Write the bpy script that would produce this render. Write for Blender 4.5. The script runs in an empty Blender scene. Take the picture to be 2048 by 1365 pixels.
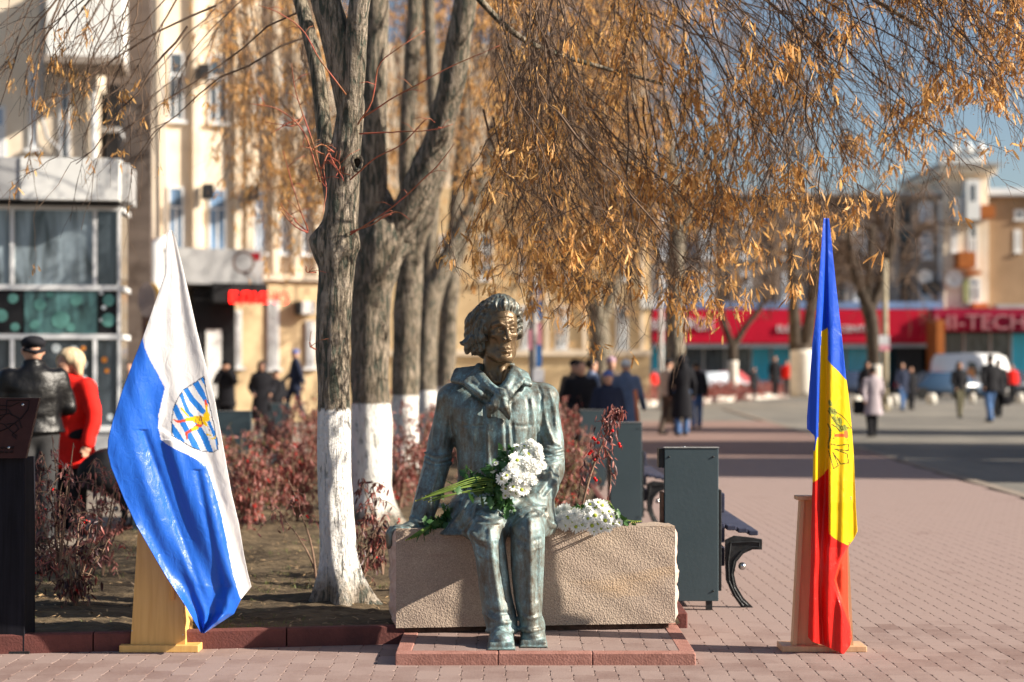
import bpy, bmesh, math, random
import numpy as np
from mathutils import Vector, Matrix, Euler

random.seed(7); RNG = np.random.default_rng(7)
scene = bpy.context.scene
# ------------------------------------------------------------------ camera, sky, sun, exposure
F, CX, HZ, CH = 3200.0, 1024.0, 745.0, 1.40        # focal length and horizon in photo pixels, camera height in metres
cam_data = bpy.data.cameras.new('camera'); cam = bpy.data.objects.new('camera', cam_data)
scene.collection.objects.link(cam); scene.camera = cam
cam.location = (0, 0, CH); cam.rotation_euler = (math.radians(90), 0, 0)
cam_data.sensor_width = 36; cam_data.lens = 36 * F / 2048; cam_data.shift_y = (HZ - 682.5) / 2048
cam_data.clip_start = 0.1; cam_data.clip_end = 2000
cam_data.dof.use_dof = True; cam_data.dof.focus_distance = 8.25; cam_data.dof.aperture_fstop = 1.5

SUN_EL = math.radians(27); SUN_DX, SUN_DY = 0.983, -0.185     # towards the sun, seen from above
world = bpy.data.worlds.new('World'); scene.world = world; world.use_nodes = True
wn = world.node_tree; bg = wn.nodes['Background']
sky = wn.nodes.new('ShaderNodeTexSky'); sky.sky_type = 'NISHITA'; sky.sun_disc = False
sky.sun_elevation = SUN_EL; sky.sun_rotation = math.atan2(SUN_DX, SUN_DY)
sky.air_density = 1.0; sky.dust_density = 1.5; sky.ozone_density = 1.6
wn.links.new(sky.outputs[0], bg.inputs[0]); bg.inputs[1].default_value = 0.055
sun_data = bpy.data.lights.new('sun', 'SUN'); sun_data.energy = 5.0; sun_data.angle = math.radians(0.53)
sun_data.color = (1.0, 0.90, 0.76)
sun = bpy.data.objects.new('sun', sun_data); scene.collection.objects.link(sun)
sd = Vector((SUN_DX * math.cos(SUN_EL), SUN_DY * math.cos(SUN_EL), math.sin(SUN_EL)))
sun.rotation_euler = sd.to_track_quat('Z', 'Y').to_euler(); sun.location = (20, -10, 20)
scene.view_settings.view_transform = 'Standard'; scene.view_settings.look = 'None'
scene.view_settings.exposure = 1.24; scene.view_settings.gamma = 1; scene.view_settings.use_curve_mapping = False
scene.render.engine = 'CYCLES'
try:
    scene.cycles.use_denoising = True; scene.cycles.denoiser = 'OPENIMAGEDENOISE'
    scene.cycles.max_bounces = 6; scene.cycles.transparent_max_bounces = 12
    scene.cycles.sample_clamp_indirect = 6
except Exception: pass

# ------------------------------------------------------------------ helpers
COL = scene.collection
def wx(px, Y): return (px - CX) * Y / F
def wz(py, Y): return CH - (py - HZ) * Y / F
def P(px, py, Y): return np.array((wx(px, Y), Y, wz(py, Y)))
def GY(py, z=0.0): return F * (CH - z) / (py - HZ)

def tag(o, label=None, cat=None, group=None, kind=None):
    if label: o['label'] = label
    if cat: o['category'] = cat
    if group: o['group'] = group
    if kind: o['kind'] = kind
    return o
def empty(name, loc, label, cat, group=None, rz=0.0):
    o = bpy.data.objects.new(name, None); COL.objects.link(o); o.location = loc; o.rotation_euler.z = rz
    o.empty_display_size = 0.1
    tag(o, label, cat, group); return o
def mesh_np(name, verts, faces, mat=None, parent=None, smooth=False, loc=None, cols=None, matidx=None):
    """verts (N,3); faces: list of tuples, or (M,k) int array, or list of such arrays"""
    me = bpy.data.meshes.new(name)
    verts = np.asarray(verts, dtype=np.float32)
    if isinstance(faces, np.ndarray): faces = [faces]
    if len(faces) and isinstance(faces[0], np.ndarray):
        tot = np.concatenate([f.ravel() for f in faces]); cnt = np.concatenate([np.full(len(f), f.shape[1]) for f in faces])
        me.vertices.add(len(verts)); me.vertices.foreach_set('co', verts.ravel())
        me.loops.add(len(tot)); me.loops.foreach_set('vertex_index', tot.astype(np.int32))
        me.polygons.add(len(cnt)); st = np.concatenate([[0], np.cumsum(cnt)[:-1]])
        me.polygons.foreach_set('loop_start', st.astype(np.int32)); me.polygons.foreach_set('loop_total', cnt.astype(np.int32))
        me.update(calc_edges=True); me.validate()
    else:
        me.from_pydata([tuple(map(float, v)) for v in verts], [], [tuple(map(int, f)) for f in faces]); me.update()
    me.polygons.foreach_set('use_smooth', np.full(len(me.polygons), bool(smooth)))
    if mat is not None:
        for m in (mat if isinstance(mat, (list, tuple)) else [mat]): me.materials.append(m)
    if matidx is not None: me.polygons.foreach_set('material_index', np.asarray(matidx, dtype=np.int32))
    if cols is not None:
        a = me.color_attributes.new('Col', 'FLOAT_COLOR', 'POINT')
        c = np.ones((len(verts), 4), dtype=np.float32); c[:, :cols.shape[1]] = cols
        a.data.foreach_set('color', c.ravel())
    o = bpy.data.objects.new(name, me); COL.objects.link(o)
    if loc is not None: o.location = loc
    if parent is not None: o.parent = parent
    return o
def local(parent_loc, v):
    return np.asarray(v, dtype=float) - np.asarray(parent_loc, dtype=float)

class MB:
    """collects simple solids into one mesh"""
    def __init__(s): s.v = []; s.f = []; s.n = 0
    def add(s, v, f):
        v = np.asarray(v, float); s.v.append(v)
        for q in f: s.f.append(tuple(int(i) + s.n for i in q))
        s.n += len(v); return s
    def box(s, x0, x1, y0, y1, z0, z1, bev=0.0, R=None, c=None):
        if bev <= 0:
            v = [(x, y, z) for x in (x0, x1) for y in (y0, y1) for z in (z0, z1)]
            f = [(0, 1, 3, 2), (4, 6, 7, 5), (0, 4, 5, 1), (2, 3, 7, 6), (0, 2, 6, 4), (1, 5, 7, 3)]
        else:
            b = bev; v = []; 
            for z, i in ((z0, b), (z0 + b, 0), (z1 - b, 0), (z1, b)):
                a0, a1, c0, c1 = x0 + i, x1 - i, y0 + i, y1 - i
                e = b
                v += [(a0 + e, c0, z), (a1 - e, c0, z), (a1, c0 + e, z), (a1, c1 - e, z), (a1 - e, c1, z), (a0 + e, c1, z), (a0, c1 - e, z), (a0, c0 + e, z)]
            f = [tuple(range(7, -1, -1)), tuple(range(24, 32))]
            for k in range(3):
                for j in range(8):
                    f.append((k * 8 + j, k * 8 + (j + 1) % 8, k * 8 + 8 + (j + 1) % 8, k * 8 + 8 + j))
        v = np.array(v, float)
        if R is not None: v = (v - c) @ np.asarray(R).T + c
        return s.add(v, f)
    def tube(s, pts, rad, n=8, caps=True):
        v, f = tube(pts, rad, n, caps); return s.add(v, f)
    def prism(s, poly, y0, y1):
        """outline [(x,z)] extruded along y"""
        m = len(poly); v = [(x, y0, z) for x, z in poly] + [(x, y1, z) for x, z in poly]
        f = [tuple(range(m)), tuple(range(2 * m - 1, m - 1, -1))] + [(i, m + i, m + (i + 1) % m, (i + 1) % m) for i in range(m)]
        return s.add(v, f)
    def lathe(s, c, prof, n=16):
        v = []; f = []
        for r, z in prof:
            for k in range(n):
                a = 2 * math.pi * k / n; v.append((c[0] + r * math.cos(a), c[1] + r * math.sin(a), c[2] + z))
        for i in range(len(prof) - 1):
            for k in range(n): f.append((i * n + k, i * n + (k + 1) % n, (i + 1) * n + (k + 1) % n, (i + 1) * n + k))
        f.append(tuple(range(n - 1, -1, -1))); f.append(tuple(range((len(prof) - 1) * n, len(prof) * n)))
        return s.add(v, f)
    def ball(s, c, r, n=10):
        r = np.broadcast_to(r, 3); m = n // 2
        v = []; f = []
        for i in range(m + 1):
            t = math.pi * i / m
            for k in range(n):
                a = 2 * math.pi * k / n; v.append((c[0] + r[0] * math.sin(t) * math.cos(a), c[1] + r[1] * math.sin(t) * math.sin(a), c[2] - r[2] * math.cos(t)))
        for i in range(m):
            for k in range(n): f.append((i * n + k, i * n + (k + 1) % n, (i + 1) * n + (k + 1) % n, (i + 1) * n + k))
        return s.add(v, f)
    def build(s, name, mat, parent=None, smooth=False, off=None):
        v = np.concatenate(s.v)
        if off is not None: v = v - np.asarray(off, float)
        return mesh_np(name, v, s.f, mat, parent, smooth)

def frames(pts):
    pts = np.asarray(pts, float); t = np.gradient(pts, axis=0); t /= np.linalg.norm(t, axis=1)[:, None] + 1e-9
    up = np.array((0, 0, 1.0)); 
    if abs(t[0] @ up) > .9: up = np.array((0, 1.0, 0))
    a = np.cross(up, t[0]); a /= np.linalg.norm(a); A = [a]
    for i in range(1, len(pts)):
        a = A[-1] - t[i] * (A[-1] @ t[i]); a /= np.linalg.norm(a) + 1e-9; A.append(a)
    A = np.array(A); return t, A, np.cross(t, A)
def tube(pts, rad, n=8, caps=True):
    pts = np.asarray(pts, float); m = len(pts); rad = np.broadcast_to(rad, m)
    _, A, B = frames(pts); ang = np.arange(n) * 2 * np.pi / n
    ring = A[:, None] * np.cos(ang)[None, :, None] + B[:, None] * np.sin(ang)[None, :, None]
    v = (pts[:, None] + ring * rad[:, None, None]).reshape(-1, 3)
    i = np.arange(m - 1)[:, None] * n; k = np.arange(n)[None]; k2 = (k + 1) % n
    f = np.stack([i + k, i + k2, i + n + k2, i + n + k], -1).reshape(-1, 4)
    f = [tuple(q) for q in f]
    if caps: f += [tuple(range(n - 1, -1, -1)), tuple(range((m - 1) * n, m * n))]
    return v, f
def tubes_np(paths, rads, n=4):
    """paths (N,m,3), rads (N,m) -> verts, quads; all at once"""
    N, m, _ = paths.shape
    t = np.gradient(paths, axis=1); t /= np.linalg.norm(t, axis=2, keepdims=True) + 1e-9
    up = np.tile(np.array((0.31, 0.22, 0.92)), (N, m, 1))
    A = np.cross(up, t); A /= np.linalg.norm(A, axis=2, keepdims=True) + 1e-9; B = np.cross(t, A)
    ang = np.arange(n) * 2 * np.pi / n
    v = paths[:, :, None] + (A[:, :, None] * np.cos(ang)[:, None] + B[:, :, None] * np.sin(ang)[:, None]) * rads[:, :, None, None]
    base = (np.arange(N) * m * n)[:, None, None]; i = (np.arange(m - 1) * n)[None, :, None]; k = np.arange(n)[None, None]; k2 = (k + 1) % n
    f = np.stack([base + i + k, base + i + k2, base + i + n + k2, base + i + n + k], -1).reshape(-1, 4)
    return v.reshape(-1, 3), f
def spline(pts, n):
    """Catmull-Rom through pts, n samples"""
    p = np.asarray(pts, float); p = np.vstack([2 * p[0] - p[1], p, 2 * p[-1] - p[-2]])
    m = len(p) - 3; u = np.linspace(0, m - 1e-6, n); i = u.astype(int); t = (u - i)[:, None]
    a, b, c, d = p[i], p[i + 1], p[i + 2], p[i + 3]
    return .5 * ((2 * b) + (-a + c) * t + (2 * a - 5 * b + 4 * c - d) * t ** 2 + (-a + 3 * b - 3 * c + d) * t ** 3)

# ------------------------------------------------------------------ materials
def new_mat(name):
    m = bpy.data.materials.new(name); m.use_nodes = True
    return m, m.node_tree, m.node_tree.nodes['Principled BSDF']
def N_(nt, kind, **kw):
    n = nt.nodes.new(kind)
    for k, v in kw.items():
        if k.startswith('i_'):
            key = k[2:]; key = int(key) if key.isdigit() else key
            n.inputs[key].default_value = v
        else: setattr(n, k, v)
    return n
def mat(name, col, rough=0.6, var=0.15, scale=6.0, metal=0.0, bump=0.0, bscale=40.0, col2=None, stretch=(1, 1, 1), spec=0.2, detail=6.0, sheen=0, dist=0.01):
    """colour with low-frequency variation, fine grain and bump"""
    m, nt, b = new_mat(name); L = nt.links.new
    tc = N_(nt, 'ShaderNodeTexCoord'); mp = N_(nt, 'ShaderNodeMapping'); mp.inputs['Scale'].default_value = stretch
    L(tc.outputs['Object'], mp.inputs[0])
    no = N_(nt, 'ShaderNodeTexNoise', i_Scale=scale, i_Detail=detail, i_Roughness=0.65); L(mp.outputs[0], no.inputs['Vector'])
    c2 = col2 if col2 else tuple(c * (1 - var * 2.2) for c in col)
    c1 = tuple(min(1, c * (1 + var * .6)) for c in col)
    rp = N_(nt, 'ShaderNodeValToRGB'); rp.color_ramp.elements[0].position = .32; rp.color_ramp.elements[1].position = .68
    rp.color_ramp.elements[0].color = (*c2, 1); rp.color_ramp.elements[1].color = (*c1, 1)
    L(no.outputs[0], rp.inputs[0]); L(rp.outputs[0], b.inputs['Base Color'])
    b.inputs['Roughness'].default_value = rough; b.inputs['Metallic'].default_value = metal
    b.inputs['Specular IOR Level'].default_value = spec
    if bump > 0:
        n2 = N_(nt, 'ShaderNodeTexNoise', i_Scale=bscale, i_Detail=5.0); L(mp.outputs[0], n2.inputs['Vector'])
        bp = N_(nt, 'ShaderNodeBump', i_Strength=bump, i_Distance=dist); L(n2.outputs[0], bp.inputs['Height']); L(bp.outputs[0], b.inputs['Normal'])
    return m
def mat_emit(name, col, e, base=(0.02, 0.02, 0.02)):
    m, nt, b = new_mat(name); b.inputs['Base Color'].default_value = (*base, 1)
    b.inputs['Emission Color'].default_value = (*col, 1); b.inputs['Emission Strength'].default_value = e
    return m
# ------------------------------------------------------------------ sculpting: a distance field on a grid, meshed by surface nets
class Field:
    def __init__(s, lo, hi, h):
        s.h = h; s.lo = np.array(lo, float); n = np.ceil((np.array(hi) - s.lo) / h).astype(int) + 1
        s.ax = [(s.lo[i] + np.arange(n[i]) * h).astype(np.float32) for i in range(3)]
        s.D = np.full(n, 0.3, dtype=np.float32)
    def put(s, fn, lo, hi, k=0.01, mode='u'):
        sl = []
        for i in range(3):
            a = np.searchsorted(s.ax[i], lo[i] - k - .012); b = np.searchsorted(s.ax[i], hi[i] + k + .012)
            if b <= a: return
            sl.append(slice(a, b))
        X = s.ax[0][sl[0]][:, None, None]; Y = s.ax[1][sl[1]][None, :, None]; Z = s.ax[2][sl[2]][None, None, :]
        d = fn(X, Y, Z); sub = s.D[tuple(sl)]
        if mode == 'u':
            h = np.maximum(k - np.abs(sub - d), 0) / k; s.D[tuple(sl)] = np.minimum(sub, d) - h * h * k * .25
        else:
            d = -d; h = np.maximum(k - np.abs(sub - d), 0) / k; s.D[tuple(sl)] = np.maximum(sub, d) + h * h * k * .25
    def path(s, pts, rad, k=0.01, mode='u'):
        pts = np.asarray(pts, float); rad = np.broadcast_to(rad, len(pts)); R = rad.max() + .01
        def fn(X, Y, Z):
            D = None
            for a, b, ra, rb in zip(pts[:-1], pts[1:], rad[:-1], rad[1:]):
                ab = b - a; L = ab @ ab + 1e-12
                t = np.clip(((X - a[0]) * ab[0] + (Y - a[1]) * ab[1] + (Z - a[2]) * ab[2]) / L, 0, 1)
                d = np.sqrt((X - a[0] - t * ab[0]) ** 2 + (Y - a[1] - t * ab[1]) ** 2 + (Z - a[2] - t * ab[2]) ** 2) - (ra + (rb - ra) * t)
                D = d if D is None else np.minimum(D, d)
            return D
        s.put(fn, pts.min(0) - R, pts.max(0) + R, k, mode)
    def ell(s, c, r, k=0.01, mode='u', R=None):
        c = np.asarray(c, float); r = np.asarray(r, float); M = np.eye(3) if R is None else np.asarray(R)
        def fn(X, Y, Z):
            x, y, z = X - c[0], Y - c[1], Z - c[2]
            u = [M[0, i] * x + M[1, i] * y + M[2, i] * z for i in range(3)]
            k0 = np.sqrt((u[0] / r[0]) ** 2 + (u[1] / r[1]) ** 2 + (u[2] / r[2]) ** 2)
            k1 = np.sqrt((u[0] / r[0] ** 2) ** 2 + (u[1] / r[1] ** 2) ** 2 + (u[2] / r[2] ** 2) ** 2)
            return k0 * (k0 - 1) / (k1 + 1e-6)
        q = r.max() if R is not None else r
        s.put(fn, c - q, c + q, k, mode)
    def box(s, c, half, rnd=.01, k=.01, mode='u', R=None):
        c = np.asarray(c, float); M = np.eye(3) if R is None else np.asarray(R); hf = np.asarray(half, float) - rnd
        def fn(X, Y, Z):
            x, y, z = X - c[0], Y - c[1], Z - c[2]
            q = [np.abs(M[0, i] * x + M[1, i] * y + M[2, i] * z) - hf[i] for i in range(3)]
            return np.sqrt(np.maximum(q[0], 0) ** 2 + np.maximum(q[1], 0) ** 2 + np.maximum(q[2], 0) ** 2) + np.minimum(np.maximum(q[0], np.maximum(q[1], q[2])), 0) - rnd
        q = np.linalg.norm(half) if R is not None else np.asarray(half)
        s.put(fn, c - q, c + q, k, mode)
    def loft(s, rows, k=0.01, mode='u', p=2.0):
        """rows of (z, x0, x1, y0, y1), a superellipse at each height"""
        r = np.array(sorted(rows, key=lambda q: q[0]), float)
        def fn(X, Y, Z):
            z = Z.ravel(); g = [np.interp(z, r[:, 0], r[:, i])[None, None, :] for i in range(1, 5)]
            a = (g[1] - g[0]) / 2; b = (g[3] - g[2]) / 2; xc = (g[0] + g[1]) / 2; yc = (g[2] + g[3]) / 2
            q = (np.abs((X - xc) / a) ** p + np.abs((Y - yc) / b) ** p) ** (1 / p)
            d = (q - 1) * np.minimum(a, b)
            return np.maximum(d, np.abs(Z - (r[0, 0] + r[-1, 0]) / 2) - (r[-1, 0] - r[0, 0]) / 2)
        s.put(fn, (r[:, 1].min(), r[:, 3].min(), r[0, 0]), (r[:, 2].max(), r[:, 4].max(), r[-1, 0]), k, mode)
    def front(s, px, py, y0, y1):
        """depth of the surface first met behind a photo point"""
        Y = np.arange(y0, y1, s.h * .5); X = wx(px, Y); Z = wz(py, Y)
        i = [np.clip(np.round((q - s.lo[j]) / s.h).astype(int), 0, s.D.shape[j] - 1) for j, q in enumerate((X, Y, Z))]
        d = s.D[i[0], i[1], i[2]]; w = np.nonzero(d < 0)[0]
        return float(Y[w[0]]) if len(w) else None
    def stroke(s, pix, r, mode='u', k=.006, off=0.0, y0=7.5, y1=9.2, n=None):
        """a fold (u) or a groove (s) drawn on the surface along photo points; r in photo pixels"""
        q = spline(pix, n or max(4, 5 * len(pix))) if len(pix) > 2 else np.linspace(pix[0], pix[-1], 7)
        Ys = [s.front(a, b, y0, y1) for a, b in q]; ok = [y for y in Ys if y is not None]
        if not ok: return
        med = np.median(ok); last = ok[0]; out = []
        for (a, b), y in zip(q, Ys):
            if y is None or abs(y - med) > .35: y = last
            last = y; out.append(P(a, b, y + off))
        out = np.array(out)
        if len(out) > 4: out[1:-1] = (out[:-2] + out[1:-1] * 2 + out[2:]) / 4
        rr = np.interp(np.linspace(0, 1, len(out)), np.linspace(0, 1, len(np.atleast_1d(r))), np.atleast_1d(r)) * med / F
        s.path(out, rr, k, mode)
    def dome(s, px, py, rx, rz, ry, mode='u', k=.01, off=0.0, y0=7.5, y1=9.2, Y=None):
        Y = Y or s.front(px, py, y0, y1)
        if Y is None: return
        q = Y / F; s.ell(P(px, py, Y + off), (rx * q, ry, rz * q), k, mode)
    def mesh(s):
        D = s.D; n = np.array(D.shape); S = D < 0
        cnt = np.zeros(n - 1, dtype=np.int8)
        for i in (0, 1):
            for j in (0, 1):
                for k in (0, 1): cnt += S[i:n[0] - 1 + i, j:n[1] - 1 + j, k:n[2] - 1 + k]
        act = (cnt > 0) & (cnt < 8); idx = np.full(n - 1, -1, dtype=np.int64); c = np.argwhere(act); idx[act] = np.arange(len(c))
        acc = np.zeros((len(c), 3)); w = np.zeros(len(c))
        cor = {(i, j, k): D[c[:, 0] + i, c[:, 1] + j, c[:, 2] + k].astype(float) for i in (0, 1) for j in (0, 1) for k in (0, 1)}
        for a in cor:
            for ax in range(3):
                if a[ax] == 0:
                    b = list(a); b[ax] = 1; b = tuple(b); da, db = cor[a], cor[b]; m = (da < 0) != (db < 0)
                    t = np.where(m, da / np.where(m, da - db, 1), 0); p = np.zeros((len(c), 3)) + a; p[:, ax] += t
                    acc += p * m[:, None]; w += m
        v = (c + acc / w[:, None]) * s.h + s.lo
        fs = []
        for ax in range(3):
            o1, o2 = [(1, 2), (2, 0), (0, 1)][ax]
            sl = [slice(1, n[i] - 1) for i in range(3)]; sl[ax] = slice(0, n[ax] - 1)
            A = S[tuple(sl)]; sl2 = list(sl); sl2[ax] = slice(1, n[ax]); B = S[tuple(sl2)]
            e = np.argwhere(A != B); base = e.copy()
            for i in range(3):
                if i != ax: base[:, i] += 1
            flip = A[tuple(e.T)]
            def g(d1, d2):
                q = base.copy(); q[:, o1] -= d1; q[:, o2] -= d2; return idx[q[:, 0], q[:, 1], q[:, 2]]
            f = np.stack([g(1, 1), g(0, 1), g(0, 0), g(1, 0)], 1); f[~flip] = f[~flip][:, ::-1]; fs.append(f)
        f = np.concatenate(fs); f = f[(f >= 0).all(1)]
        return v, f
    def build(s, name, mt, parent=None, off=(0, 0, 0), smooth_it=1):
        v, f = s.mesh()
        for _ in range(smooth_it):          # light Laplacian pass takes the grid out of the surface
            acc = np.zeros_like(v); w = np.zeros(len(v))
            for a, b in ((0, 1), (1, 2), (2, 3), (3, 0)):
                np.add.at(acc, f[:, a], v[f[:, b]]); np.add.at(acc, f[:, b], v[f[:, a]]); np.add.at(w, f[:, a], 1); np.add.at(w, f[:, b], 1)
            v = v * .5 + .5 * acc / np.maximum(w, 1)[:, None]
        return mesh_np(name, v - np.asarray(off), f, mt, parent, True)
# ------------------------------------------------------------------ bronze
def bronze(name, patina=0.6, shine=0.35, metal=0.35, cols=((0.085, 0.070, 0.050), (0.125, 0.145, 0.135), (0.155, 0.235, 0.245), (0.33, 0.49, 0.49))):
    m, nt, b = new_mat(name); L = nt.links.new
    tc = N_(nt, 'ShaderNodeTexCoord'); geo = N_(nt, 'ShaderNodeNewGeometry')
    n1 = N_(nt, 'ShaderNodeTexNoise', i_Scale=9.0, i_Detail=8.0, i_Roughness=0.7); L(tc.outputs['Object'], n1.inputs['Vector'])
    mp = N_(nt, 'ShaderNodeMapping'); mp.inputs['Scale'].default_value = (3, 3, 1.0); L(tc.outputs['Object'], mp.inputs[0])
    n2 = N_(nt, 'ShaderNodeTexNoise', i_Scale=11.0, i_Detail=9.0, i_Roughness=0.78); L(mp.outputs[0], n2.inputs['Vector'])
    n3 = N_(nt, 'ShaderNodeTexNoise', i_Scale=85.0, i_Detail=4.0, i_Roughness=0.7); L(tc.outputs['Object'], n3.inputs['Vector'])
    a = N_(nt, 'ShaderNodeMath', operation='ADD'); L(n1.outputs[0], a.inputs[0]); L(n2.outputs[0], a.inputs[1])
    a2 = N_(nt, 'ShaderNodeMath', operation='MULTIPLY_ADD', i_1=0.35); L(n3.outputs[0], a2.inputs[0]); L(a.outputs[0], a2.inputs[2])
    pt = N_(nt, 'ShaderNodeMath', operation='MULTIPLY_ADD', i_1=-1.6, i_2=0.8); L(geo.outputs['Pointiness'], pt.inputs[0])
    s = N_(nt, 'ShaderNodeMath', operation='ADD'); L(a2.outputs[0], s.inputs[0]); L(pt.outputs[0], s.inputs[1])
    rp = N_(nt, 'ShaderNodeMapRange', i_1=1.38 - patina * .62, i_2=1.88 - patina * .62); L(s.outputs[0], rp.inputs[0])
    cr = N_(nt, 'ShaderNodeValToRGB'); e = cr.color_ramp.elements
    e[0].position = 0; e[0].color = (*cols[0], 1); e[1].position = 1; e[1].color = (*cols[3], 1)
    k = cr.color_ramp.elements.new(.4); k.color = (*cols[1], 1); k = cr.color_ramp.elements.new(.72); k.color = (*cols[2], 1)
    L(rp.outputs[0], cr.inputs[0]); L(cr.outputs[0], b.inputs['Base Color'])
    me = N_(nt, 'ShaderNodeMapRange', i_3=metal, i_4=0.0); L(rp.outputs[0], me.inputs[0]); L(me.outputs[0], b.inputs['Metallic'])
    ro = N_(nt, 'ShaderNodeMapRange', i_3=shine, i_4=0.62); L(rp.outputs[0], ro.inputs[0]); L(ro.outputs[0], b.inputs['Roughness'])
    bp = N_(nt, 'ShaderNodeBump', i_Strength=0.5, i_Distance=0.006); L(a2.outputs[0], bp.inputs['Height']); L(bp.outputs[0], b.inputs['Normal'])
    return m
M_BRONZE = bronze('patinated_bronze', 0.70, 0.34)
M_FACE = bronze('polished_bronze', 0.22, 0.30, .4, ((0.135, 0.088, 0.046), (0.165, 0.118, 0.072), (0.19, 0.19, 0.155), (0.33, 0.42, 0.38)))
M_HAIR = bronze('hair_bronze', 0.42, 0.30, .35)

ST = np.array((wx(1000, 8.2), 8.2, 0.058))      # the statue stands (sits) here
statue = empty('statue', ST, 'green bronze statue of a long-haired young man in a coat, seated on granite', 'statue')

def make_body():
    fd = Field((-.66, 7.70, .045), (.34, 8.82, 1.45), .0062)
    def rows(lst, Y): return [(wz(py, Y), wx(a, Y), wx(b, Y), y0, y1) for py, a, b, y0, y1 in lst]
    # trunk
    fd.loft(rows([(757, 940, 1050, 8.45, 8.60), (768, 912, 1080, 8.41, 8.64), (785, 893, 1098, 8.37, 8.67), (815, 893, 1092, 8.33, 8.69), (850, 903, 1084, 8.31, 8.70),
                  (900, 913, 1074, 8.31, 8.70), (950, 916, 1070, 8.30, 8.70), (1000, 910, 1084, 8.26, 8.72), (1040, 896, 1100, 8.26, 8.72), (1066, 886, 1108, 8.25, 8.72)], 8.5), .02, p=2.5)
    # shoulders
    fd.ell(P(905, 796, 8.52), (.072, .095, .075), .05); fd.ell(P(1090, 796, 8.50), (.072, .095, .075), .05)
    # arm on the left of the photo, resting on the block
    fd.path([P(900, 800, 8.50), P(888, 850, 8.52), P(882, 880, 8.52), P(876, 920, 8.50), P(864, 964, 8.46), P(852, 1008, 8.41), P(843, 1036, 8.38)], [.066, .062, .068, .072, .070, .067, .062], .03)
    hl = P(838, 1052, 8.36)
    fd.path([hl, P(820, 1056, 8.33)], [.050, .036], .02)
    fd.box(P(805, 1058, 8.31), (.050, .055, .019), .018, .02)
    for dy, b in ((-.045, 0), (-.015, 4), (.016, 5), (.046, 1)):
        y = 8.31 + dy; fd.path([P(800, 1058, y), P(788 - b, 1058, y), P(781 - b, 1068, y - .004), P(780 - b * .5, 1090 + b, y - .006)], [.017, .0165, .015, .012], .006)
    fd.path([P(818, 1060, 8.27), P(806, 1064, 8.24), P(796, 1068, 8.235)], [.018, .016, .012], .008)
    # arm on the right, hand in the lap
    fd.path([P(1090, 800, 8.49), P(1098, 843, 8.50), P(1102, 880, 8.48), P(1104, 920, 8.44), P(1100, 945, 8.38)], [.062, .062, .068, .068, .068], .03)
    fd.path([P(1100, 940, 8.40), P(1090, 972, 8.28), P(1070, 998, 8.17)], [.068, .074, .070], .03)
    fd.path([P(1066, 1000, 8.16), P(1050, 1010, 8.10)], [.058, .042], .015)
    fd.box(P(1036, 1015, 8.07), (.040, .045, .022), .02, .02)
    for i, (a, c) in enumerate(((1030, 1004), (1026, 1010), (1024, 1017), (1024, 1024))):
        fd.path([P(a + 8, c + 3, 8.06), P(a - 8, c + 4, 8.03), P(a - 18, c + 10, 8.03), P(a - 23 + i, c + 17, 8.05)], [.0165, .0155, .014, .011], .006)
    fd.path([P(1040, 1004, 8.08), P(1026, 997, 8.04), P(1014, 1000, 8.02)], [.018, .015, .012], .008)
    # thighs
    fd.path([P(955, 1030, 8.48), P(968, 1042, 8.2), P(982, 1058, 8.02)], [.125, .115, .092], .04)
    fd.path([P(1062, 1030, 8.48), P(1060, 1040, 8.2), P(1058, 1052, 8.02)], [.12, .11, .088], .04)
    # trouser legs
    Y = 7.96
    fd.loft(rows([(1046, 950, 1008, 7.90, 8.10), (1068, 932, 1008, 7.87, 8.12), (1090, 944, 1011, 7.865, 8.10), (1121, 951, 1015, 7.87, 8.08), (1160, 956, 1019, 7.875, 8.07), (1189, 959, 1023, 7.87, 8.07),
                  (1225, 965, 1031, 7.855, 8.08), (1250, 971, 1035, 7.845, 8.10), (1264, 974, 1036, 7.84, 8.11)], Y), .02, p=2.2)
    fd.loft(rows([(1032, 1036, 1085, 7.91, 8.10), (1055, 1021, 1090, 7.87, 8.12), (1085, 1021, 1090, 7.86, 8.10), (1121, 1021, 1089, 7.87, 8.08), (1160, 1024, 1087, 7.875, 8.07), (1189, 1027, 1086, 7.87, 8.07),
                  (1225, 1034, 1084, 7.86, 8.08), (1248, 1039, 1084, 7.855, 8.10), (1260, 1038, 1086, 7.85, 8.11)], Y), .012, p=2.2)
    # coat skirts spread over the block
    fd.loft(rows([(1000, 902, 940, 8.28, 8.6), (1030, 893, 945, 8.24, 8.62), (1050, 884, 950, 8.21, 8.64), (1064, 870, 952, 8.19, 8.66)], 8.4), .03, p=2.6)
    fd.loft(rows([(995, 1062, 1108, 8.16, 8.6), (1025, 1064, 1112, 8.13, 8.64), (1045, 1066, 1115, 8.12, 8.66), (1066, 1068, 1112, 8.14, 8.66)], 8.3), .03, p=2.4)
    # collar and lapels, each a folded sheet
    def sheet(a, b, c, d, r=.013, k=.012, n=7):
        for u in np.linspace(0, 1, n): fd.path([a + (d - a) * u, b + (c - b) * u], r, k)
    sheet(P(957, 736, 8.44), P(914, 741, 8.46), P(906, 762, 8.42), P(955, 772, 8.33), .014)
    sheet(P(955, 740, 8.40), P(930, 766, 8.36), P(962, 792, 8.30), P(978, 772, 8.32), .015)
    sheet(P(1024, 734, 8.44), P(1052, 748, 8.44), P(1060, 770, 8.37), P(1040, 764, 8.36), .014)
    sheet(P(1026, 736, 8.40), P(1046, 760, 8.34), P(1012, 800, 8.27), P(1000, 782, 8.30), .014)
    fd.path([P(958, 735, 8.47), P(985, 742, 8.57), P(1022, 733, 8.48)], .024, .012)
    # the V of the neck
    fd.ell(P(996, 752, 8.36), (.040, .05, .045), .012, 's')
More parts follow.
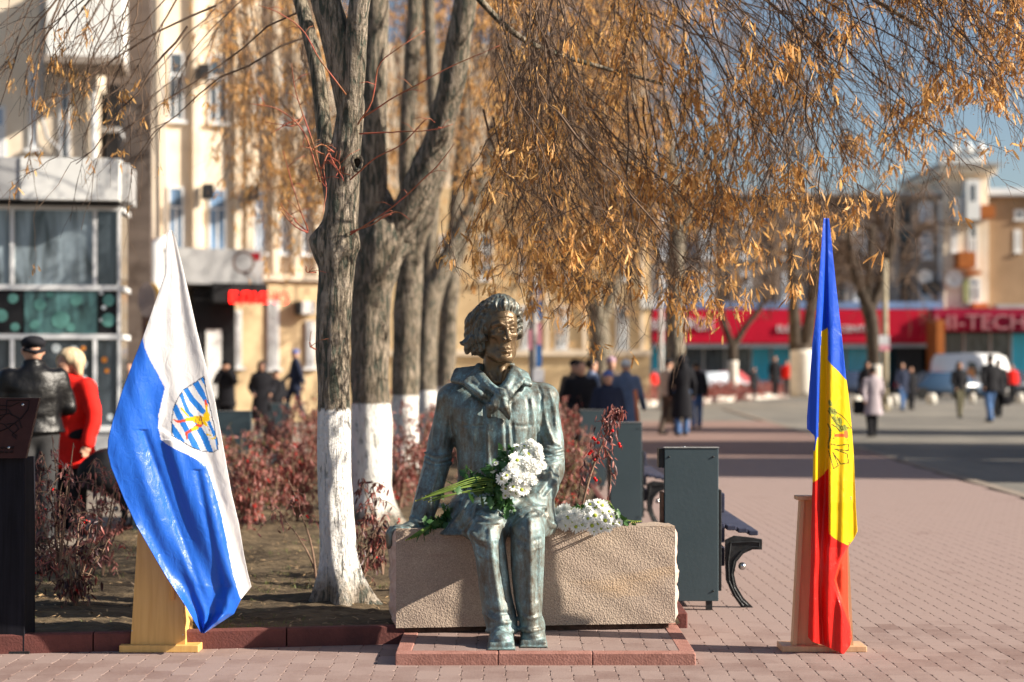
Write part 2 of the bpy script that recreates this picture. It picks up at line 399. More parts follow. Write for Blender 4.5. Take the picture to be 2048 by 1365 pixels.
    # cravat
    fd.path([P(962, 752, 8.37), P(978, 772, 8.32), P(998, 786, 8.27)], [.022, .024, .022], .012)
    fd.path([P(1030, 742, 8.40), P(1020, 765, 8.33), P(1004, 786, 8.28)], [.018, .022, .022], .012)
    fd.ell(P(1001, 787, 8.265), (.030, .026, .028), .008)
    fd.path([P(998, 790, 8.27), P(985, 812, 8.27), P(978, 832, 8.285)], [.018, .034, .014], .008)
    fd.path([P(1004, 792, 8.27), P(1008, 815, 8.28), P(1020, 838, 8.30)], [.016, .030, .012], .008)
    # folds (u) and grooves (s), drawn where the photograph shows them
    U = lambda pts, r, k=.008: fd.stroke(pts, r, 'u', k)
    S = lambda pts, r, k=.008, off=-.003: fd.stroke(pts, r, 's', k, off)
    for p in ([(975, 850), (976, 880), (977, 915), (978, 950)], [(1003, 842), (1003, 880), (1003, 915), (1000, 945)], [(957, 800), (950, 850), (948, 900), (946, 960)]): U(p, [3.5, 5, 4.5, 3])
    for p in ([(1023, 800), (1024, 840), (1026, 880), (1027, 930)], [(967, 800), (968, 850), (969, 905), (969, 950)], [(990, 845), (990, 890), (990, 935)], [(1012, 850), (1013, 900), (1014, 940)]): S(p, [3, 4, 4, 3])
    S([(928, 851), (950, 853), (972, 852)], 2.6, .006); S([(1030, 852), (1050, 853), (1073, 850)], 2.6, .006)
    S([(941, 800), (938, 850), (944, 900), (942, 960), (934, 1010)], [2.5, 3.5, 3.5, 3, 3])
    S([(1056, 800), (1058, 840), (1054, 880)], 2.5); U([(1062, 800), (1066, 840), (1062, 890)], 3)
    S([(912, 850), (907, 890), (903, 920)], [3, 6, 4], .01); S([(1074, 845), (1078, 880), (1084, 905)], [3, 5, 4], .01)
    U([(935, 770), (955, 784), (978, 798)], [3, 5, 4]); S([(925, 776), (950, 792), (972, 806)], [2, 4, 3]); S([(940, 762), (962, 776), (985, 790)], [2, 3.5, 2.5], .006)
    S([(970, 760), (985, 776), (995, 784)], 2.6, .006); S([(1040, 768), (1026, 785), (1012, 802)], [2, 3.5, 2.5], .006); U([(1052, 765), (1038, 785), (1018, 806)], [3, 4, 3])
    S([(978, 800), (985, 818), (984, 832)], [3, 4, 2], .005); S([(1000, 800), (1006, 818), (1015, 834)], 2.6, .005); S([(992, 780), (1000, 790), (1010, 795)], 2, .004)
    # shoulder seams and sleeve folds
    S([(908, 775), (898, 795), (902, 830)], 2.4, .006); S([(1076, 772), (1084, 795), (1080, 835)], 2.6, .006)
    U([(1098, 780), (1108, 820), (1112, 860)], [3, 5, 3]); U([(1086, 800), (1092, 845), (1106, 885)], [2, 4, 3]); S([(1080, 850), (1096, 885), (1120, 896)], [3, 4, 3])
    for q in (0, 11, 20): U([(1086, 900 + q), (1104, 905 + q), (1126, 900 + q * .9)], [3, 4.5, 3.5])
    S([(1088, 907), (1106, 911), (1126, 906)], 2.6, .005); S([(1090, 919), (1108, 922), (1126, 916)], 2.6, .005)
    U([(1120, 930), (1112, 965), (1092, 990)], [2, 4, 3]); U([(1104, 935), (1096, 960), (1078, 985)], [2, 4, 3]); S([(1112, 935), (1104, 962), (1086, 990)], 3); S([(1096, 935), (1086, 955), (1072, 975)], 3)
    for q in (0, 9, 19): U([(850, 906 + q), (872, 915 + q), (902, 908 + q)], [3, 4, 3.5])
    S([(852, 912), (874, 921), (902, 914)], 2.6, .005); S([(850, 922), (872, 930), (900, 924)], 2.6, .005)
    U([(880, 790), (872, 840), (866, 890)], [3, 4.5, 3]); U([(900, 810), (892, 850), (884, 895)], [2, 4, 3]); S([(890, 800), (880, 850), (874, 895)], 3.2)
    U([(878, 935), (862, 985), (848, 1035)], [3, 4.5, 3]); U([(850, 940), (836, 990), (826, 1030)], [3, 4, 3]); S([(864, 935), (850, 985), (836, 1035)], 3.2)
    U([(822, 1036), (842, 1046), (866, 1040)], 4.5, .01)
    # cuffs, lap and knees
    U([(1052, 992), (1066, 1010), (1088, 1018)], [3.5, 5, 4]); U([(1010, 1052), (1030, 1030), (1058, 1018), (1092, 1016)], [3, 5, 5, 4]); S([(1024, 1052), (1045, 1034), (1075, 1028)], [3, 4, 3])
    U([(940, 985), (930, 1020), (905, 1050)], [3, 6, 4]); S([(926, 990), (914, 1020), (896, 1046)], [2, 4, 3]); U([(955, 1010), (948, 1040), (930, 1062)], [3, 5, 4]); S([(945, 1015), (938, 1040), (922, 1060)], [2, 4.5, 3])
    U([(965, 1012), (990, 1020), (1000, 1034)], [4, 6, 4]); U([(955, 1034), (985, 1044), (1004, 1040)], [3, 5, 4]); S([(960, 1026), (984, 1034), (1002, 1030)], 3.5)
    U([(938, 1060), (962, 1082), (1000, 1080)], [3, 4.5, 3]); S([(935, 1068), (958, 1096), (985, 1100)], [2.5, 4, 2.5]); U([(948, 1100), (968, 1118), (992, 1120)], [2, 4, 2])
    U([(1036, 1022), (1060, 1018), (1085, 1030)], [3, 5, 3]); U([(1086, 1030), (1098, 1050), (1112, 1052)], [4, 6, 5]); S([(1090, 1020), (1100, 1040), (1108, 1046)], 4)
    S([(1024, 1068), (1048, 1086), (1080, 1078)], [2, 4, 2]); U([(1030, 1086), (1056, 1102), (1084, 1096)], [2, 3.5, 2])
    # creases down the trousers
    U([(979, 1062), (983, 1110), (990, 1160), (998, 1210), (1004, 1246)], [4.5, 5, 5, 5.5, 6], .012); U([(1059, 1030), (1060, 1080), (1061, 1130), (1061, 1180), (1062, 1225)], [4.5, 5, 5, 5, 6], .012)
    S([(965, 1095), (970, 1150), (977, 1200), (986, 1240)], [3, 4.5, 4.5, 3], .012); S([(1000, 1080), (1006, 1140), (1014, 1200)], [3, 4, 3], .012)
    S([(1042, 1080), (1046, 1140), (1048, 1200)], [3, 4.5, 3], .012); S([(1076, 1080), (1076, 1140), (1074, 1200)], [2, 4, 3], .012)
    U([(966, 1226), (985, 1238), (1012, 1246), (1034, 1238)], [3, 4, 4, 3]); S([(972, 1216), (992, 1226), (1020, 1226)], 3); U([(1038, 1224), (1056, 1238), (1082, 1232)], [3, 4, 3])
    U([(974, 1262), (1004, 1266), (1036, 1260)], 4.5, .006); U([(1038, 1256), (1062, 1262), (1086, 1257)], 4.5, .006)
    # chisel-like unevenness of the cast
    rs = np.random.default_rng(3)
    for _ in range(0):
        px, py = rs.uniform(830, 1125), rs.uniform(790, 1240); y = fd.front(px, py, 7.7, 8.8)
        if y is None: continue
        fd.ell(P(px, py, y - .002 if rs.random() < .5 else y + .006), (rs.uniform(.012, .03), rs.uniform(.004, .008), rs.uniform(.012, .045)), .012, 'u' if rs.random() < .55 else 's')
    return fd
body = make_body().build('body', M_BRONZE, statue, ST)

def make_shoes():
    out = []
    for (x0, x1, y, tz, dx) in ((976, 1029, 1298, 0, -.012), (1041, 1093, 1293, 0, .012)):
        Yt = GY(y, .058); c = (wx(x0, Yt) + wx(x1, Yt)) / 2; hw = (wx(x1, Yt) - wx(x0, Yt)) / 2
        fd = Field((c - .14, Yt - .04, .05), (c + .14, Yt + .34, .24), .005)
        fd.box((c, Yt + .145, .072), (hw, .15, .017), .012, .004)
        fd.ell((c, Yt + .085, .100), (hw * .93, .085, .040), .012); fd.ell((c + dx * .4, Yt + .17, .115), (hw * .86, .12, .065), .02)
        fd.ell((c, Yt + .22, .14), (hw * .82, .09, .07), .03)
        fd.box((c, Yt + .07, .054), (hw * 1.1, .13, .006), .004, .004)
        fd.path([(c - hw * .8, Yt + .07, .125), (c, Yt + .055, .15), (c + hw * .8, Yt + .07, .125)], .006, .008, 's')
        fd.path([(c - hw, Yt + .02, .092), (c, Yt - .008, .092), (c + hw, Yt + .02, .092)], .004, .004, 's')
        out.append(fd.build('shoe', M_BRONZE, statue, ST))
    return out
make_shoes()

def make_head():
    C = P(1000, 668, 8.44); a = math.radians(18)
    ax = np.array((math.cos(a), math.sin(a), 0)); fw = np.array((math.sin(a), -math.cos(a), 0)); up = np.array((0, 0, 1.0))
    R = np.stack([ax, -fw, up], 1)
    Lp = lambda x, d, z: C + ax * x + fw * d + up * z
    fd = Field(P(940, 775, 8.72) * (1, 0, 1) + (0, 8.22, 0), P(1050, 595, 8.72) * (1, 0, 1) + (0, 8.68, 0), .0034)
    E = lambda x, d, z, r, k=.015, m='u': fd.ell(Lp(x, d, z), r, k, m, R)
    Pa = lambda pts, r, k=.008, m='u': fd.path([Lp(*p) for p in pts], r, k, m)
    E(0, -.025, .06, (.092, .12, .115), .02); E(0, .028, .0, (.077, .086, .130), .03); E(0, .038, .085, (.066, .066, .055), .03)
    E(0, .036, -.090, (.062, .072, .058), .03); E(0, .092, -.128, (.027, .024, .023), .022)
    for s in (-1, 1):
        Pa([(s * .068, -.01, -.04), (s * .062, .02, -.100), (s * .028, .080, -.134)], [.019, .019, .017], .03)
        E(s * .047, .080, -.010, (.024, .021, .016), .02)
        Pa([(s * .010, .113, .040), (s * .034, .110, .052), (s * .062, .078, .040)], [.010, .0112, .009], .014)
        E(s * .035, .121, .016, (.024, .024, .0145), .010, 's')
        E(s * .035, .088, .017, (.021, .021, .0165), .002)
        Pa([(s * .014, .100, .017), (s * .026, .108, .027), (s * .042, .105, .028), (s * .057, .090, .016)], [.0034, .0050, .0050, .0034], .002)
        Pa([(s * .016, .102, .013), (s * .030, .107, .006), (s * .046, .102, .006), (s * .056, .091, .013)], [.0026, .0034, .0034, .0026], .003)
        fd.ell(Lp(s * .036, .1095, .018), (.0062, .004, .0062), .001, 's', R)
        E(s * .017, .118, -.034, (.011, .014, .010), .006); E(s * .010, .128, -.044, (.0055, .006, .004), .003, 's')
        Pa([(s * .024, .112, -.034), (s * .034, .101, -.058), (s * .036, .092, -.080)], [.0012, .0020, .0012], .010, 's')
        E(s * .060, .082, -.060, (.016, .010, .022), .03, 's')
        Pa([(s * .007, .121, .040), (s * .008, .117, .062)], .0022, .005, 's')
        E(s * .085, -.012, .0, (.014, .026, .036), .008)
    Pa([(0, .106, .048), (0, .118, .020), (0, .136, -.010), (0, .147, -.028)], [.011, .009, .0115, .0125], .012)
    Pa([(-.028, .097, -.083), (-.010, .113, -.077), (0, .113, -.079), (.010, .113, -.077), (.028, .097, -.083)], [.003, .006, .0055, .006, .003], .005)
    Pa([(-.022, .100, -.092), (0, .113, -.096), (.022, .100, -.092)], [.004, .0085, .004], .006)
    Pa([(-.031, .099, -.086), (-.012, .116, -.0865), (.012, .116, -.0865), (.031, .099, -.086)], .0026, .003, 's')
    Pa([(-.016, .107, -.110), (0, .111, -.111), (.016, .107, -.110)], .005, .010, 's'); Pa([(0, .121, -.050), (0, .119, -.070)], .0035, .005, 's')
    Pa([(-.04, .099, .078), (0, .111, .082), (.04, .099, .078)], .0016, .006, 's')
    # neck
    fd.path([Lp(0, -.03, -.06), P(993, 735, 8.49), P(993, 768, 8.50)], [.070, .074, .090], .02)
    fd.path([Lp(.07, -.01, -.06), P(1003, 745, 8.42), P(1000, 764, 8.40)], [.016, .016, .012], .02); fd.path([Lp(-.06, .0, -.07), P(975, 745, 8.44), P(990, 765, 8.41)], [.014, .018, .012], .02)
    fd.ell(P(1001, 742, 8.42), (.014, .014, .018), .02)
    head = fd.build('head', M_FACE, statue, ST)
    # hair, combed back in heavy waves
    h = Field(P(908, 730, 8.75) * (1, 0, 1) + (0, 8.25, 0), P(1052, 578, 8.75) * (1, 0, 1) + (0, 8.74, 0), .0036)
    H = lambda x, d, z, r, k=.02, m='u': h.ell(Lp(x, d, z), r, k, m, R)
    Q = lambda pts, r, k=.01, m='u': h.path(spline([Lp(*p) for p in pts], 14), np.interp(np.linspace(0, 1, 14), np.linspace(0, 1, len(r)), r), k, m)
    H(-.008, -.035, .080, (.100, .125, .108)); H(-.034, -.05, .064, (.108, .12, .110)); H(-.090, -.05, .03, (.058, .08, .088)); H(-.105, -.055, -.04, (.055, .065, .065)); H(.07, -.05, .02, (.045, .075, .08)); H(-.03, -.09, -.03, (.10, .06, .11))
    for i, x in enumerate(np.linspace(-.062, .066, 8)):
        q = abs(x); z0 = .118 - 3 * x * x; lift = .040 + .008 * math.sin(i * 2.1) - 5.5 * x * x
        Q([(x * 1.02, .088 - 2.6 * x * x - .25 * q, z0), (x * 1.06 + .004, .086 - .5 * q, z0 + lift), (x * 1.15, .03, z0 + .073 - 7 * x * x), (x * 1.2, -.06, z0 + .066 - 7 * x * x), (x * 1.2, -.13, z0 + .01)], [.012, .0185, .021, .020, .015], .006)
    for j, (dz, r) in enumerate(((.10, .020), (.065, .022), (.03, .024), (-.008, .024), (-.045, .024))):   # waves down the viewer's left
        Q([(-.074, .048 - j * .006, dz + .012), (-.106, .022, dz + .026), (-.138 - .010 * math.sin(j * 1.7), -.022, dz + .004), (-.152, -.075, dz - .03), (-.14, -.14, dz - .05)], [.009, r, r * 1.1, r, .014], .004)
    for j, dz in enumerate((-.07, -.095)):
        Q([(-.075, .0, dz + .03), (-.105, -.015, dz + .012), (-.128, -.05, dz), (-.10, -.10, dz - .01)], [.010, .020, .018, .010], .006)
    Q([(-.12, -.03, -.02), (-.158, -.045, -.035), (-.186, -.05, -.050), (-.203, -.05, -.046)], [.024, .022, .015, .006], .012)
    Q([(-.13, -.03, -.05), (-.165, -.04, -.07), (-.175, -.045, -.085)], [.020, .016, .006], .008)
    for j, dz in enumerate((.10, .065, .03, -.002)):
        Q([(.078, .048 - j * .004, dz), (.102, .018, dz + .012), (.116, -.03, dz - .006), (.105, -.08, dz - .02)], [.009, .018, .020, .012], .006)
    h.ell(Lp(.004, .125, -.005), (.083, .098, .128), .008, 's', R)
    for p in ([(974, 612), (958, 618), (948, 640), (946, 668), (950, 700)], [(972, 604), (950, 612), (938, 640), (936, 672), (944, 706)], [(980, 600), (962, 598), (946, 612)], [(990, 617), (986, 602), (992, 592)], [(1004, 619), (1002, 604), (1004, 591)],
              [(1015, 619), (1017, 604), (1012, 592)], [(1026, 622), (1030, 610), (1024, 597)], [(966, 640), (956, 652), (954, 676), (960, 700)], [(1034, 628), (1038, 640), (1036, 656)], [(997, 618), (994, 604), (998, 592)], [(1020, 620), (1024, 606), (1018, 594)],
              [(942, 650), (938, 668), (926, 682)], [(952, 690), (942, 698), (938, 706)], [(956, 626), (944, 645), (940, 662)], [(960, 618), (966, 606), (980, 596)], [(968, 622), (960, 634), (958, 656), (964, 672)], [(950, 606), (940, 622), (935, 642)]):
        h.stroke(p, 2.0, 's', .004, -.003, 8.2, 8.75)
        h.stroke([(a + 6, b + 5) for a, b in p], [1.5, 3.0, 3.0, 1.5], 'u', .005, .0, 8.2, 8.75)
    h.build('hair', M_HAIR, statue, ST)
make_head()
# ------------------------------------------------------------------ ground, paving, kerbs, bed
M_ASPH = mat('pale_worn_asphalt', (0.19, 0.175, 0.15), .9, .22, .5, bump=.3, bscale=60, col2=(0.115, 0.11, 0.10), stretch=(1, .35, 1))
M_SAND = mat('joint_sand', (0.075, 0.045, 0.033), .95, .3, 30)
M_PAVE = mat('pink_paving_far', (0.235, 0.155, 0.132), .85, .12, 1.5, bump=.2, col2=(0.205, 0.135, 0.115))
M_SOIL = mat('soil', (0.17, 0.125, 0.075), .97, .3, 5.0, bump=1.0, bscale=22, col2=(0.05, 0.036, 0.024), dist=.05, stretch=(.5, 2.2, 1))  # dark streaks along X stand in for shadows across the bed
M_KERB = mat('dark_red_kerb', (0.125, 0.042, 0.036), .8, .2, 9, bump=.3, bscale=90, col2=(0.09, 0.034, 0.03))
M_PKERB = mat('pink_kerb', (0.33, 0.165, 0.135), .8, .16, 14, bump=.35, bscale=120, col2=(0.26, 0.12, 0.095))
M_WKERB = mat('whitewashed_kerb', (0.72, 0.69, 0.62), .8, .12, 3)
M_TANP = mat('tan_paving', (0.27, 0.225, 0.185), .9, .15, 1.2)
def brick_mat():
    m, nt, b = new_mat('pink_paver'); L = nt.links.new
    oi = N_(nt, 'ShaderNodeObjectInfo'); at = N_(nt, 'ShaderNodeAttribute', attribute_name='Col'); geo = N_(nt, 'ShaderNodeNewGeometry')
    n = N_(nt, 'ShaderNodeTexNoise', i_Scale=2.2, i_Detail=6.0, i_Roughness=.7); L(geo.outputs['Position'], n.inputs['Vector'])
    n2 = N_(nt, 'ShaderNodeTexNoise', i_Scale=70.0, i_Detail=5.0, i_Roughness=.8); L(geo.outputs['Position'], n2.inputs['Vector'])
    mx = N_(nt, 'ShaderNodeMath', operation='ADD'); L(n.outputs[0], mx.inputs[0])
    rr = N_(nt, 'ShaderNodeMath', operation='MULTIPLY_ADD', i_1=.30); L(oi.outputs['Random'], rr.inputs[0]); L(at.outputs['Fac'], rr.inputs[2]); L(rr.outputs[0], mx.inputs[1])
    n5 = N_(nt, 'ShaderNodeTexNoise', i_Scale=.55, i_Detail=5.0, i_Roughness=.75, i_Distortion=1.0); L(geo.outputs['Position'], n5.inputs['Vector']); m5 = N_(nt, 'ShaderNodeMath', operation='MULTIPLY_ADD', i_1=.55, i_2=-.275); L(n5.outputs[0], m5.inputs[0]); m6 = N_(nt, 'ShaderNodeMath', operation='ADD'); L(mx.outputs[0], m6.inputs[0]); L(m5.outputs[0], m6.inputs[1])
    m2 = N_(nt, 'ShaderNodeMath', operation='MULTIPLY_ADD', i_1=.5); L(n2.outputs[0], m2.inputs[0]); L(m6.outputs[0], m2.inputs[2])
    rp = N_(nt, 'ShaderNodeValToRGB'); e = rp.color_ramp.elements; e[0].position = .62; e[0].color = (.172, .106, .090, 1); e[1].position = 1.0; e[1].color = (.265, .190, .168, 1)
    L(m2.outputs[0], rp.inputs[0]); L(rp.outputs[0], b.inputs['Base Color']); b.inputs['Roughness'].default_value = .85
    bp = N_(nt, 'ShaderNodeBump', i_Strength=.35, i_Distance=.004); L(n2.outputs[0], bp.inputs['Height']); L(bp.outputs[0], b.inputs['Normal'])
    return m
M_BRICK = brick_mat()

MB().box(-400, 400, -30, 900, -.5, -.03).build('ground', M_ASPH)['kind'] = 'structure'
# pink paved walk: left edge at the bed, right edge along the pale kerb strip
def redge(Y): return 5.75 + (Y - 18.5) * .055
pv = mesh_np('paving', [(-3.35, 5, -.022), (redge(5), 5, -.022), (redge(46), 46, -.022), (-3.35, 46, -.022)], [(0, 1, 2, 3)], M_SAND); pv['kind'] = 'structure'
pf = mesh_np('far_paving', [(.93, 26.0, -.003), (redge(26), 26.0, -.003), (redge(46), 46, -.003), (.93, 46, -.003)], [(0, 1, 2, 3)], M_PAVE); pf['kind'] = 'structure'
def kerb_line(x): return 7.95 + (x + 2.5) * .150           # front of the bed
L_, W_, G_ = .2, .1035, .0002
def brick_geo(gx=.0105, gy=.019, h=.02, top=0.0):
    a, b = W_ / 2 - G_, L_ / 2 - G_
    o = np.array([(-a + gx, -b), (a - gx, -b), (a, -b + gy), (a, b - gy), (a - gx, b), (-a + gx, b), (-a, b - gy), (-a, -b + gy)])
    i = o * ((a - .0012) / a, (b - .0012) / b)
    v = np.vstack([np.c_[o, np.full(8, top - h)], np.c_[o, np.full(8, top - .0008)], np.c_[i, np.full(8, top)]])
    f = [tuple(range(16, 24))] + [(r * 8 + k, r * 8 + (k + 1) % 8, r * 8 + 8 + (k + 1) % 8, r * 8 + 8 + k) for r in (0, 1) for k in range(8)]
    return v, f
bv, bf = brick_geo()
cells = []
for i in range(-36, 75):
    for j in range(30, 132):
        x = i * (W_) + .02; y = j * L_ + (L_ / 2 if i % 2 else 0); x += -.015 * (y - 7.6)
        if x > redge(y) - .06 or x < -3.3: continue
        if x < -.50 and y - .1 > kerb_line(x) + .05: continue
        if -.52 < x < .83 and 7.76 < y < 8.6: continue
        if x < .88 and y > 8.62 : continue
        cells.append((x, y))
cells = np.array(cells); px = CX + cells[:, 0] / cells[:, 1] * F; vis = (px > -20) & (px < 2068) & (cells[:, 1] > 7.15)
order = np.argsort(np.where(vis, cells[:, 1], 99)); near = order[:296]; rest = order[296:]
me_brick = None
for k in near:
    x, y = cells[k]
    if me_brick is None:
        o = mesh_np('brick', bv, bf, M_BRICK); me_brick = o.data
    else:
        o = bpy.data.objects.new('brick', me_brick); COL.objects.link(o)
    o.parent = pv; o.location = (x, y, random.uniform(-.0005, .0004)); o.rotation_euler = (random.uniform(-.003, .003), random.uniform(-.003, .003), 0)
def many(name, pts, v, f, m, parent, kind='stuff', jit=.0004):
    n = len(pts); V = np.tile(v[None], (n, 1, 1)); a = RNG.uniform(-.001, .001, n)
    V2 = V.copy(); V2[..., 0] = V[..., 0] - a[:, None] * V[..., 1]; V2[..., 1] = V[..., 1] + a[:, None] * V[..., 0]
    V2 += np.c_[pts, RNG.uniform(-jit, jit, n)][:, None]
    fo = [np.array([q], dtype=int) for q in f]; byk = {}
    for q in f: byk.setdefault(len(q), []).append(q)
    fs = [(np.array(q)[None] + (np.arange(n) * len(v))[:, None, None]).reshape(-1, k) for k, q in byk.items()]
    c = np.repeat(RNG.uniform(.0, .3, n), len(v))[:, None] * np.ones((1, 3))
    o = mesh_np(name, V2.reshape(-1, 3), fs, m, parent, cols=c)
    if kind: o['kind'] = kind
    return o
many('bricks', cells[rest], bv, bf, M_BRICK, pv)
# pale strip kerb at the right edge of the walk
ke = empty('kerb_edging', (0, 0, 0), None, None); ke['kind'] = 'structure'; 
k = 0
for y in np.arange(12, 62, 1.0):
    mb = MB(); x0, x1 = redge(y), redge(y + 1); v = [(x0, y + .01, -.03), (x0 + .16, y + .01, -.03), (x1 + .16, y + .99, -.03), (x1, y + .99, -.03)]; v += [(a, b, .006) for a, b, _ in v]
    mb.add(v, [(4, 5, 6, 7), (0, 1, 5, 4), (1, 2, 6, 5), (2, 3, 7, 6), (3, 0, 4, 7)]); mb.build('kerb_stone', M_TANP if y > 0 else M_WKERB, ke)
# soil bed
xs = np.linspace(-3.24, .90, 90); ys = np.concatenate([np.linspace(0, 1, 90) ** 1.0 * 6, 6.2 + np.linspace(0, 1, 90) ** 1.3 * 40])
X, T = np.meshgrid(xs, ys); Yb = kerb_line(X) + .05 + T
Zb = .075 + .012 * np.sin(Yb * 9 + np.sin(X * 2) * 2) + .010 * np.sin(X * 5.1 + Yb * 3) + .008 * np.sin(Yb * 23 + X * 3) + RNG.normal(0, .004, X.shape)
Zb += .05 * np.exp(-((X + 1.0) ** 2 + (Yb - 9.25) ** 2) / .08)
V = np.stack([X, Yb, Zb], -1).reshape(-1, 3); nx = len(xs); ii = (np.arange(len(ys) - 1)[:, None] * nx + np.arange(nx - 1)[None]).ravel()
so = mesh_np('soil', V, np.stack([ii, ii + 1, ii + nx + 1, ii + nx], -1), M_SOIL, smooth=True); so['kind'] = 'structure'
def soil_z(x, y): return .078
# kerbs round the bed
bk = empty('bed_kerb', (0, 0, 0), None, None); bk['kind'] = 'structure'
xj = [-3.32, wx(185, 8.0) , wx(573, 8.15), -.55]
for a, b in zip(xj[:-1], xj[1:]):
    ya, yb = kerb_line(a), kerb_line(b); g = .004
    v = []
    for z, ins in ((-.02, 0), (.088, 0), (.096, .008)):
        v += [(a + g, ya + ins, z), (b - g, yb + ins, z), (b - g, yb + .06 - ins, z), (a + g, ya + .06 - ins, z)]
    mesh_np('kerb_stone', v, [(0, 1, 5, 4), (1, 2, 6, 5), (2, 3, 7, 6), (3, 0, 4, 7), (4, 5, 9, 8), (5, 6, 10, 9), (6, 7, 11, 10), (7, 4, 8, 11), (8, 9, 10, 11)], M_KERB, bk)
for y in np.arange(8.05, 46, 1.0): MB().box(-3.32, -3.26, y, y + .992, -.02, .095, .006).build('kerb_stone', M_KERB, bk)
for y in np.arange(8.75, 46, 1.0): MB().box(.90, .96, y, y + .992, -.02, .085, .006).build('kerb_stone', M_KERB, bk)
# left walk and the crossing in the distance
MB().box(-40, -3.33, -5, 60, -.03, -.002).build('pavement', M_TANP)['kind'] = 'structure'
# brick plinth under the statue
PX0, PX1, PY0, PY1, PZ = wx(790, 7.645), wx(1392, 7.645), 7.645, 8.62, .058
plinth = empty('plinth', (0.15, 7.65, 0), 'low brick-paved plinth with pink stone edging under the statue', 'plinth')
def pl_kerb(x0, x1, y0, y1): MB().box(x0, x1, y0, y1, -.01, PZ, .004).build('kerb_stone', M_PKERB, plinth, off=plinth.location)
jx = [PX0, wx(996, 7.645), wx(1185, 7.645), PX1]
for a, b in zip(jx[:-1], jx[1:]): pl_kerb(a + .0015, b - .0015, PY0, PY0 + .075)
pl_kerb(PX1 - .075, PX1, PY0 + .078, 8.1); pl_kerb(PX1 - .075, PX1, 8.103, PY1); pl_kerb(PX0, PX0 + .075, PY0 + .078, 8.1); pl_kerb(PX0, PX0 + .075, 8.103, PY1)
MB().box(PX0 + .07, PX1 - .07, PY0 + .06, PY1, -.01, PZ - .018).build('bedding', M_SAND, plinth, off=plinth.location)
for i in range(0, 14):
    for j in range(0, 6):
        x = PX0 + .075 + W_ * (i + .5); y = PY0 + .08 + L_ * (j + .5) + (-L_ / 2 if i % 2 else 0)
        if x > PX1 - .05 or y > PY1: continue
        if y - .1 < PY0 + .07: continue
        o = bpy.data.objects.new('brick', me_brick); COL.objects.link(o); o.parent = plinth
        o.location = Vector((x, y, PZ - .003 + random.uniform(-.001, .0015))) - plinth.location
# short bricks closing the front row
hv, hf = brick_geo(); hv = hv * (1, .5, 1); me_half = mesh_np('brick', hv, hf, M_BRICK, plinth); me_half.location = (PX0 + .075 + W_ * 1.5 - .15, PY0 + .13 - 7.65, PZ - .003)
for i in range(3, 14, 2):
    x = PX0 + .075 + W_ * (i + .5)
    if x > PX1 - .12: continue
    o = bpy.data.objects.new('brick', me_half.data); COL.objects.link(o); o.parent = plinth; o.location = (x - .15, PY0 + .13 - 7.65, PZ - .003)

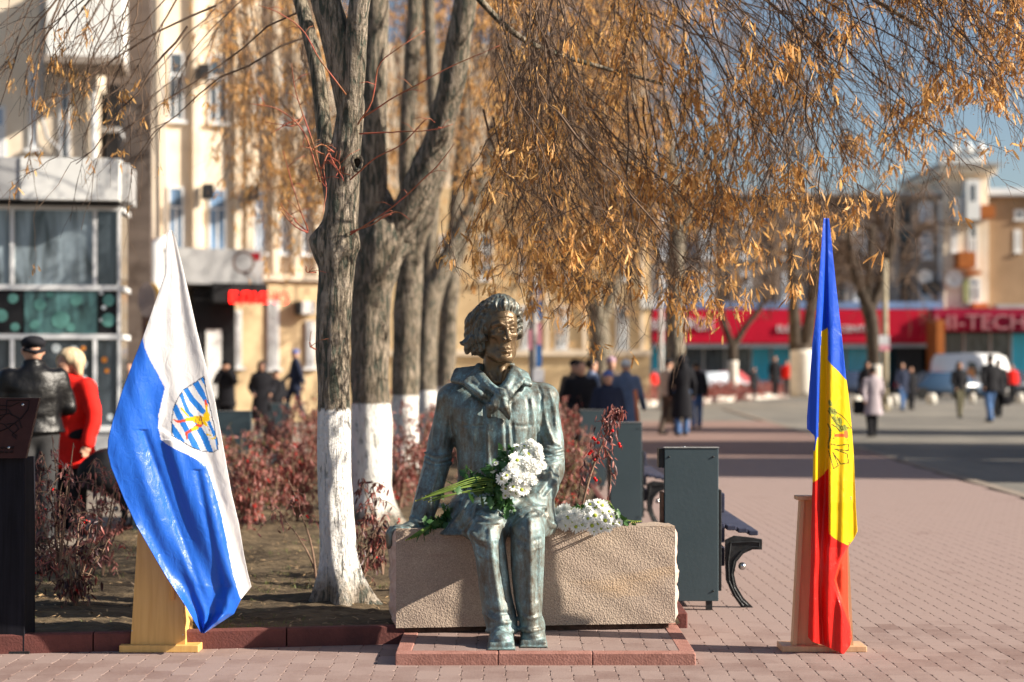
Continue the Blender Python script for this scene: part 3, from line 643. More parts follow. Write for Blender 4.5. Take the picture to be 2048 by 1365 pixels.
# ------------------------------------------------------------------ granite block
def granite():
    m, nt, b = new_mat('bush_hammered_granite'); L = nt.links.new
    tc = N_(nt, 'ShaderNodeTexCoord')
    n1 = N_(nt, 'ShaderNodeTexNoise', i_Scale=150.0, i_Detail=4.0, i_Roughness=.7); L(tc.outputs['Object'], n1.inputs['Vector'])
    n2 = N_(nt, 'ShaderNodeTexNoise', i_Scale=3.0, i_Detail=6.0, i_Roughness=.7); L(tc.outputs['Object'], n2.inputs['Vector'])
    vo = N_(nt, 'ShaderNodeTexVoronoi', i_Scale=105.0); L(tc.outputs['Object'], vo.inputs['Vector'])
    c1 = N_(nt, 'ShaderNodeValToRGB'); e = c1.color_ramp.elements; e[0].position = .30; e[0].color = (.25, .20, .17, 1); e[1].position = .66; e[1].color = (.52, .435, .365, 1)
    L(n1.outputs[0], c1.inputs[0])
    c2 = N_(nt, 'ShaderNodeValToRGB'); e = c2.color_ramp.elements; e[0].position = .35; e[0].color = (.80, .74, .70, 1); e[1].position = .70; e[1].color = (1, .95, .86, 1)
    L(n2.outputs[0], c2.inputs[0]); mx = N_(nt, 'ShaderNodeMixRGB', blend_type='MULTIPLY', i_0=1.0); L(c1.outputs[0], mx.inputs[1]); L(c2.outputs[0], mx.inputs[2])
    # rusty veins
    mp = N_(nt, 'ShaderNodeMapping'); mp.inputs['Rotation'].default_value = (0, math.radians(40), 0); mp.inputs['Scale'].default_value = (.7, 1, 5); L(tc.outputs['Object'], mp.inputs[0])
    n3 = N_(nt, 'ShaderNodeTexNoise', i_Scale=1.3, i_Detail=4.0); L(mp.outputs[0], n3.inputs['Vector'])
    r3 = N_(nt, 'ShaderNodeMapRange', i_1=.62, i_2=.74, i_3=0.0, i_4=.30); L(n3.outputs[0], r3.inputs[0])
    m3 = N_(nt, 'ShaderNodeMixRGB', blend_type='MIX'); m3.inputs[2].default_value = (.52, .31, .11, 1); L(r3.outputs[0], m3.inputs[0]); L(mx.outputs[0], m3.inputs[1])
    mp4 = N_(nt, 'ShaderNodeMapping'); mp4.inputs['Rotation'].default_value = (0, math.radians(-52), 0); mp4.inputs['Scale'].default_value = (.8, 1, 7); L(tc.outputs['Object'], mp4.inputs[0])
    n4 = N_(nt, 'ShaderNodeTexNoise', i_Scale=1.7, i_Detail=5.0); L(mp4.outputs[0], n4.inputs['Vector'])
    r4 = N_(nt, 'ShaderNodeMapRange', i_1=.64, i_2=.72, i_3=0.0, i_4=.5); L(n4.outputs[0], r4.inputs[0])
    m4 = N_(nt, 'ShaderNodeMixRGB', blend_type='MIX'); m4.inputs[2].default_value = (.24, .15, .12, 1); L(r4.outputs[0], m4.inputs[0]); L(m3.outputs[0], m4.inputs[1])
    L(m4.outputs[0], b.inputs['Base Color']); b.inputs['Roughness'].default_value = .8
    ad = N_(nt, 'ShaderNodeMath', operation='ADD'); L(n1.outputs[0], ad.inputs[0]); L(vo.outputs['Distance'], ad.inputs[1])
    bp = N_(nt, 'ShaderNodeBump', i_Strength=.8, i_Distance=.0035); L(ad.outputs[0], bp.inputs['Height']); L(bp.outputs[0], b.inputs['Normal'])
    return m
M_GRAN = granite()
M_ROUGH = mat('split_granite', (.48, .385, .335), .85, .2, 14, bump=.7, bscale=60, col2=(.34, .25, .22))
def make_block():
    a = np.array((wx(792, 8.22), 8.22)); b = np.array((wx(1350, 8.38), 8.38)); u = (b - a); Lx = np.linalg.norm(u); u /= Lx; n = np.array((-u[1], u[0]))
    blk = empty('stone_block', (a[0], a[1], PZ), 'rough-ended granite block with pitted tan front that the statue sits on', 'stone block')
    def W(x, d, z): return np.array((x * u[0] + d * n[0], x * u[1] + d * n[1], z))
    H = .595 - PZ; z0 = .028; D = .40
    # smooth-sawn faces
    nx_, nz = 60, 24; V = []; Fc = []
    def grid(fn, nu, nv, flip=False):
        s = len(V)
        for i in range(nu + 1):
            for j in range(nv + 1): V.append(fn(i / nu, j / nv))
        for i in range(nu):
            for j in range(nv):
                q = (s + i * (nv + 1) + j, s + (i + 1) * (nv + 1) + j, s + (i + 1) * (nv + 1) + j + 1, s + i * (nv + 1) + j + 1)
                Fc.append(q[::-1] if flip else q)
    wob = lambda s, t: .0015 * math.sin(s * 31 + t * 17)
    grid(lambda s, t: W(s * Lx, wob(s, t), z0 + t * (H - z0)), 40, 16)
    top = lambda s, t: W(s * Lx, t * D, H - (.0 if t < .45 else (t - .45) * .075 + .008 * math.sin(s * 40 + t * 9)))
    grid(top, 60, 10)
    grid(lambda s, t: W(s * Lx, t * D, z0), 2, 2, True); grid(lambda s, t: W(s * Lx, D, z0 + t * (H - .041 - z0)), 2, 2, True)
    mesh_np('sawn_stone', np.array(V), Fc, M_GRAN, blk)
    V.clear(); Fc.clear()
    from mathutils import noise
    def rough(side):
        def fn(s, t):
            x = 0 if side < 0 else Lx; e = min(t, 1 - t) * 2; edge = min(1.0, e * 7) * min(1.0, min(s, 1 - s) * 2 * 7)
            bul = (.014 + .018 * (abs(noise.noise(Vector((s * 3 + side, t * 5, side)))) + .6 * abs(noise.noise(Vector((s * 9, t * 16, side)))) )) * edge
            if side > 0: bul *= 1.1 if t < .55 else .9
            return W(x + side * (bul - .0005), s * D, z0 + t * (H - z0 - (.0 if s < .45 else (s - .45) * .075)))
        grid(fn, 22, 36, side < 0)
    rough(-1); mesh_np('split_end', np.array(V), Fc, M_ROUGH, blk); V.clear(); Fc.clear(); rough(1); mesh_np('split_end', np.array(V), Fc, M_ROUGH, blk)
    V.clear(); Fc.clear()
    grid(lambda s, t: W(.03 + s * (Lx - .06), .02, t * z0), 2, 1); grid(lambda s, t: W(Lx - .03, .02 + s * (D - .04), t * z0), 2, 1); grid(lambda s, t: W(.03, .02 + s * (D - .04), t * z0), 2, 1, True)
    mesh_np('mortar_bed', np.array(V), Fc, M_SAND, blk)
make_block()
# ------------------------------------------------------------------ the two flags on their wooden stands
def wood(name, c1, c2, sc=1.0, ro=.42, sp=.5):
    m, nt, b = new_mat(name); L = nt.links.new
    tc = N_(nt, 'ShaderNodeTexCoord'); mp = N_(nt, 'ShaderNodeMapping'); mp.inputs['Scale'].default_value = (14 * sc, 14 * sc, .9 * sc); L(tc.outputs['Object'], mp.inputs[0])
    n = N_(nt, 'ShaderNodeTexNoise', i_Scale=3.0, i_Detail=7.0, i_Roughness=.6, i_Distortion=.4); L(mp.outputs[0], n.inputs['Vector'])
    r = N_(nt, 'ShaderNodeValToRGB'); e = r.color_ramp.elements; e[0].position = .35; e[0].color = (*c2, 1); e[1].position = .65; e[1].color = (*c1, 1)
    L(n.outputs[0], r.inputs[0]); L(r.outputs[0], b.inputs['Base Color']); b.inputs['Roughness'].default_value = ro; b.inputs['Specular IOR Level'].default_value = sp
    return m
M_WOOD = wood('beech_laminate', (.76, .46, .15), (.66, .37, .11)); M_WOOD2 = wood('pale_beech_laminate', (.60, .37, .21), (.50, .29, .16))
def cloth(name):
    m, nt, b = new_mat(name); L = nt.links.new
    at = N_(nt, 'ShaderNodeAttribute', attribute_name='Col'); tc = N_(nt, 'ShaderNodeTexCoord')
    L(at.outputs['Color'], b.inputs['Base Color']); b.inputs['Roughness'].default_value = .30; b.inputs['Specular IOR Level'].default_value = .55
    b.inputs['Sheen Weight'].default_value = .15
    mp = N_(nt, 'ShaderNodeMapping'); mp.inputs['Scale'].default_value = (1.0, 1.0, .55); mp.inputs['Rotation'].default_value = (0, math.radians(25), 0); L(tc.outputs['Object'], mp.inputs[0])
    n = N_(nt, 'ShaderNodeTexNoise', i_Scale=22.0, i_Detail=6.0, i_Roughness=.55, i_Distortion=.8); L(mp.outputs[0], n.inputs['Vector'])
    bp = N_(nt, 'ShaderNodeBump', i_Strength=.6, i_Distance=.010); L(n.outputs[0], bp.inputs['Height']); L(bp.outputs[0], b.inputs['Normal'])
    tr = N_(nt, 'ShaderNodeBsdfTranslucent'); L(at.outputs['Color'], tr.inputs[0]); ms = N_(nt, 'ShaderNodeMixShader', i_0=.45)
    L(b.outputs[0], ms.inputs[1]); L(tr.outputs[0], ms.inputs[2]); L(ms.outputs[0], nt.nodes['Material Output'].inputs[0])
    return m
M_CLOTH = cloth('satin_flag_cloth')
def inpoly(x, y, poly):
    p = np.array(poly, float); r = np.zeros(x.shape, bool); j = len(p) - 1
    for i in range(len(p)):
        c = ((p[i, 1] > y) != (p[j, 1] > y)); xi = (p[j, 0] - p[i, 0]) * (y - p[i, 1]) / (p[j, 1] - p[i, 1] + 1e-9) + p[i, 0]
        r ^= c & (x < xi); j = i
    return r
def near_line(x, y, pts, w):
    pts = np.array(pts, float); d = np.full(x.shape, 1e9); w = np.interp(np.linspace(0, 1, len(pts)), np.linspace(0, 1, len(np.atleast_1d(w))), np.atleast_1d(w)); ok = np.zeros(x.shape, bool)
    for a, b, wa, wb in zip(pts[:-1], pts[1:], w[:-1], w[1:]):
        ab = b - a; t = np.clip(((x - a[0]) * ab[0] + (y - a[1]) * ab[1]) / (ab @ ab + 1e-9), 0, 1)
        ok |= np.hypot(x - a[0] - t * ab[0], y - a[1] - t * ab[1]) < (wa + (wb - wa) * t) / 2
    return ok
def drape(name, left, right, Y0, depth, colour, parent, off, step=1.7):
    """cloth between a left and a right edge curve (photo points), folded in depth"""
    l = np.array(left, float); r = np.array(right, float); y0, y1 = l[0, 1], max(l[-1, 1], r[-1, 1])
    py = np.arange(y0, y1 + .1, step); xl = np.interp(py, l[:, 1], l[:, 0]); xr = np.interp(py, r[:, 1], r[:, 0]); n = int((xr - xl).max() / step) + 2
    u = np.linspace(0, 1, n)[None]; PX = xl[:, None] + (xr - xl)[:, None] * u; PY = np.repeat(py[:, None], n, 1)
    Yd = Y0 + depth(PX, PY, u); V = np.stack([(PX - CX) * Yd / F, Yd, CH - (PY - HZ) * Yd / F], -1)
    C = colour(PX, PY); m, k = PX.shape; ii = (np.arange(m - 1)[:, None] * k + np.arange(k - 1)[None]).ravel()
    o = mesh_np(name, V.reshape(-1, 3) - np.asarray(off), np.stack([ii, ii + k, ii + k + 1, ii + 1], -1), M_CLOTH, parent, True, cols=C.reshape(-1, 3))
    sm = o.modifiers.new('thickness', 'SOLIDIFY'); sm.thickness = .0012; sm.offset = 0
    return o
# --- left: white and blue city flag
YL = 7.99
fl = empty('flag', P(338, 1296, YL) * (1, 1, 0) + (0, 0, .02), 'white and blue city flag with a shield crest draped over a pole', 'flag')
left = [(337, 461), (333, 470), (330, 549), (309, 608), (286, 674), (266, 724), (243, 786), (226, 840), (216, 880), (215, 905), (222, 935), (248, 999), (273, 1052), (331, 1152), (372, 1214), (403, 1268)]
right = [(345, 461), (351, 476), (365, 532), (380, 598), (394, 661), (414, 740), (430, 800), (445, 883), (463, 986), (478, 1048), (488, 1110), (496, 1148), (503, 1174), (482, 1199), (468, 1228), (407, 1268)]
wb = [(330, 461), (286, 674), (290, 695), (300, 718), (315, 745), (330, 775), (324, 800), (317, 830), (316, 855), (322, 880), (338, 892), (370, 908), (395, 920), (412, 932), (422, 960), (436, 1004), (449, 1060), (458, 1110), (466, 1150), (478, 1190), (483, 1201), (520, 1180), (540, 900), (440, 461)]
shield = [(408, 753), (386, 768), (374, 775.5), (367, 779.5), (355.6, 797), (347, 816.5), (343, 843), (343.5, 872), (365, 884), (384.6, 895.5), (401.7, 902), (425.5, 905), (436, 899.5), (435, 885), (424, 832), (412, 783)]
def z8(pts): return [(320 + a / 7.586, 740 + b / 7.586) for a, b in pts]
def col_left(x, y):
    c = np.zeros(x.shape + (3,)); c[:] = (.02, .165, .72); white = inpoly(x, y, wb); c[white] = (.82, .81, .82)
    hem = near_line(x, y, wb[1:6], 3.0); c[hem] = (.55, .56, .66)
    sh = inpoly(x, y, shield); c[sh] = (.80, .80, .82)
    blue = np.zeros(x.shape, bool)
    for pts, w in (([(640, 130), (680, 210)], [45, 30]), ([(530, 180), (620, 330), (705, 490)], [95, 90, 50]), ([(385, 285), (480, 440), (600, 580), (700, 680)], [75, 85, 90, 60]), ([(590, 890), (680, 1040), (765, 1250)], [80, 95, 85]),
                   ([(320, 370), (370, 520), (420, 640), (560, 800)], [55, 50, 60, 60]), ([(430, 950), (500, 1090), (560, 1210)], [80, 95, 95]), ([(225, 560), (290, 700), (370, 850), (430, 960)], [85, 90, 85, 80]), ([(180, 850), (240, 960), (330, 1090)], [60, 95, 80]),
                   ([(740, 790), (800, 930), (860, 1080), (872, 1200)], [45, 45, 40, 25]), ([(705, 340), (760, 560), (792, 690)], [12, 18, 8])):
        blue |= near_line(x, y, z8(pts), np.array(w) / 7.586)
    c[sh & blue] = (.025, .25, .74)
    def pt(pts, w, col): c[near_line(x, y, z8(pts), np.atleast_1d(w) / 7.586) & sh] = col
    red, yel, dk = (.78, .09, .04), (.86, .62, .01), (.35, .10, .05)
    pt([(430, 700), (320, 580)], 22, yel); pt([(200, 755), (280, 790), (400, 760), (530, 740)], [12, 38, 40, 60], red); pt([(415, 755), (480, 745)], 55, yel)
    pt([(410, 1060), (400, 960), (500, 900), (610, 830)], [10, 42, 45, 70], red); pt([(500, 905), (560, 880)], 55, yel); pt([(540, 750), (630, 770)], [105, 130], yel)
    for q in range(3): pt([(530 + q * 30, 710), (545 + q * 32, 800)], 6, dk)
    pt([(612, 700), (650, 820)], 26, dk); pt([(690, 470), (705, 560)], 38, red); pt([(705, 540), (706, 640)], [24, 34], yel); pt([(705, 685), (712, 740)], 92, yel); pt([(660, 770), (700, 840)], 40, yel)
    pt([(715, 985), (770, 995)], 20, yel); pt([(785, 1045), (830, 1040), (855, 965)], 24, yel); pt([(755, 715), (795, 720)], 6, dk); pt([(730, 860), (760, 950)], 5, dk)
    out = near_line(x, y, shield + [shield[0]], 1.6); c[out] = (.03, .05, .12)
    return c
def dep_left(x, y, u):
    t = np.clip((y - 461) / 800, 0, 1); a = .004 + .030 * t
    bx = np.interp(y, [461, 674, 775, 855, 932, 1200], [330, 300, 335, 320, 415, 480])
    d = -.5 * a * np.sin(u * 7.0 + t * 2.2) - .018 * t * np.sin(u * 15 - t * 5 + 1) + .012 * np.tanh((x - bx) / 6) * t
    d += .012 * np.exp(-((x - (300 + (y - 900) * .36)) / 9) ** 2) * (y > 860) - .012 * np.exp(-((x - (345 + (y - 900) * .26)) / 14) ** 2) * (y > 880) + .010 * np.exp(-((x - (392 + (y - 930) * .2)) / 8) ** 2) * (y > 940)
    d += .006 * np.sin(x * .045 + y * .016) * t + .0035 * np.sin(x * .16 - y * .05) * t
    return d + (x - 350) * .0010 - .03 * np.clip(u * 1.4 - .3, 0, 1) * t
drape('flag_cloth', left, right, YL - .10, dep_left, col_left, fl, fl.location)
MB().tube([P(345, 1200, YL + .02), P(342, 800, YL - .02), P(340, 466, YL - .09)], .011, 10).build('flagpole', M_WOOD, fl, True, fl.location)
def stand_left():
    s = empty('flag_stand', P(318, 1300, 7.99) * (1, 1, 0), 'yellow beech tapered stand on a flat base holding the white and blue flag', 'flag stand', 'wooden flag stands')
    o = s.location; Y = 7.99
    MB().box(wx(238, Y), wx(397, Y), Y, Y + .34, 0, .036, .003).build('base_board', M_WOOD, s, off=o)
    def board(x0, x1, x2, x3, z0, z1, y0, y1):
        v = [(x0, y0, z0), (x1, y0, z0), (x1, y1, z0), (x0, y1, z0), (x2, y0, z1), (x3, y0, z1), (x3, y1, z1), (x2, y1, z1)]
        return MB().add(v, [(3, 2, 1, 0), (4, 5, 6, 7), (0, 1, 5, 4), (1, 2, 6, 5), (2, 3, 7, 6), (3, 0, 4, 7)])
    zt = wz(1000, Y); a, b, c, d = wx(261, Y + .03), wx(371, Y + .03), wx(280, Y + .03), wx(352, Y + .03)
    board(a, b, c, d, .036, zt, Y + .03, Y + .048).build('front_panel', M_WOOD, s, off=o)
    board(a + .004, a + .022, c + .004, c + .022, .036, zt, Y + .0485, Y + .26).build('side_panel', M_WOOD, s, off=o); board(b - .022, b - .004, d - .022, d - .004, .036, zt, Y + .0485, Y + .26).build('side_panel', M_WOOD, s, off=o)
    MB().box(c - .02, d + .02, Y + .01, Y + .28, zt, zt + .02, .002).build('top_board', M_WOOD, s, off=o)
    for px_, py_ in ((264, 1262), (366, 1270)): MB().ball(P(px_, py_, Y + .029), .0035, 8).build('screw', M_WKERB, s, off=o)
stand_left()
# --- right: blue, yellow and red national flag
YR = 8.02
fr = empty('flag', P(1652, 1296, YR) * (1, 1, 0) + (0, 0, .02), 'blue, yellow and red national flag with an eagle crest hanging furled from a pole', 'flag')
leftR = [(1647, 437), (1644, 473), (1639, 543), (1632, 631), (1625, 684), (1620, 754), (1614, 835), (1614, 858), (1621, 864), (1629, 872), (1630, 884), (1627, 902), (1625, 966), (1622, 1060), (1621, 1136), (1617, 1234), (1616, 1274), (1624, 1284), (1650, 1292), (1684, 1308)]
rightR = [(1658, 437), (1662, 473), (1672, 571), (1683, 666), (1692, 754), (1697, 790), (1703, 851), (1708, 918), (1712, 1017), (1715, 1063), (1708, 1078), (1698, 1091), (1695, 1120), (1696, 1180), (1700, 1250), (1704, 1276), (1700, 1292), (1688, 1308)]
def z7(pts): return [(1620 + a / 6.82, 760 + b / 6.82) for a, b in pts]
def col_right(x, y):
    c = np.zeros(x.shape + (3,)); blue, yel, red = np.array((.01, .115, .76)), np.array((.92, .68, .0)), np.array((.80, .012, .006))
    sx1 = np.interp(y, [437, 600, 700, 900], [1650, 1646, 1641, 1636]); sx2 = np.interp(y, [437, 600, 660, 1070], [1653, 1655, 1656, 1658])
    c[:] = blue
    mid = (x > sx1) & (x < sx2); rt = x >= sx2; lf = x <= sx1
    c[mid & (y > 664 - (x - 1641) * .55)] = yel; c[rt & (y > np.interp(x, [1656, 1664, 1676, 1692], [720, 731, 742, 760]))] = yel
    lb = np.interp(x, [1612, 1629, 1634, 1645], [900, 900, 872, 864]); c[lf & (y > lb + 4)] = yel; c[(x < 1640) & (y > 902)] = yel
    rb = np.interp(x, [1620, 1632, 1646, 1656], [968, 962, 950, 938]); c[(x < sx2) & (y > rb)] = red
    c[rt & (y > np.interp(x, [1656, 1666, 1680, 1698, 1712], [1066, 1075, 1084, 1092, 1072]))] = red
    un = (x > np.interp(y, [1090, 1120, 1160, 1200, 1254], [1697, 1680, 1668, 1680, 1700])) & (y > 1088); c[un] = (.86, .07, .02)
    dk = (.10, .085, .0)
    def pt(pts, w, col): c[near_line(x, y, z7(pts), np.atleast_1d(w) / 6.82) & (x > 1655)] = col
    for a, b in (((270, 300), 45), ((285, 400), 60), ((330, 420), 55), ((330, 520), 60), ((400, 540), 60), ((360, 590), 45), ((410, 640), 60), ((470, 640), 60)): pt([a, (a[0] + 14, a[1] + 40)], b, (.34, .38, .06))
    for a, b in (((262, 290), (280, 350)), ((275, 390), (300, 450)), ((325, 400), (340, 460)), ((320, 520), (350, 560)), ((398, 520), (405, 590)), ((400, 640), (440, 690)), ((470, 620), (480, 680)), ((430, 620), (450, 680)), ((370, 500), (395, 560)), ((300, 410), (318, 460))): pt([a, b], 11, dk)
    pt([(250, 420), (300, 520), (360, 600), (420, 640)], 13, dk); pt([(350, 440), (430, 490), (500, 560), (565, 660), (500, 655)], 11, dk); pt([(300, 610), (360, 650), (400, 700)], 16, dk)
    pt([(350, 762), (470, 758)], 44, (.80, .16, .03)); pt([(490, 720), (495, 770)], 55, (.62, .2, .05)); pt([(325, 725), (350, 760), (305, 805), (360, 795)], 7, dk); pt([(500, 790), (515, 835)], 6, dk)
    for q in ([(290, 878), (380, 897), (525, 880), (520, 970), (330, 945), (505, 1010), (525, 1135), (420, 1150), (310, 990), (385, 1170), (320, 1215), (255, 970)],): pt(q, 13, dk)
    pt([(245, 600), (280, 680), (275, 780), (255, 860), (255, 930)], [10, 26, 26, 20, 18], (.10, .13, .02)); pt([(262, 660), (258, 720), (256, 780)], 8, (.8, .7, .2))
    return c
def dep_right(x, y, u):
    t = np.clip((y - 437) / 860, 0, 1); sx1 = np.interp(y, [437, 600, 700, 900], [1650, 1646, 1641, 1636]); sx2 = np.interp(y, [437, 600, 660, 1070, 1300], [1653, 1655, 1656, 1658, 1664])
    a = np.clip(t * 1.6, .12, 1)
    d = .045 * a * (1 / (1 + np.exp(-(x - sx1) / 1.2))) * np.clip((1180 - y) / 160, 0.25, 1) - .075 * a * (1 / (1 + np.exp(-(x - sx2) / .8))) * np.clip((1095 - y) / 90, 0, 1) - .045 * a * (1 / (1 + np.exp(-(x - sx2) / 10))) * np.clip((y - 1005) / 90, 0, 1)
    d += .05 * a * np.clip((x - sx2) / 50, 0, 1) ** 2 + .03 * a * np.clip((sx1 - x) / 30, 0, 1)
    d += .010 * a * np.sin(x * .22 + y * .004) + .006 * np.sin(y * .02 + x * .05)
    un = np.interp(y, [1090, 1120, 1160, 1200, 1254, 1300], [1697, 1680, 1668, 1680, 1700, 1710]); d += .03 / (1 + np.exp(-(x - un) / 1.5)) * (y > 1085)
    d += .02 * np.exp(-((x - 1640 - (y - 1200) * .1) / 7) ** 2) * np.clip((y - 1120) / 100, 0, 1)
    return d + (x - 1665) * .0010
drape('flag_cloth', leftR, rightR, YR - .06, dep_right, col_right, fr, fr.location, 1.3)
MB().tube([P(1655, 1180, YR + .06), P(1654, 800, YR + .02), P(1653, 441, YR - .045)], .011, 10).build('flagpole', M_WOOD2, fr, True, fr.location)
def stand_right():
    Y = 8.0; s = empty('flag_stand', P(1650, 1300, Y) * (1, 1, 0), 'pale beech tapered stand open at the front behind the red, yellow and blue flag', 'flag stand', 'wooden flag stands'); o = s.location
    MB().box(wx(1564, Y), wx(1734, Y), Y, Y + .16, 0, .030, .003).build('base_board', M_WOOD2, s, off=o)
    zt = wz(1001, Y); q = Y + .025
    def board(x0, x1, x2, x3, y0, y1):
        v = [(x0, y0, .030), (x1, y0, .030), (x1, y1, .030), (x0, y1, .030), (x2, y0, zt), (x3, y0, zt), (x3, y1, zt), (x2, y1, zt)]
        return MB().add(v, [(3, 2, 1, 0), (4, 5, 6, 7), (0, 1, 5, 4), (1, 2, 6, 5), (2, 3, 7, 6), (3, 0, 4, 7)])
    a0, a1, b0, b1 = wx(1585, q), wx(1707, q), wx(1601, q), wx(1693, q)
    board(a0, a0 + .022, b0, b0 + .020, q, q + .06).build('side_panel', M_WOOD2, s, off=o); board(a1 - .020, a1, b1 - .018, b1, q, q + .06).build('side_panel', M_WOOD2, s, off=o)
    board(a0 + .023, a1 - .021, b0 + .021, b1 - .019, q + .02, q + .036).build('back_panel', M_WOOD2, s, off=o)
    MB().box(b0 - .022, b1 + .022, q - .02, q + .065, zt, zt + .020, .002).build('top_board', M_WOOD2, s, off=o)
stand_right()
# ------------------------------------------------------------------ trees
from mathutils import noise as mnoise
def bark(name, c1, c2, white_z=None, fiss=1.0):
    m, nt, b = new_mat(name); L = nt.links.new
    geo = N_(nt, 'ShaderNodeNewGeometry'); mp = N_(nt, 'ShaderNodeMapping'); mp.inputs['Scale'].default_value = (42, 42, 6.5); L(geo.outputs['Position'], mp.inputs[0])
    n = N_(nt, 'ShaderNodeTexNoise', i_Scale=1.0, i_Detail=6.0, i_Roughness=.62, i_Distortion=.6); L(mp.outputs[0], n.inputs['Vector'])
    n2 = N_(nt, 'ShaderNodeTexNoise', i_Scale=6.0, i_Detail=6.0, i_Roughness=.7); L(geo.outputs['Position'], n2.inputs['Vector'])
    r = N_(nt, 'ShaderNodeValToRGB'); e = r.color_ramp.elements; e[0].position = .42; e[0].color = (c2[0] * .35, c2[1] * .5, c2[2] * .5, 1); e[1].position = .60; e[1].color = (*c1, 1)
    k = e.new(.49); k.color = (*c2, 1)
    L(n.outputs[0], r.inputs[0])
    r2 = N_(nt, 'ShaderNodeValToRGB'); e = r2.color_ramp.elements; e[0].position = .35; e[0].color = (.60, .58, .50, 1); e[1].position = .6; e[1].color = (1, 1, 1, 1); L(n2.outputs[0], r2.inputs[0])
    mx = N_(nt, 'ShaderNodeMixRGB', blend_type='MULTIPLY', i_0=.8); L(r.outputs[0], mx.inputs[1]); L(r2.outputs[0], mx.inputs[2]); out = mx.outputs[0]
    if white_z:
        sx = N_(nt, 'ShaderNodeSeparateXYZ'); L(geo.outputs['Position'], sx.inputs[0])
        a = N_(nt, 'ShaderNodeMath', operation='MULTIPLY_ADD', i_1=.12); L(n.outputs[0], a.inputs[0]); L(sx.outputs[2], a.inputs[2])
        mr = N_(nt, 'ShaderNodeMapRange', i_1=white_z + .072, i_2=white_z + .058, i_3=0.0, i_4=1.0); L(a.outputs[0], mr.inputs[0])
        # lime wash is thin in the deep cracks and rubbed off near the ground
        cr = N_(nt, 'ShaderNodeMapRange', i_1=.36, i_2=.44, i_3=.25, i_4=1.0); L(n.outputs[0], cr.inputs[0])
        lo = N_(nt, 'ShaderNodeMath', operation='MULTIPLY_ADD', i_1=.45); L(n2.outputs[0], lo.inputs[0]); L(sx.outputs[2], lo.inputs[2]); lr = N_(nt, 'ShaderNodeMapRange', i_1=.36, i_2=.56, i_3=.05, i_4=1.0); L(lo.outputs[0], lr.inputs[0])
        m1 = N_(nt, 'ShaderNodeMath', operation='MULTIPLY'); L(mr.outputs[0], m1.inputs[0]); L(cr.outputs[0], m1.inputs[1]); m2 = N_(nt, 'ShaderNodeMath', operation='MULTIPLY'); L(m1.outputs[0], m2.inputs[0]); L(lr.outputs[0], m2.inputs[1])
        wm = N_(nt, 'ShaderNodeMixRGB', blend_type='MIX'); wm.inputs[2].default_value = (.88, .86, .82, 1); L(m2.outputs[0], wm.inputs[0]); L(out, wm.inputs[1]); out = wm.outputs[0]
    L(out, b.inputs['Base Color']); b.inputs['Roughness'].default_value = .9
    bp = N_(nt, 'ShaderNodeBump', i_Strength=1.0 * fiss, i_Distance=.05); L(n.outputs[0], bp.inputs['Height'])
    b2 = N_(nt, 'ShaderNodeBump', i_Strength=.8, i_Distance=.014); n3 = N_(nt, 'ShaderNodeTexNoise', i_Scale=48.0, i_Detail=4.0); L(geo.outputs['Position'], n3.inputs['Vector']); L(n3.outputs[0], b2.inputs['Height']); L(bp.outputs[0], b2.inputs['Normal']); L(b2.outputs[0], b.inputs['Normal'])
    return m
M_BARK = bark('grey_linden_bark', (.40, .335, .265), (.20, .16, .12), 1.18)
M_BARK2 = bark('plain_bark', (.40, .34, .26), (.18, .145, .105), None); M_BARK3 = bark('grey_linden_bark_low_wash', (.37, .305, .235), (.17, .135, .10), 1.12)
M_TWIG = mat('brown_twig', (.145, .095, .065), .8, .3, 12, col2=(.07, .048, .036)); M_RED = mat('red_shoot', (.33, .07, .055), .55, .3, 8, col2=(.24, .12, .05))
def leafmat(name, c1, c2, tr=.4, rough=.6):
    m, nt, b = new_mat(name); L = nt.links.new
    geo = N_(nt, 'ShaderNodeNewGeometry'); n = N_(nt, 'ShaderNodeTexNoise', i_Scale=7.0, i_Detail=3.0); L(geo.outputs['Position'], n.inputs['Vector'])
    ri = N_(nt, 'ShaderNodeMath', operation='MULTIPLY_ADD', i_1=.7); L(geo.outputs['Random Per Island'], ri.inputs[0]); h = N_(nt, 'ShaderNodeMath', operation='MULTIPLY_ADD', i_1=.5); L(n.outputs[0], h.inputs[0]); L(h.outputs[0], ri.inputs[2]); h.inputs[2].default_value = -.08
    r = N_(nt, 'ShaderNodeValToRGB'); e = r.color_ramp.elements; e[0].position = .1; e[0].color = (*c2, 1); e[1].position = .75; e[1].color = (*c1, 1); L(ri.outputs[0], r.inputs[0])
    L(r.outputs[0], b.inputs['Base Color']); b.inputs['Roughness'].default_value = rough
    t = N_(nt, 'ShaderNodeBsdfTranslucent'); L(r.outputs[0], t.inputs[0]); ms = N_(nt, 'ShaderNodeMixShader', i_0=tr); L(b.outputs[0], ms.inputs[1]); L(t.outputs[0], ms.inputs[2]); L(ms.outputs[0], nt.nodes['Material Output'].inputs[0])
    return m
M_BRACT = leafmat('dry_linden_bract', (.84, .49, .17), (.36, .15, .04), .5)
M_NUT = mat('linden_nutlet', (.30, .17, .07), .8, .3, 9)

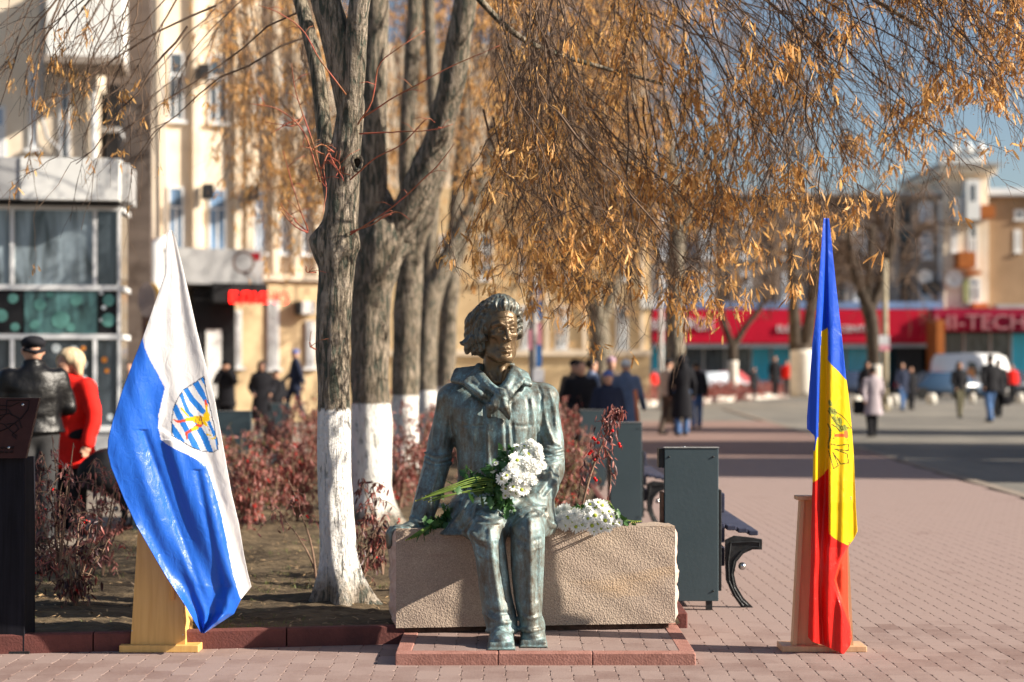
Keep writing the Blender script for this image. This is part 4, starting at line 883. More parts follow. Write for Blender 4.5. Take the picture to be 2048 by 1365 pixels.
def px_path(p): return np.array([P(a, b, y) for a, b, y, r in p]), np.array([r * y / F for a, b, y, r in p])
def trunk(pts, name, m, parent, n=28, seg=14, rough=.10, off=(0, 0, 0), knobs=(), flare=False, cap=False):
    p, r = px_path(pts); k = seg * (len(p) - 1); P_ = spline(p, k); R_ = np.maximum(spline(np.c_[r, r, r], k)[:, 0], .004)
    v, f = tube(P_, R_, n, True); v = np.array(v); c = np.repeat(P_, n, 0); d = v - c; rn = np.linalg.norm(d, axis=1, keepdims=True); d = d / (rn + 1e-9)
    sc = np.array([mnoise.noise(Vector((q[0] * 16 + 3, q[1] * 16, q[2] * 1.9))) * .65 + mnoise.noise(Vector((q[0] * 34, q[1] * 34, q[2] * 5))) * .38 + mnoise.noise(Vector((q[0] * 5, q[1] * 5, q[2] * 2.2 + 9))) * .8 for q in v])[:, None]
    dv = rough * np.minimum(rn, .25) * sc
    for kx, ky, kY, kr, h in knobs:
        kc = P(kx, ky, kY); kr *= kY / F; q = np.exp(-((v - kc) ** 2).sum(1) / (kr * kr))[:, None]; dv = dv + h * q * (1 + sc * .6)
    if flare:
        z = v[:, 2:3]; ang = np.arctan2(d[:, 1:2], d[:, 0:1]); dv = dv + np.clip(.42 - z, 0, .4) ** 2 * (1.1 + np.cos(ang * 5 + 1) * .8) * .55
    v = v + d * dv
    return mesh_np(name, v - np.asarray(off), f, m, parent, True)

def drop_twigs(starts, tips, lift, r0, n2, n3, L2, L3, rng, m=9, fat=1.0, hang=0.0):
    """level 1 boughs from starts to tips, level 2 twigs along them, level 3 twiglets; returns tubes and leaf anchors"""
    N = len(starts); t = np.linspace(0, 1, m)[None, :, None]
    mid = (starts + tips) / 2 + np.c_[rng.normal(0, .12, N), rng.normal(0, .12, N), lift * rng.uniform(.4, 1.3, N)]
    if np.ndim(hang) or hang:
        hx = rng.uniform(.0, 1.0, (N, 1)) * hang; low = np.c_[starts[:, :2] * .8 + tips[:, :2] * .2, starts[:, 2:] * .35 + tips[:, 2:] * .65]; mid = mid * (1 - hx) + low * hx
    p = (1 - t) ** 2 * starts[:, None] + 2 * t * (1 - t) * mid[:, None] + t ** 2 * tips[:, None]
    p[:, 1:] += np.cumsum(rng.normal(0, .018, (N, m - 1, 3)), 1)
    r = np.linspace(r0, .0022 * fat, m)[None] * rng.uniform(.6, 1.2, (N, 1))
    sets = [(p, r)]
    def sub(p, r, n, L, r1, m2, g, tmin=.15):
        N, m, _ = p.shape; i = rng.integers(0, N, N * n); tt = rng.uniform(tmin, 1, N * n) ** .8 * (m - 1.001); k = tt.astype(int); fr = (tt - k)[:, None]
        s = p[i, k] * (1 - fr) + p[i, k + 1] * fr; tan = p[i, k + 1] - p[i, k]; tan /= np.linalg.norm(tan, axis=1, keepdims=True) + 1e-9
        d = rng.normal(0, 1, s.shape); d -= (d * tan).sum(1, keepdims=True) * tan; d /= np.linalg.norm(d, axis=1, keepdims=True); d = tan * .9 + d * rng.uniform(.35, 1.0, (len(s), 1)); d /= np.linalg.norm(d, axis=1, keepdims=True)
        ln = L * rng.uniform(.4, 1.3, (len(s), 1)); t = np.linspace(0, 1, m2)[None, :, None]
        q = s[:, None] + d[:, None] * ln[:, None] * t; q[..., 2] -= (g * ln * (t[..., 0] ** 2))
        q[:, 1:] += np.cumsum(rng.normal(0, .03, (len(s), m2 - 1, 3)) * ln[:, None], 1)
        rr = np.linspace(r1, r1 * .45, m2)[None] * np.ones((len(s), 1)); return q, rr
    q2, r2 = sub(p, r, n2, L2, .0028 * fat, 7, .35); sets.append((q2, r2))
    q3, r3 = sub(q2, r2, n3, L3, .0016 * fat, 4, .2, .1); sets.append((q3, r3))
    return sets
def bract_shape(L=.062, w=.0125):
    xs = [(0, 0, 0), (L * .25, w * .35, .002), (L * .6, w * .5, .006), (L * .9, w * .3, .003), (L, 0, -.002), (L * .9, -w * .3, .003), (L * .6, -w * .5, .006), (L * .25, -w * .35, .002)]
    v = np.array([(y, z, -x) for x, y, z in xs]); v[:, 1] += .010 * (v[:, 2] / L) ** 2 * 2
    f = [(0, 1, 7), (1, 2, 6, 7), (2, 3, 5, 6), (3, 4, 5)]
    return v, f
BV, BF = bract_shape()
def rots(n, rng, tilt=.6):
    """random hanging orientations"""
    a = rng.uniform(0, 2 * np.pi, n); t = rng.normal(0, tilt, n); b = rng.uniform(0, 2 * np.pi, n)
    Rz = np.zeros((n, 3, 3)); Rz[:, 0, 0] = np.cos(a); Rz[:, 0, 1] = -np.sin(a); Rz[:, 1, 0] = np.sin(a); Rz[:, 1, 1] = np.cos(a); Rz[:, 2, 2] = 1
    ax = np.stack([np.cos(b), np.sin(b), np.zeros(n)], 1); K = np.zeros((n, 3, 3)); K[:, 0, 2] = ax[:, 1]; K[:, 2, 0] = -ax[:, 1]; K[:, 1, 2] = -ax[:, 0]; K[:, 2, 1] = ax[:, 0]
    Rt = np.eye(3)[None] + np.sin(t)[:, None, None] * K + (1 - np.cos(t))[:, None, None] * (K @ K)
    return Rt @ Rz
def stamp(v, f, pos, R, s):
    n = len(pos); V = (R @ (v.T[None] * s[:, None, None])).transpose(0, 2, 1) + pos[:, None]
    byk = {}
    for q in f: byk.setdefault(len(q), []).append(q)
    return V.reshape(-1, 3), [(np.array(q)[None] + (np.arange(n) * len(v))[:, None, None]).reshape(-1, k) for k, q in byk.items()]
OCT = np.array([(1, 0, 0), (0, 1, 0), (-1, 0, 0), (0, -1, 0), (0, 0, 1), (0, 0, -1)]) * .0035; OCF = [(0, 1, 4), (1, 2, 4), (2, 3, 4), (3, 0, 4), (1, 0, 5), (2, 1, 5), (3, 2, 5), (0, 3, 5)]
def foliage(sets, parent, off, rng, nb, scale=1.0, sides=(5, 4, 3), nparts=0, nuts=.6, keep=None, clus=5):
    off = np.asarray(off, float)
    for (p, r), n, nm in zip(sets, sides, ('branches', 'twigs', 'twiglets')):
        v, f = tubes_np(p - off, r, n); o = mesh_np(nm, v, f, M_TWIG, parent, True); o['kind'] = 'stuff'
    p = np.concatenate([sets[1][0][:, -3:].reshape(-1, 3), sets[2][0][:, 1:].reshape(-1, 3)]); 
    if keep is not None: p = p[keep(p)]
    gap = np.sin(p[:, 0] * 3.1 + p[:, 2] * 2.3 + p[:, 1]) + np.sin(p[:, 0] * 5.3 - p[:, 2] * 6.1) + np.sin(p[:, 2] * 9.7 + p[:, 0] * 1.7) + rng.normal(0, .7, len(p)); p = p[gap > -.1]
    c = p[rng.integers(0, len(p), nb // clus)]; pos = np.repeat(c, clus, 0) + rng.normal(0, .019 * scale, (len(c) * clus, 3)); n = len(pos)
    R = rots(n, rng, .55); s = rng.uniform(.6, 1.25, n) * scale
    if nparts:
        d = np.hypot((pos[:, 0] / pos[:, 1] * F + CX) - 1500, (HZ - (pos[:, 2] - CH) / pos[:, 1] * F) - 400) + 60 * pos[:, 1] - 400 * s; inn = (np.abs(pos[:, 0] / pos[:, 1] * F) < 1020) & ((pos[:, 2] - CH) / pos[:, 1] * F < 740)
        order = np.argsort(np.where(inn, d, 1e9)); pick = order[:nparts]; rest = order[nparts:]; me = None
        for i in pick:
            if me is None: o = mesh_np('bract', BV, BF, M_BRACT); me = o.data
            else: o = bpy.data.objects.new('bract', me); COL.objects.link(o)
            o.parent = parent; M = Matrix(R[i].tolist()).to_4x4() @ Matrix.Scale(s[i], 4); M.translation = Vector(pos[i] - off); o.matrix_local = M
    else: rest = np.arange(n)
    v, f = stamp(BV, BF, pos[rest] - off, R[rest], s[rest]); o = mesh_np('bracts', v, f, M_BRACT, parent); o['kind'] = 'stuff'
    k = int(n * nuts); ip = rng.integers(0, n, k); q = pos[ip] + np.c_[rng.normal(0, .018, k), rng.normal(0, .018, k), -rng.uniform(.02, .085, k)] * scale
    v, f = stamp(OCT, OCF, q - off, np.tile(np.eye(3), (k, 1, 1)), np.ones(k) * scale); o = mesh_np('nutlets', v, f, M_NUT, parent); o['kind'] = 'stuff'

# --- tree 1, in focus beside the block
T1 = np.array((wx(678, 9.2), 9.2, .05))
t1 = empty('linden_tree', T1, 'knotty linden tree nearest the statue, its trunk limewashed below and in sharp focus', 'tree', 'linden trees in a row along the bed')
trunk([(690, 1240, 9.2, 36), (684, 1200, 9.2, 35), (676, 1120, 9.2, 36), (671, 1000, 9.2, 35), (668, 900, 9.2, 34), (668, 820, 9.2, 33), (667, 700, 9.2, 33), (668, 600, 9.2, 35), (672, 540, 9.2, 37), (671, 505, 9.2, 42), (676, 470, 9.2, 40), (681, 430, 9.2, 34), (686, 370, 9.2, 33), (692, 300, 9.2, 30), (698, 250, 9.2, 28), (702, 200, 9.2, 26), (700, 150, 9.2, 14), (698, 120, 9.2, 6)],
      'trunk', M_BARK, t1, 44, 22, .16, T1, [(628, 478, 9.15, 24, .045), (716, 492, 9.12, 20, .03), (645, 320, 9.2, 24, .030), (712, 325, 9.12, 14, .018), (690, 205, 9.1, 16, .015), (722, 190, 9.15, 10, .012)], True)
trunk([(699, 250, 9.2, 22), (692, 175, 9.2, 28), (676, 90, 9.2, 30), (655, 10, 9.2, 29), (625, -110, 9.2, 27), (560, -300, 9.3, 22), (450, -560, 9.6, 16)], 'limb', M_BARK, t1, 30, 12, .10, T1)
trunk([(699, 250, 9.19, 20), (706, 165, 9.17, 24), (712, 80, 9.15, 22), (722, -10, 9.1, 20), (760, -150, 9.1, 19), (860, -320, 9.0, 16), (1000, -480, 9.0, 12)], 'limb', M_BARK, t1, 28, 12, .10, T1)
trunk([(668, 420, 9.35, 16), (655, 330, 9.4, 16), (645, 230, 9.45, 15), (632, 130, 9.5, 15), (600, 0, 9.6, 14), (560, -130, 9.7, 13), (460, -330, 9.9, 9)], 'limb', M_BARK2, t1, 20, 10, .08, T1)
# the healed branch stub with its hole
def ring():
    c = P(714, 326, 9.075); R = Matrix.Rotation(math.radians(28), 3, 'Z'); ang = np.linspace(0, 2 * np.pi, 22)
    v = []; f = []; n = 10; m = 22
    for i in range(m):
        a = 2 * math.pi * i / m
        for j in range(n):
            b = 2 * math.pi * j / n; rr = .034 + .011 * math.cos(b) + .003 * math.sin(a * 3); q = R @ Vector((rr * math.cos(a) * .82, -.014 * math.sin(b), rr * math.sin(a) * 1.15)); v.append(c + np.array(q))
    for i in range(m):
        for j in range(n): f.append((i * n + j, ((i + 1) % m) * n + j, ((i + 1) % m) * n + (j + 1) % n, i * n + (j + 1) % n))
    mesh_np('branch_scar', np.array(v) - T1, f, M_BARK, t1, True)
    M_HOLE = mat('dark_hollow', (.02, .014, .01), 1, .2, 5); MB().ball(c + np.array((.0, .012, 0)), (.024, .012, .034), 12).build('hollow', M_HOLE, t1, True, T1)  # near-black ball set inside the ring as the hole
ring()
# red shoots
for pts in ([(692, 190), (640, 120), (606, 60), (560, 25), (518, 8)], [(648, 372), (632, 300), (610, 230), (596, 180), (588, 125)], [(606, 232), (590, 252), (530, 244)] , [(616, 462), (604, 430), (582, 365), (565, 300)], [(600, 240), (575, 250), (545, 268)], [(614, 466), (585, 450), (553, 415)], [(616, 466), (590, 440), (560, 405)],
            [(640, 365), (610, 270), (560, 222), (500, 208)], [(700, 470), (760, 430), (820, 380), (880, 320), (905, 285)], [(720, 240), (780, 200), (850, 160), (930, 120), (1000, 90)], [(715, 250), (745, 200), (760, 130), (800, 95), (850, 60)], [(718, 268), (780, 265), (860, 262), (905, 250)],
            [(700, 360), (745, 320), (800, 290), (850, 240), (870, 245)], [(660, 300), (650, 330), (655, 380), (650, 430)], [(650, 310), (620, 296), (600, 292)], [(668, 305), (645, 292), (628, 300)], [(700, 465), (740, 450), (790, 425), (820, 440)], [(640, 340), (660, 320), (685, 350), (690, 362)], [(655, 300), (675, 340), (700, 350)],
            [(664, 316), (680, 330), (672, 352)], [(632, 545), (615, 545), (612, 530)], [(632, 700), (622, 695), (618, 685)]):
    q = [P(a, b, 9.1 + i * .02 * random.uniform(-1, 1) - .05 * i) for i, (a, b) in enumerate(pts)]; s = spline(q, 18); s[1:] += np.cumsum(RNG.normal(0, .0012, s[1:].shape), 0)
    MB().tube(s, np.linspace(.0050, .0020, 18), 6).build('shoot', M_RED, t1, True, T1)
    for _ in range(3):
        k = random.randint(6, 15); e = s[k] + np.array((random.uniform(-.1, .12), random.uniform(-.05, .05), random.uniform(-.02, .09))); MB().tube([s[k], (s[k] + e) / 2 + np.array((0, 0, .012)), e], [.0022, .0018, .0013], 5).build('shoot', M_RED, t1, True, T1)

rng1 = np.random.default_rng(11)
def env_tips(n, rng, xr, env, y0, y1, top=-120, pw=1.0, clamp=None):
    px = rng.uniform(*xr, n); ym = np.interp(px, [e[0] for e in env], [e[1] for e in env]); py = top + (ym - top) * rng.uniform(0, 1, n) ** pw; Y = rng.uniform(y0, y1, n)
    return px, py, Y, np.stack([(px - CX) * Y / F, Y, CH - (py - HZ) * Y / F], 1)
# main limbs that carry the sharp canopy (above the frame)
limbs = [[(990, -470, 9.0, 12), (1200, -430, 9.2, 11), (1500, -330, 9.4, 9), (1850, -230, 9.4, 6), (2150, -120, 9.3, 4)], [(860, -320, 9.0, 13), (1050, -260, 9.6, 11), (1300, -180, 9.9, 9), (1600, -80, 10.0, 6), (1850, 60, 10.0, 4)], [(760, -150, 9.1, 11), (900, -60, 9.5, 8), (1020, 60, 9.8, 6), (1120, 110, 10, 5), (1330, 170, 10.2, 3)]]
for q in limbs: trunk(q, 'bough', M_BARK2, t1, 12, 10, .05, T1)
env1 = [(930, 520), (1060, 600), (1200, 595), (1350, 575), (1500, 560), (1620, 510), (1700, 465), (1850, 390), (1905, 330), (1970, 270), (2060, 185), (2300, 120)]
px, py, Y, tips = env_tips(235, rng1, (990, 2300), env1, 8.75, 11.2, -60, .62)
sx = px - rng1.uniform(-120, 430, len(px)); sx[px > 1650] -= 120; sx = np.maximum(sx, 960 + rng1.uniform(0, 150, len(px))); sy = py - rng1.uniform(220, 520, len(px)); sy = np.minimum(sy, 250)
starts = np.stack([(sx - CX) * (Y + .1) / F, Y + rng1.normal(0, .25, len(Y)), CH - (sy - HZ) * Y / F], 1); starts[:, 1] = np.maximum(starts[:, 1], 8.7)
sets = drop_twigs(starts, tips, .22, .0065, 9, 4, .36, .14, rng1, hang=np.where(px > 1480, .25, .95)[:, None])
below = lambda p: np.ones(len(p), bool)
foliage(sets, t1, T1, rng1, 12000, 1.15, (6, 4, 3), 300, .8)
# lower left twigs of the same tree, thinner, with few bracts
px, py, Y, tips = env_tips(26, rng1, (-80, 330), [(-80, 330), (120, 345), (250, 330), (330, 160)], 9.6, 11.5, -40, .8)
sx = px + rng1.uniform(80, 420, len(px)); sy = py - rng1.uniform(250, 460, len(px))
starts = np.stack([(sx - CX) * Y / F, Y, CH - (sy - HZ) * Y / F], 1)
sets = drop_twigs(starts, tips, .05, .0075, 5, 3, .42, .15, rng1)
foliage(sets, t1, T1, rng1, 330, 1.0, (6, 4, 3), 0, .8)
# few sharp sprays around the statue's head
tp = np.array([P(930, 560, 9.2), P(1040, 600, 8.95), P(1110, 640, 9.0), P(1170, 600, 9.1), P(1260, 590, 9.1), P(950, 470, 9.3), P(900, 500, 9.6), P(1030, 560, 9.3)]); st = tp + np.c_[rng1.uniform(.0, .35, 8), rng1.normal(0, .1, 8), rng1.uniform(.5, .8, 8)]
foliage(drop_twigs(st, tp, .1, .004, 5, 4, .20, .10, rng1), t1, T1, rng1, 200, 1.0, (5, 4, 3), 0, .8)

# --- trees 2 to 7, receding down the bed
def row_tree(label, trunks, crown, seed, nb, fat, sc, white=True, group='linden trees in a row along the bed', n=120, n2=9, n3=4, lab_m=None):
    base, _ = px_path(trunks[0][:1]); base = base[0] * (1, 1, 0) + (0, 0, .05); rng = np.random.default_rng(seed)
    t = empty('linden_tree', base, label, 'tree', group)
    for i, q in enumerate(trunks): trunk(q, 'trunk' if i == 0 else 'limb', M_BARK3 if white else M_BARK2, t, 24 if i == 0 else 14, 9, .16, base, (), i == 0 and white)
    if crown:
        for xr, env, y0, y1, frac, dx in crown:
            px, py, Y, tips = env_tips(int(n * frac), rng, xr, env, y0, y1, -90, .8); sx = px - dx * rng.uniform(.5, 1.5, len(px)); sy = py - rng.uniform(150, 420, len(px))
            st = np.stack([(sx - CX) * Y / F, Y + rng.normal(0, .5, len(Y)), CH - (sy - HZ) * Y / F], 1)
            foliage(drop_twigs(st, tips, .4, .010 * fat, n2, n3, .34 * fat, .16 * fat, rng, fat=fat), t, base, rng, int(nb * frac), sc, (4, 3, 3), 0, .2)
    return t
G = lambda Y: HZ + (CH - .05) * F / Y
row_tree('thick dark linden tree just behind the nearest one, forking wide above its limewash', [[(741, G(14), 14, 50), (743, 960, 14, 40), (742, 820, 14, 39), (740, 700, 14, 38), (742, 600, 14, 40), (752, 530, 14, 48), (765, 470, 14, 50), (768, 425, 14, 34), (770, 395, 14, 16), (770, 375, 14, 4)], [(750, 470, 14, 34), (742, 380, 14, 32), (744, 250, 14, 29), (750, 100, 14, 26), (745, -80, 14, 23), (690, -400, 14.5, 16)],
          [(790, 470, 14, 34), (830, 390, 13.9, 32), (872, 290, 13.8, 29), (902, 170, 13.7, 27), (925, 40, 13.6, 25), (950, -120, 13.5, 22), (1020, -400, 13, 15)]],
         [((960, 1300), [(960, 470), (1100, 560), (1300, 540)], 13.2, 16.5, .7, -20), ((520, 640), [(520, 380), (560, 450), (640, 420)], 13.5, 16.0, .16, 30)], 21, 7000, 1.25, 1.15, n=80)
row_tree('third linden tree of the row, pale straight stem behind the thick forked one', [[(806, G(19), 19, 34), (808, 900, 19, 28), (810, 780, 19, 27), (815, 600, 19, 27), (820, 520, 19, 26), (818, 430, 19, 20), (815, 300, 19, 17), (822, 150, 19, 16), (830, 0, 19, 15), (835, -150, 19, 13)], [(822, 520, 19, 20), (855, 420, 19, 19), (885, 300, 19, 18), (900, 150, 19, 17), (950, -60, 19, 14)]],
         [((440, 640), [(440, 250), (500, 440), (560, 500), (640, 520)], 17, 22, .30, 20), ((930, 1300), [(930, 440), (1000, 540), (1300, 560)], 17, 22, .55, 0)], 22, 11000, 1.5, 1.3, n=130)
row_tree('fourth linden tree of the row, leaning right behind the third', [[(850, G(24), 24, 28), (850, 860, 24, 24), (852, 780, 24, 22), (855, 660, 24, 22), (862, 590, 24, 24), (880, 550, 24, 20), (915, 470, 24, 15), (950, 400, 24, 13), (985, 280, 24, 11), (1010, 120, 24, 10), (1040, -60, 24, 8)], [(858, 590, 24, 16), (862, 460, 24, 14), (870, 300, 24, 13), (860, 60, 24, 11), (855, -120, 24, 9)]],
         [((470, 1300), [(470, 200), (520, 430), (620, 520), (700, 480), (800, 300), (900, 460), (1000, 570), (1300, 560)], 24.5, 29, 1.0, 10)], 23, 18000, 1.8, 1.5, n=170)
row_tree('dark linden tree further down the row behind the statue\'s left shoulder', [[(888, G(30), 30, 22), (890, 800, 30, 19), (896, 640, 30, 18), (905, 520, 30, 17), (915, 380, 30, 13), (930, 200, 30, 11), (920, 0, 30, 9)], [(900, 560, 30, 12), (930, 480, 30, 10), (975, 350, 30, 8), (1010, 180, 30, 7)]],
         [((620, 1320), [(620, 450), (800, 540), (1000, 610), (1200, 600), (1500, 540)], 31, 38, 1.0, 0)], 24, 14000, 2.2, 1.8, n=110)
row_tree('linden tree trunk with a dark hollow in front of the yellow building', [[(1200, HZ + 78, 46, 24), (1200, 740, 46, 22), (1196, 640, 46, 20), (1185, 560, 46, 18), (1190, 420, 46, 12), (1200, 250, 46, 9)], [(1205, 640, 46, 14), (1240, 540, 46, 11), (1290, 420, 46, 8)]],
         [((1050, 1400), [(1050, 620), (1200, 640), (1400, 560)], 44, 52, 1.0, 0)], 25, 2600, 2.8, 2.4, False, 'street trees beyond the walk', n=60)
row_tree('tall dark tree trunk left of the red shop sign lettering', [[(1347, G(42), 42, 22), (1349, 740, 42, 20), (1351, 640, 42, 19), (1350, 560, 42, 18), (1352, 480, 42, 16), (1345, 360, 42, 12), (1330, 200, 42, 9)], [(1352, 500, 42, 10), (1385, 400, 42, 8), (1430, 250, 42, 6)]],
         [((1280, 1620), [(1280, 520), (1450, 540), (1620, 500)], 39, 46, 1.0, 0)], 26, 2200, 2.6, 2.2, False, 'street trees beyond the walk', n=55)
M_DARKB = mat('dark_bark', (.085, .065, .05), .9, .3, 2); M_LIME = mat('limewash', (.62, .58, .52), .9, .1, 3)
def far_tree(label, Y, trunks, wash, tw, seed, bare=True):
    base = np.array((wx(trunks[0][0][0], Y), Y, 0)); t = empty('street_tree', base, label, 'tree', 'street trees beyond the walk'); rng = np.random.default_rng(seed)
    for i, q in enumerate(trunks): trunk([(a, b, Y, r) for a, b, r in q], 'trunk' if i == 0 else 'limb', M_DARKB, t, 10, 6, .1, base)
    if wash: trunk([(a, b, Y, r) for a, b, r in wash], 'limewash', M_LIME, t, 12, 4, .05, base)
    xr, y0, y1, n = tw; px = rng.uniform(*xr, n); py = rng.uniform(y0, y1, n); Yt = Y + rng.uniform(-3, 3, n)
    tips = np.stack([(px - CX) * Yt / F, Yt, CH - (py - HZ) * Yt / F], 1); c = trunks[-1][-1]; sx = c[0] + (px - c[0]) * .35; sy = np.minimum(py + rng.uniform(-20, 90, n), 640)
    st = np.stack([(sx - CX) * Yt / F, Yt, CH - (sy - HZ) * Yt / F], 1)
    s = drop_twigs(st, tips, .6, .05, 7, 2, 1.4, .7, rng, fat=9)
    for (p, r), nm in zip(s, ('branches', 'twigs', 'twiglets')):
        v, f = tubes_np(p - base, r, 3); o = mesh_np(nm, v, f, M_TWIG, t); o['kind'] = 'stuff'
far_tree('young Y-shaped street tree with white foot before the turquoise glazing', 84, [[(1466, 790, 9), (1466, 720, 9), (1466, 690, 9)], [(1466, 695, 8), (1452, 660, 7), (1443, 620, 6), (1440, 540, 5)], [(1466, 695, 8), (1490, 655, 6), (1525, 610, 5), (1550, 570, 4)]], [(1466, 792, 10.5), (1466, 750, 10), (1466, 722, 10)], ((1400, 1560), 430, 600, 26), 41)
far_tree('double-stemmed dark tree with broad white foot left of the tricolour flag', 75, [[(1606, 790, 24), (1604, 720, 22), (1600, 690, 22)], [(1592, 700, 14), (1588, 620, 12), (1582, 520, 9), (1570, 430, 6)], [(1612, 700, 15), (1622, 620, 12), (1632, 540, 9), (1640, 430, 6)]], [(1606, 795, 27), (1605, 740, 25), (1604, 700, 24)], ((1540, 1700), 400, 600, 34), 42)
far_tree('dark tree forking into upright limbs beside the lamp pole on the right', 62, [[(1748, 800, 13), (1748, 740, 13), (1745, 660, 14), (1735, 610, 15)], [(1738, 620, 13), (1715, 560, 10), (1700, 500, 8), (1695, 400, 5)], [(1735, 615, 10), (1738, 540, 8), (1745, 450, 5)], [(1740, 620, 12), (1765, 560, 10), (1785, 480, 8), (1790, 380, 5)]], [(1750, 760, 16), (1750, 744, 15), (1750, 730, 14)], ((1640, 1860), 380, 580, 40), 43)
# ------------------------------------------------------------------ buildings (each with walls, windows, panes of its own)
M_CREAM = mat('cream_render', (.80, .69, .55), .9, .12, .9, bump=.2, bscale=6, col2=(.64, .53, .40)); M_YEL = mat('yellow_limestone', (.66, .51, .31), .9, .16, 1.4, bump=.4, bscale=5, col2=(.50, .36, .21))
M_BROWN_SHADE = mat('shaded_brown_wall', (.11, .09, .08), .9, .12, .6, stretch=(1, 1, 6), col2=(.075, .06, .055)); M_WHITE = mat('white_panel', (.76, .76, .74), .6, .06, 1.0); M_WFR = mat('white_window_frame', (.74, .75, .76), .5, .06, 2)
M_GREYP = mat('grey_panel', (.42, .42, .42), .6, .12, 1.2, col2=(.33, .33, .34)); M_DARK = mat('dark_fascia', (.018, .018, .02), .5, .1, 3); M_REDF = mat('red_fascia', (.55, .005, .03), .5, .1, .4); M_MAR = mat('maroon_fascia', (.30, .004, .035), .5, .1, .4)
M_STONE = mat('grey_brown_stone', (.30, .255, .215), .9, .14, .8, bump=.4, bscale=3, col2=(.215, .18, .155)); M_BRICKB = mat('brown_brick', (.33, .22, .135), .9, .14, .5, bump=.3, bscale=3, col2=(.26, .17, .10)); M_ROOF = mat('pale_slate_roof', (.42, .42, .42), .7, .1, .5)
M_ORANGE = mat('orange_panel', (.42, .13, .03), .7, .12, 2); M_BLUEC = mat('blue_cornice', (.18, .30, .52), .6, .1, 1)
def glass(name, col, rough=.08, var=.5, scale=2.0):
    m, nt, b = new_mat(name); L = nt.links.new
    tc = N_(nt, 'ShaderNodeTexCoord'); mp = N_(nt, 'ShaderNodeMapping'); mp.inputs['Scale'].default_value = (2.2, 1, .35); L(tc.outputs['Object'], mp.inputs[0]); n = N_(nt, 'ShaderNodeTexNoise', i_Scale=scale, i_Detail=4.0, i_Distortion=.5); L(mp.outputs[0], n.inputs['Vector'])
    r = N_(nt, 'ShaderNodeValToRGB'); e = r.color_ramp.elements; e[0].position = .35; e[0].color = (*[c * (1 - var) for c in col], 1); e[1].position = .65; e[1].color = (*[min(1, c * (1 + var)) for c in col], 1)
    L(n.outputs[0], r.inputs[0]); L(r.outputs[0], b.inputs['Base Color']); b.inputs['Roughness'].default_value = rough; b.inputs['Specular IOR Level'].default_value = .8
    return m
M_GL = glass('dark_window_glass', (.055, .07, .085)); M_GLB = glass('blue_window_glass', (.12, .20, .32)); M_TURQ = glass('turquoise_film_glass', (.01, .42, .62), .25, .2, .3); M_GLP = glass('pavilion_glass', (.17, .21, .24), .10, .85, 2.4)  # pavilion glass: reflections painted in as streaky tone variation
def bx(b, name, m, x0, x1, y0, y1, z0, z1, bev=0, parent=None):
    pr = parent if parent is not None else b; base = b.location; o = MB().box(x0, x1, y0, y1, z0, z1, bev).build(name, m, pr, off=base if pr is b else np.array(base) + np.array(pr.location)); return o
def window(b, px0, px1, py0, py1, Y, gm, cross=True, fm=None, fr=.07, bars=0, sill=True, cxr=.0):
    """frame proud of the wall with recessed pane"""
    fm = fm or M_WFR; x0, x1, z1, z0 = wx(px0, Y), wx(px1, Y), wz(py0, Y), wz(py1, Y); mb = MB(); y = Y - .05; o = b.location
    mb.box(x0, x0 + fr, y, Y + .12, z0, z1); mb.box(x1 - fr, x1, y, Y + .12, z0, z1); mb.box(x0 + fr, x1 - fr, y, Y + .12, z1 - fr, z1); mb.box(x0 + fr, x1 - fr, y, Y + .12, z0, z0 + fr)
    if cross:
        zc = z0 + (z1 - z0) * .68; mb.box(x0 + fr, x1 - fr, y + .004, Y + .11, zc - fr / 2, zc + fr / 2); xc = (x0 + x1) / 2; mb.box(xc - fr / 2, xc + fr / 2, y + .006, Y + .108, z0 + fr, zc - fr / 2)
    w = mb.build('window', fm, b, off=o)
    g = MB().box(x0 + fr, x1 - fr, Y - .028, Y - .006, z0 + fr, z1 - fr).build('pane', gm, w, off=o)
    if bars:
        mg = MB()
        for k in range(bars):
            xx = x0 + (x1 - x0) * (k + 1) / (bars + 1); mg.box(xx - .012, xx + .012, y - .05, y - .03, z0, z1)
        mg.box(x0, x1, y - .052, y - .028, (z0 + z1) / 2 - .015, (z0 + z1) / 2 + .015); mg.build('grille', M_WFR, w, off=o)
    if sill: MB().box(x0 - .08, x1 + .08, Y - .16, Y + .0, z0 - .07, z0 - .003).build('sill', fm, w, off=o)
    return w
def text(s, size, loc, m, parent, off, ext=.02, rot=None, sx=1.0, name='letters'):
    cu = bpy.data.curves.new(name, 'FONT'); cu.body = s; cu.size = size; cu.extrude = ext; cu.resolution_u = 3
    ob = bpy.data.objects.new(name + '_tmp', cu); COL.objects.link(ob); bpy.context.view_layer.update()
    me = bpy.data.meshes.new_from_object(ob.evaluated_get(bpy.context.evaluated_depsgraph_get())); bpy.data.objects.remove(ob); me.materials.clear(); me.materials.append(m)
    o = bpy.data.objects.new(name, me); COL.objects.link(o); o.parent = parent; o.rotation_euler = rot or (math.radians(90), 0, 0); o.scale = (sx, 1, 1); o.location = Vector(loc) - Vector(off); return o

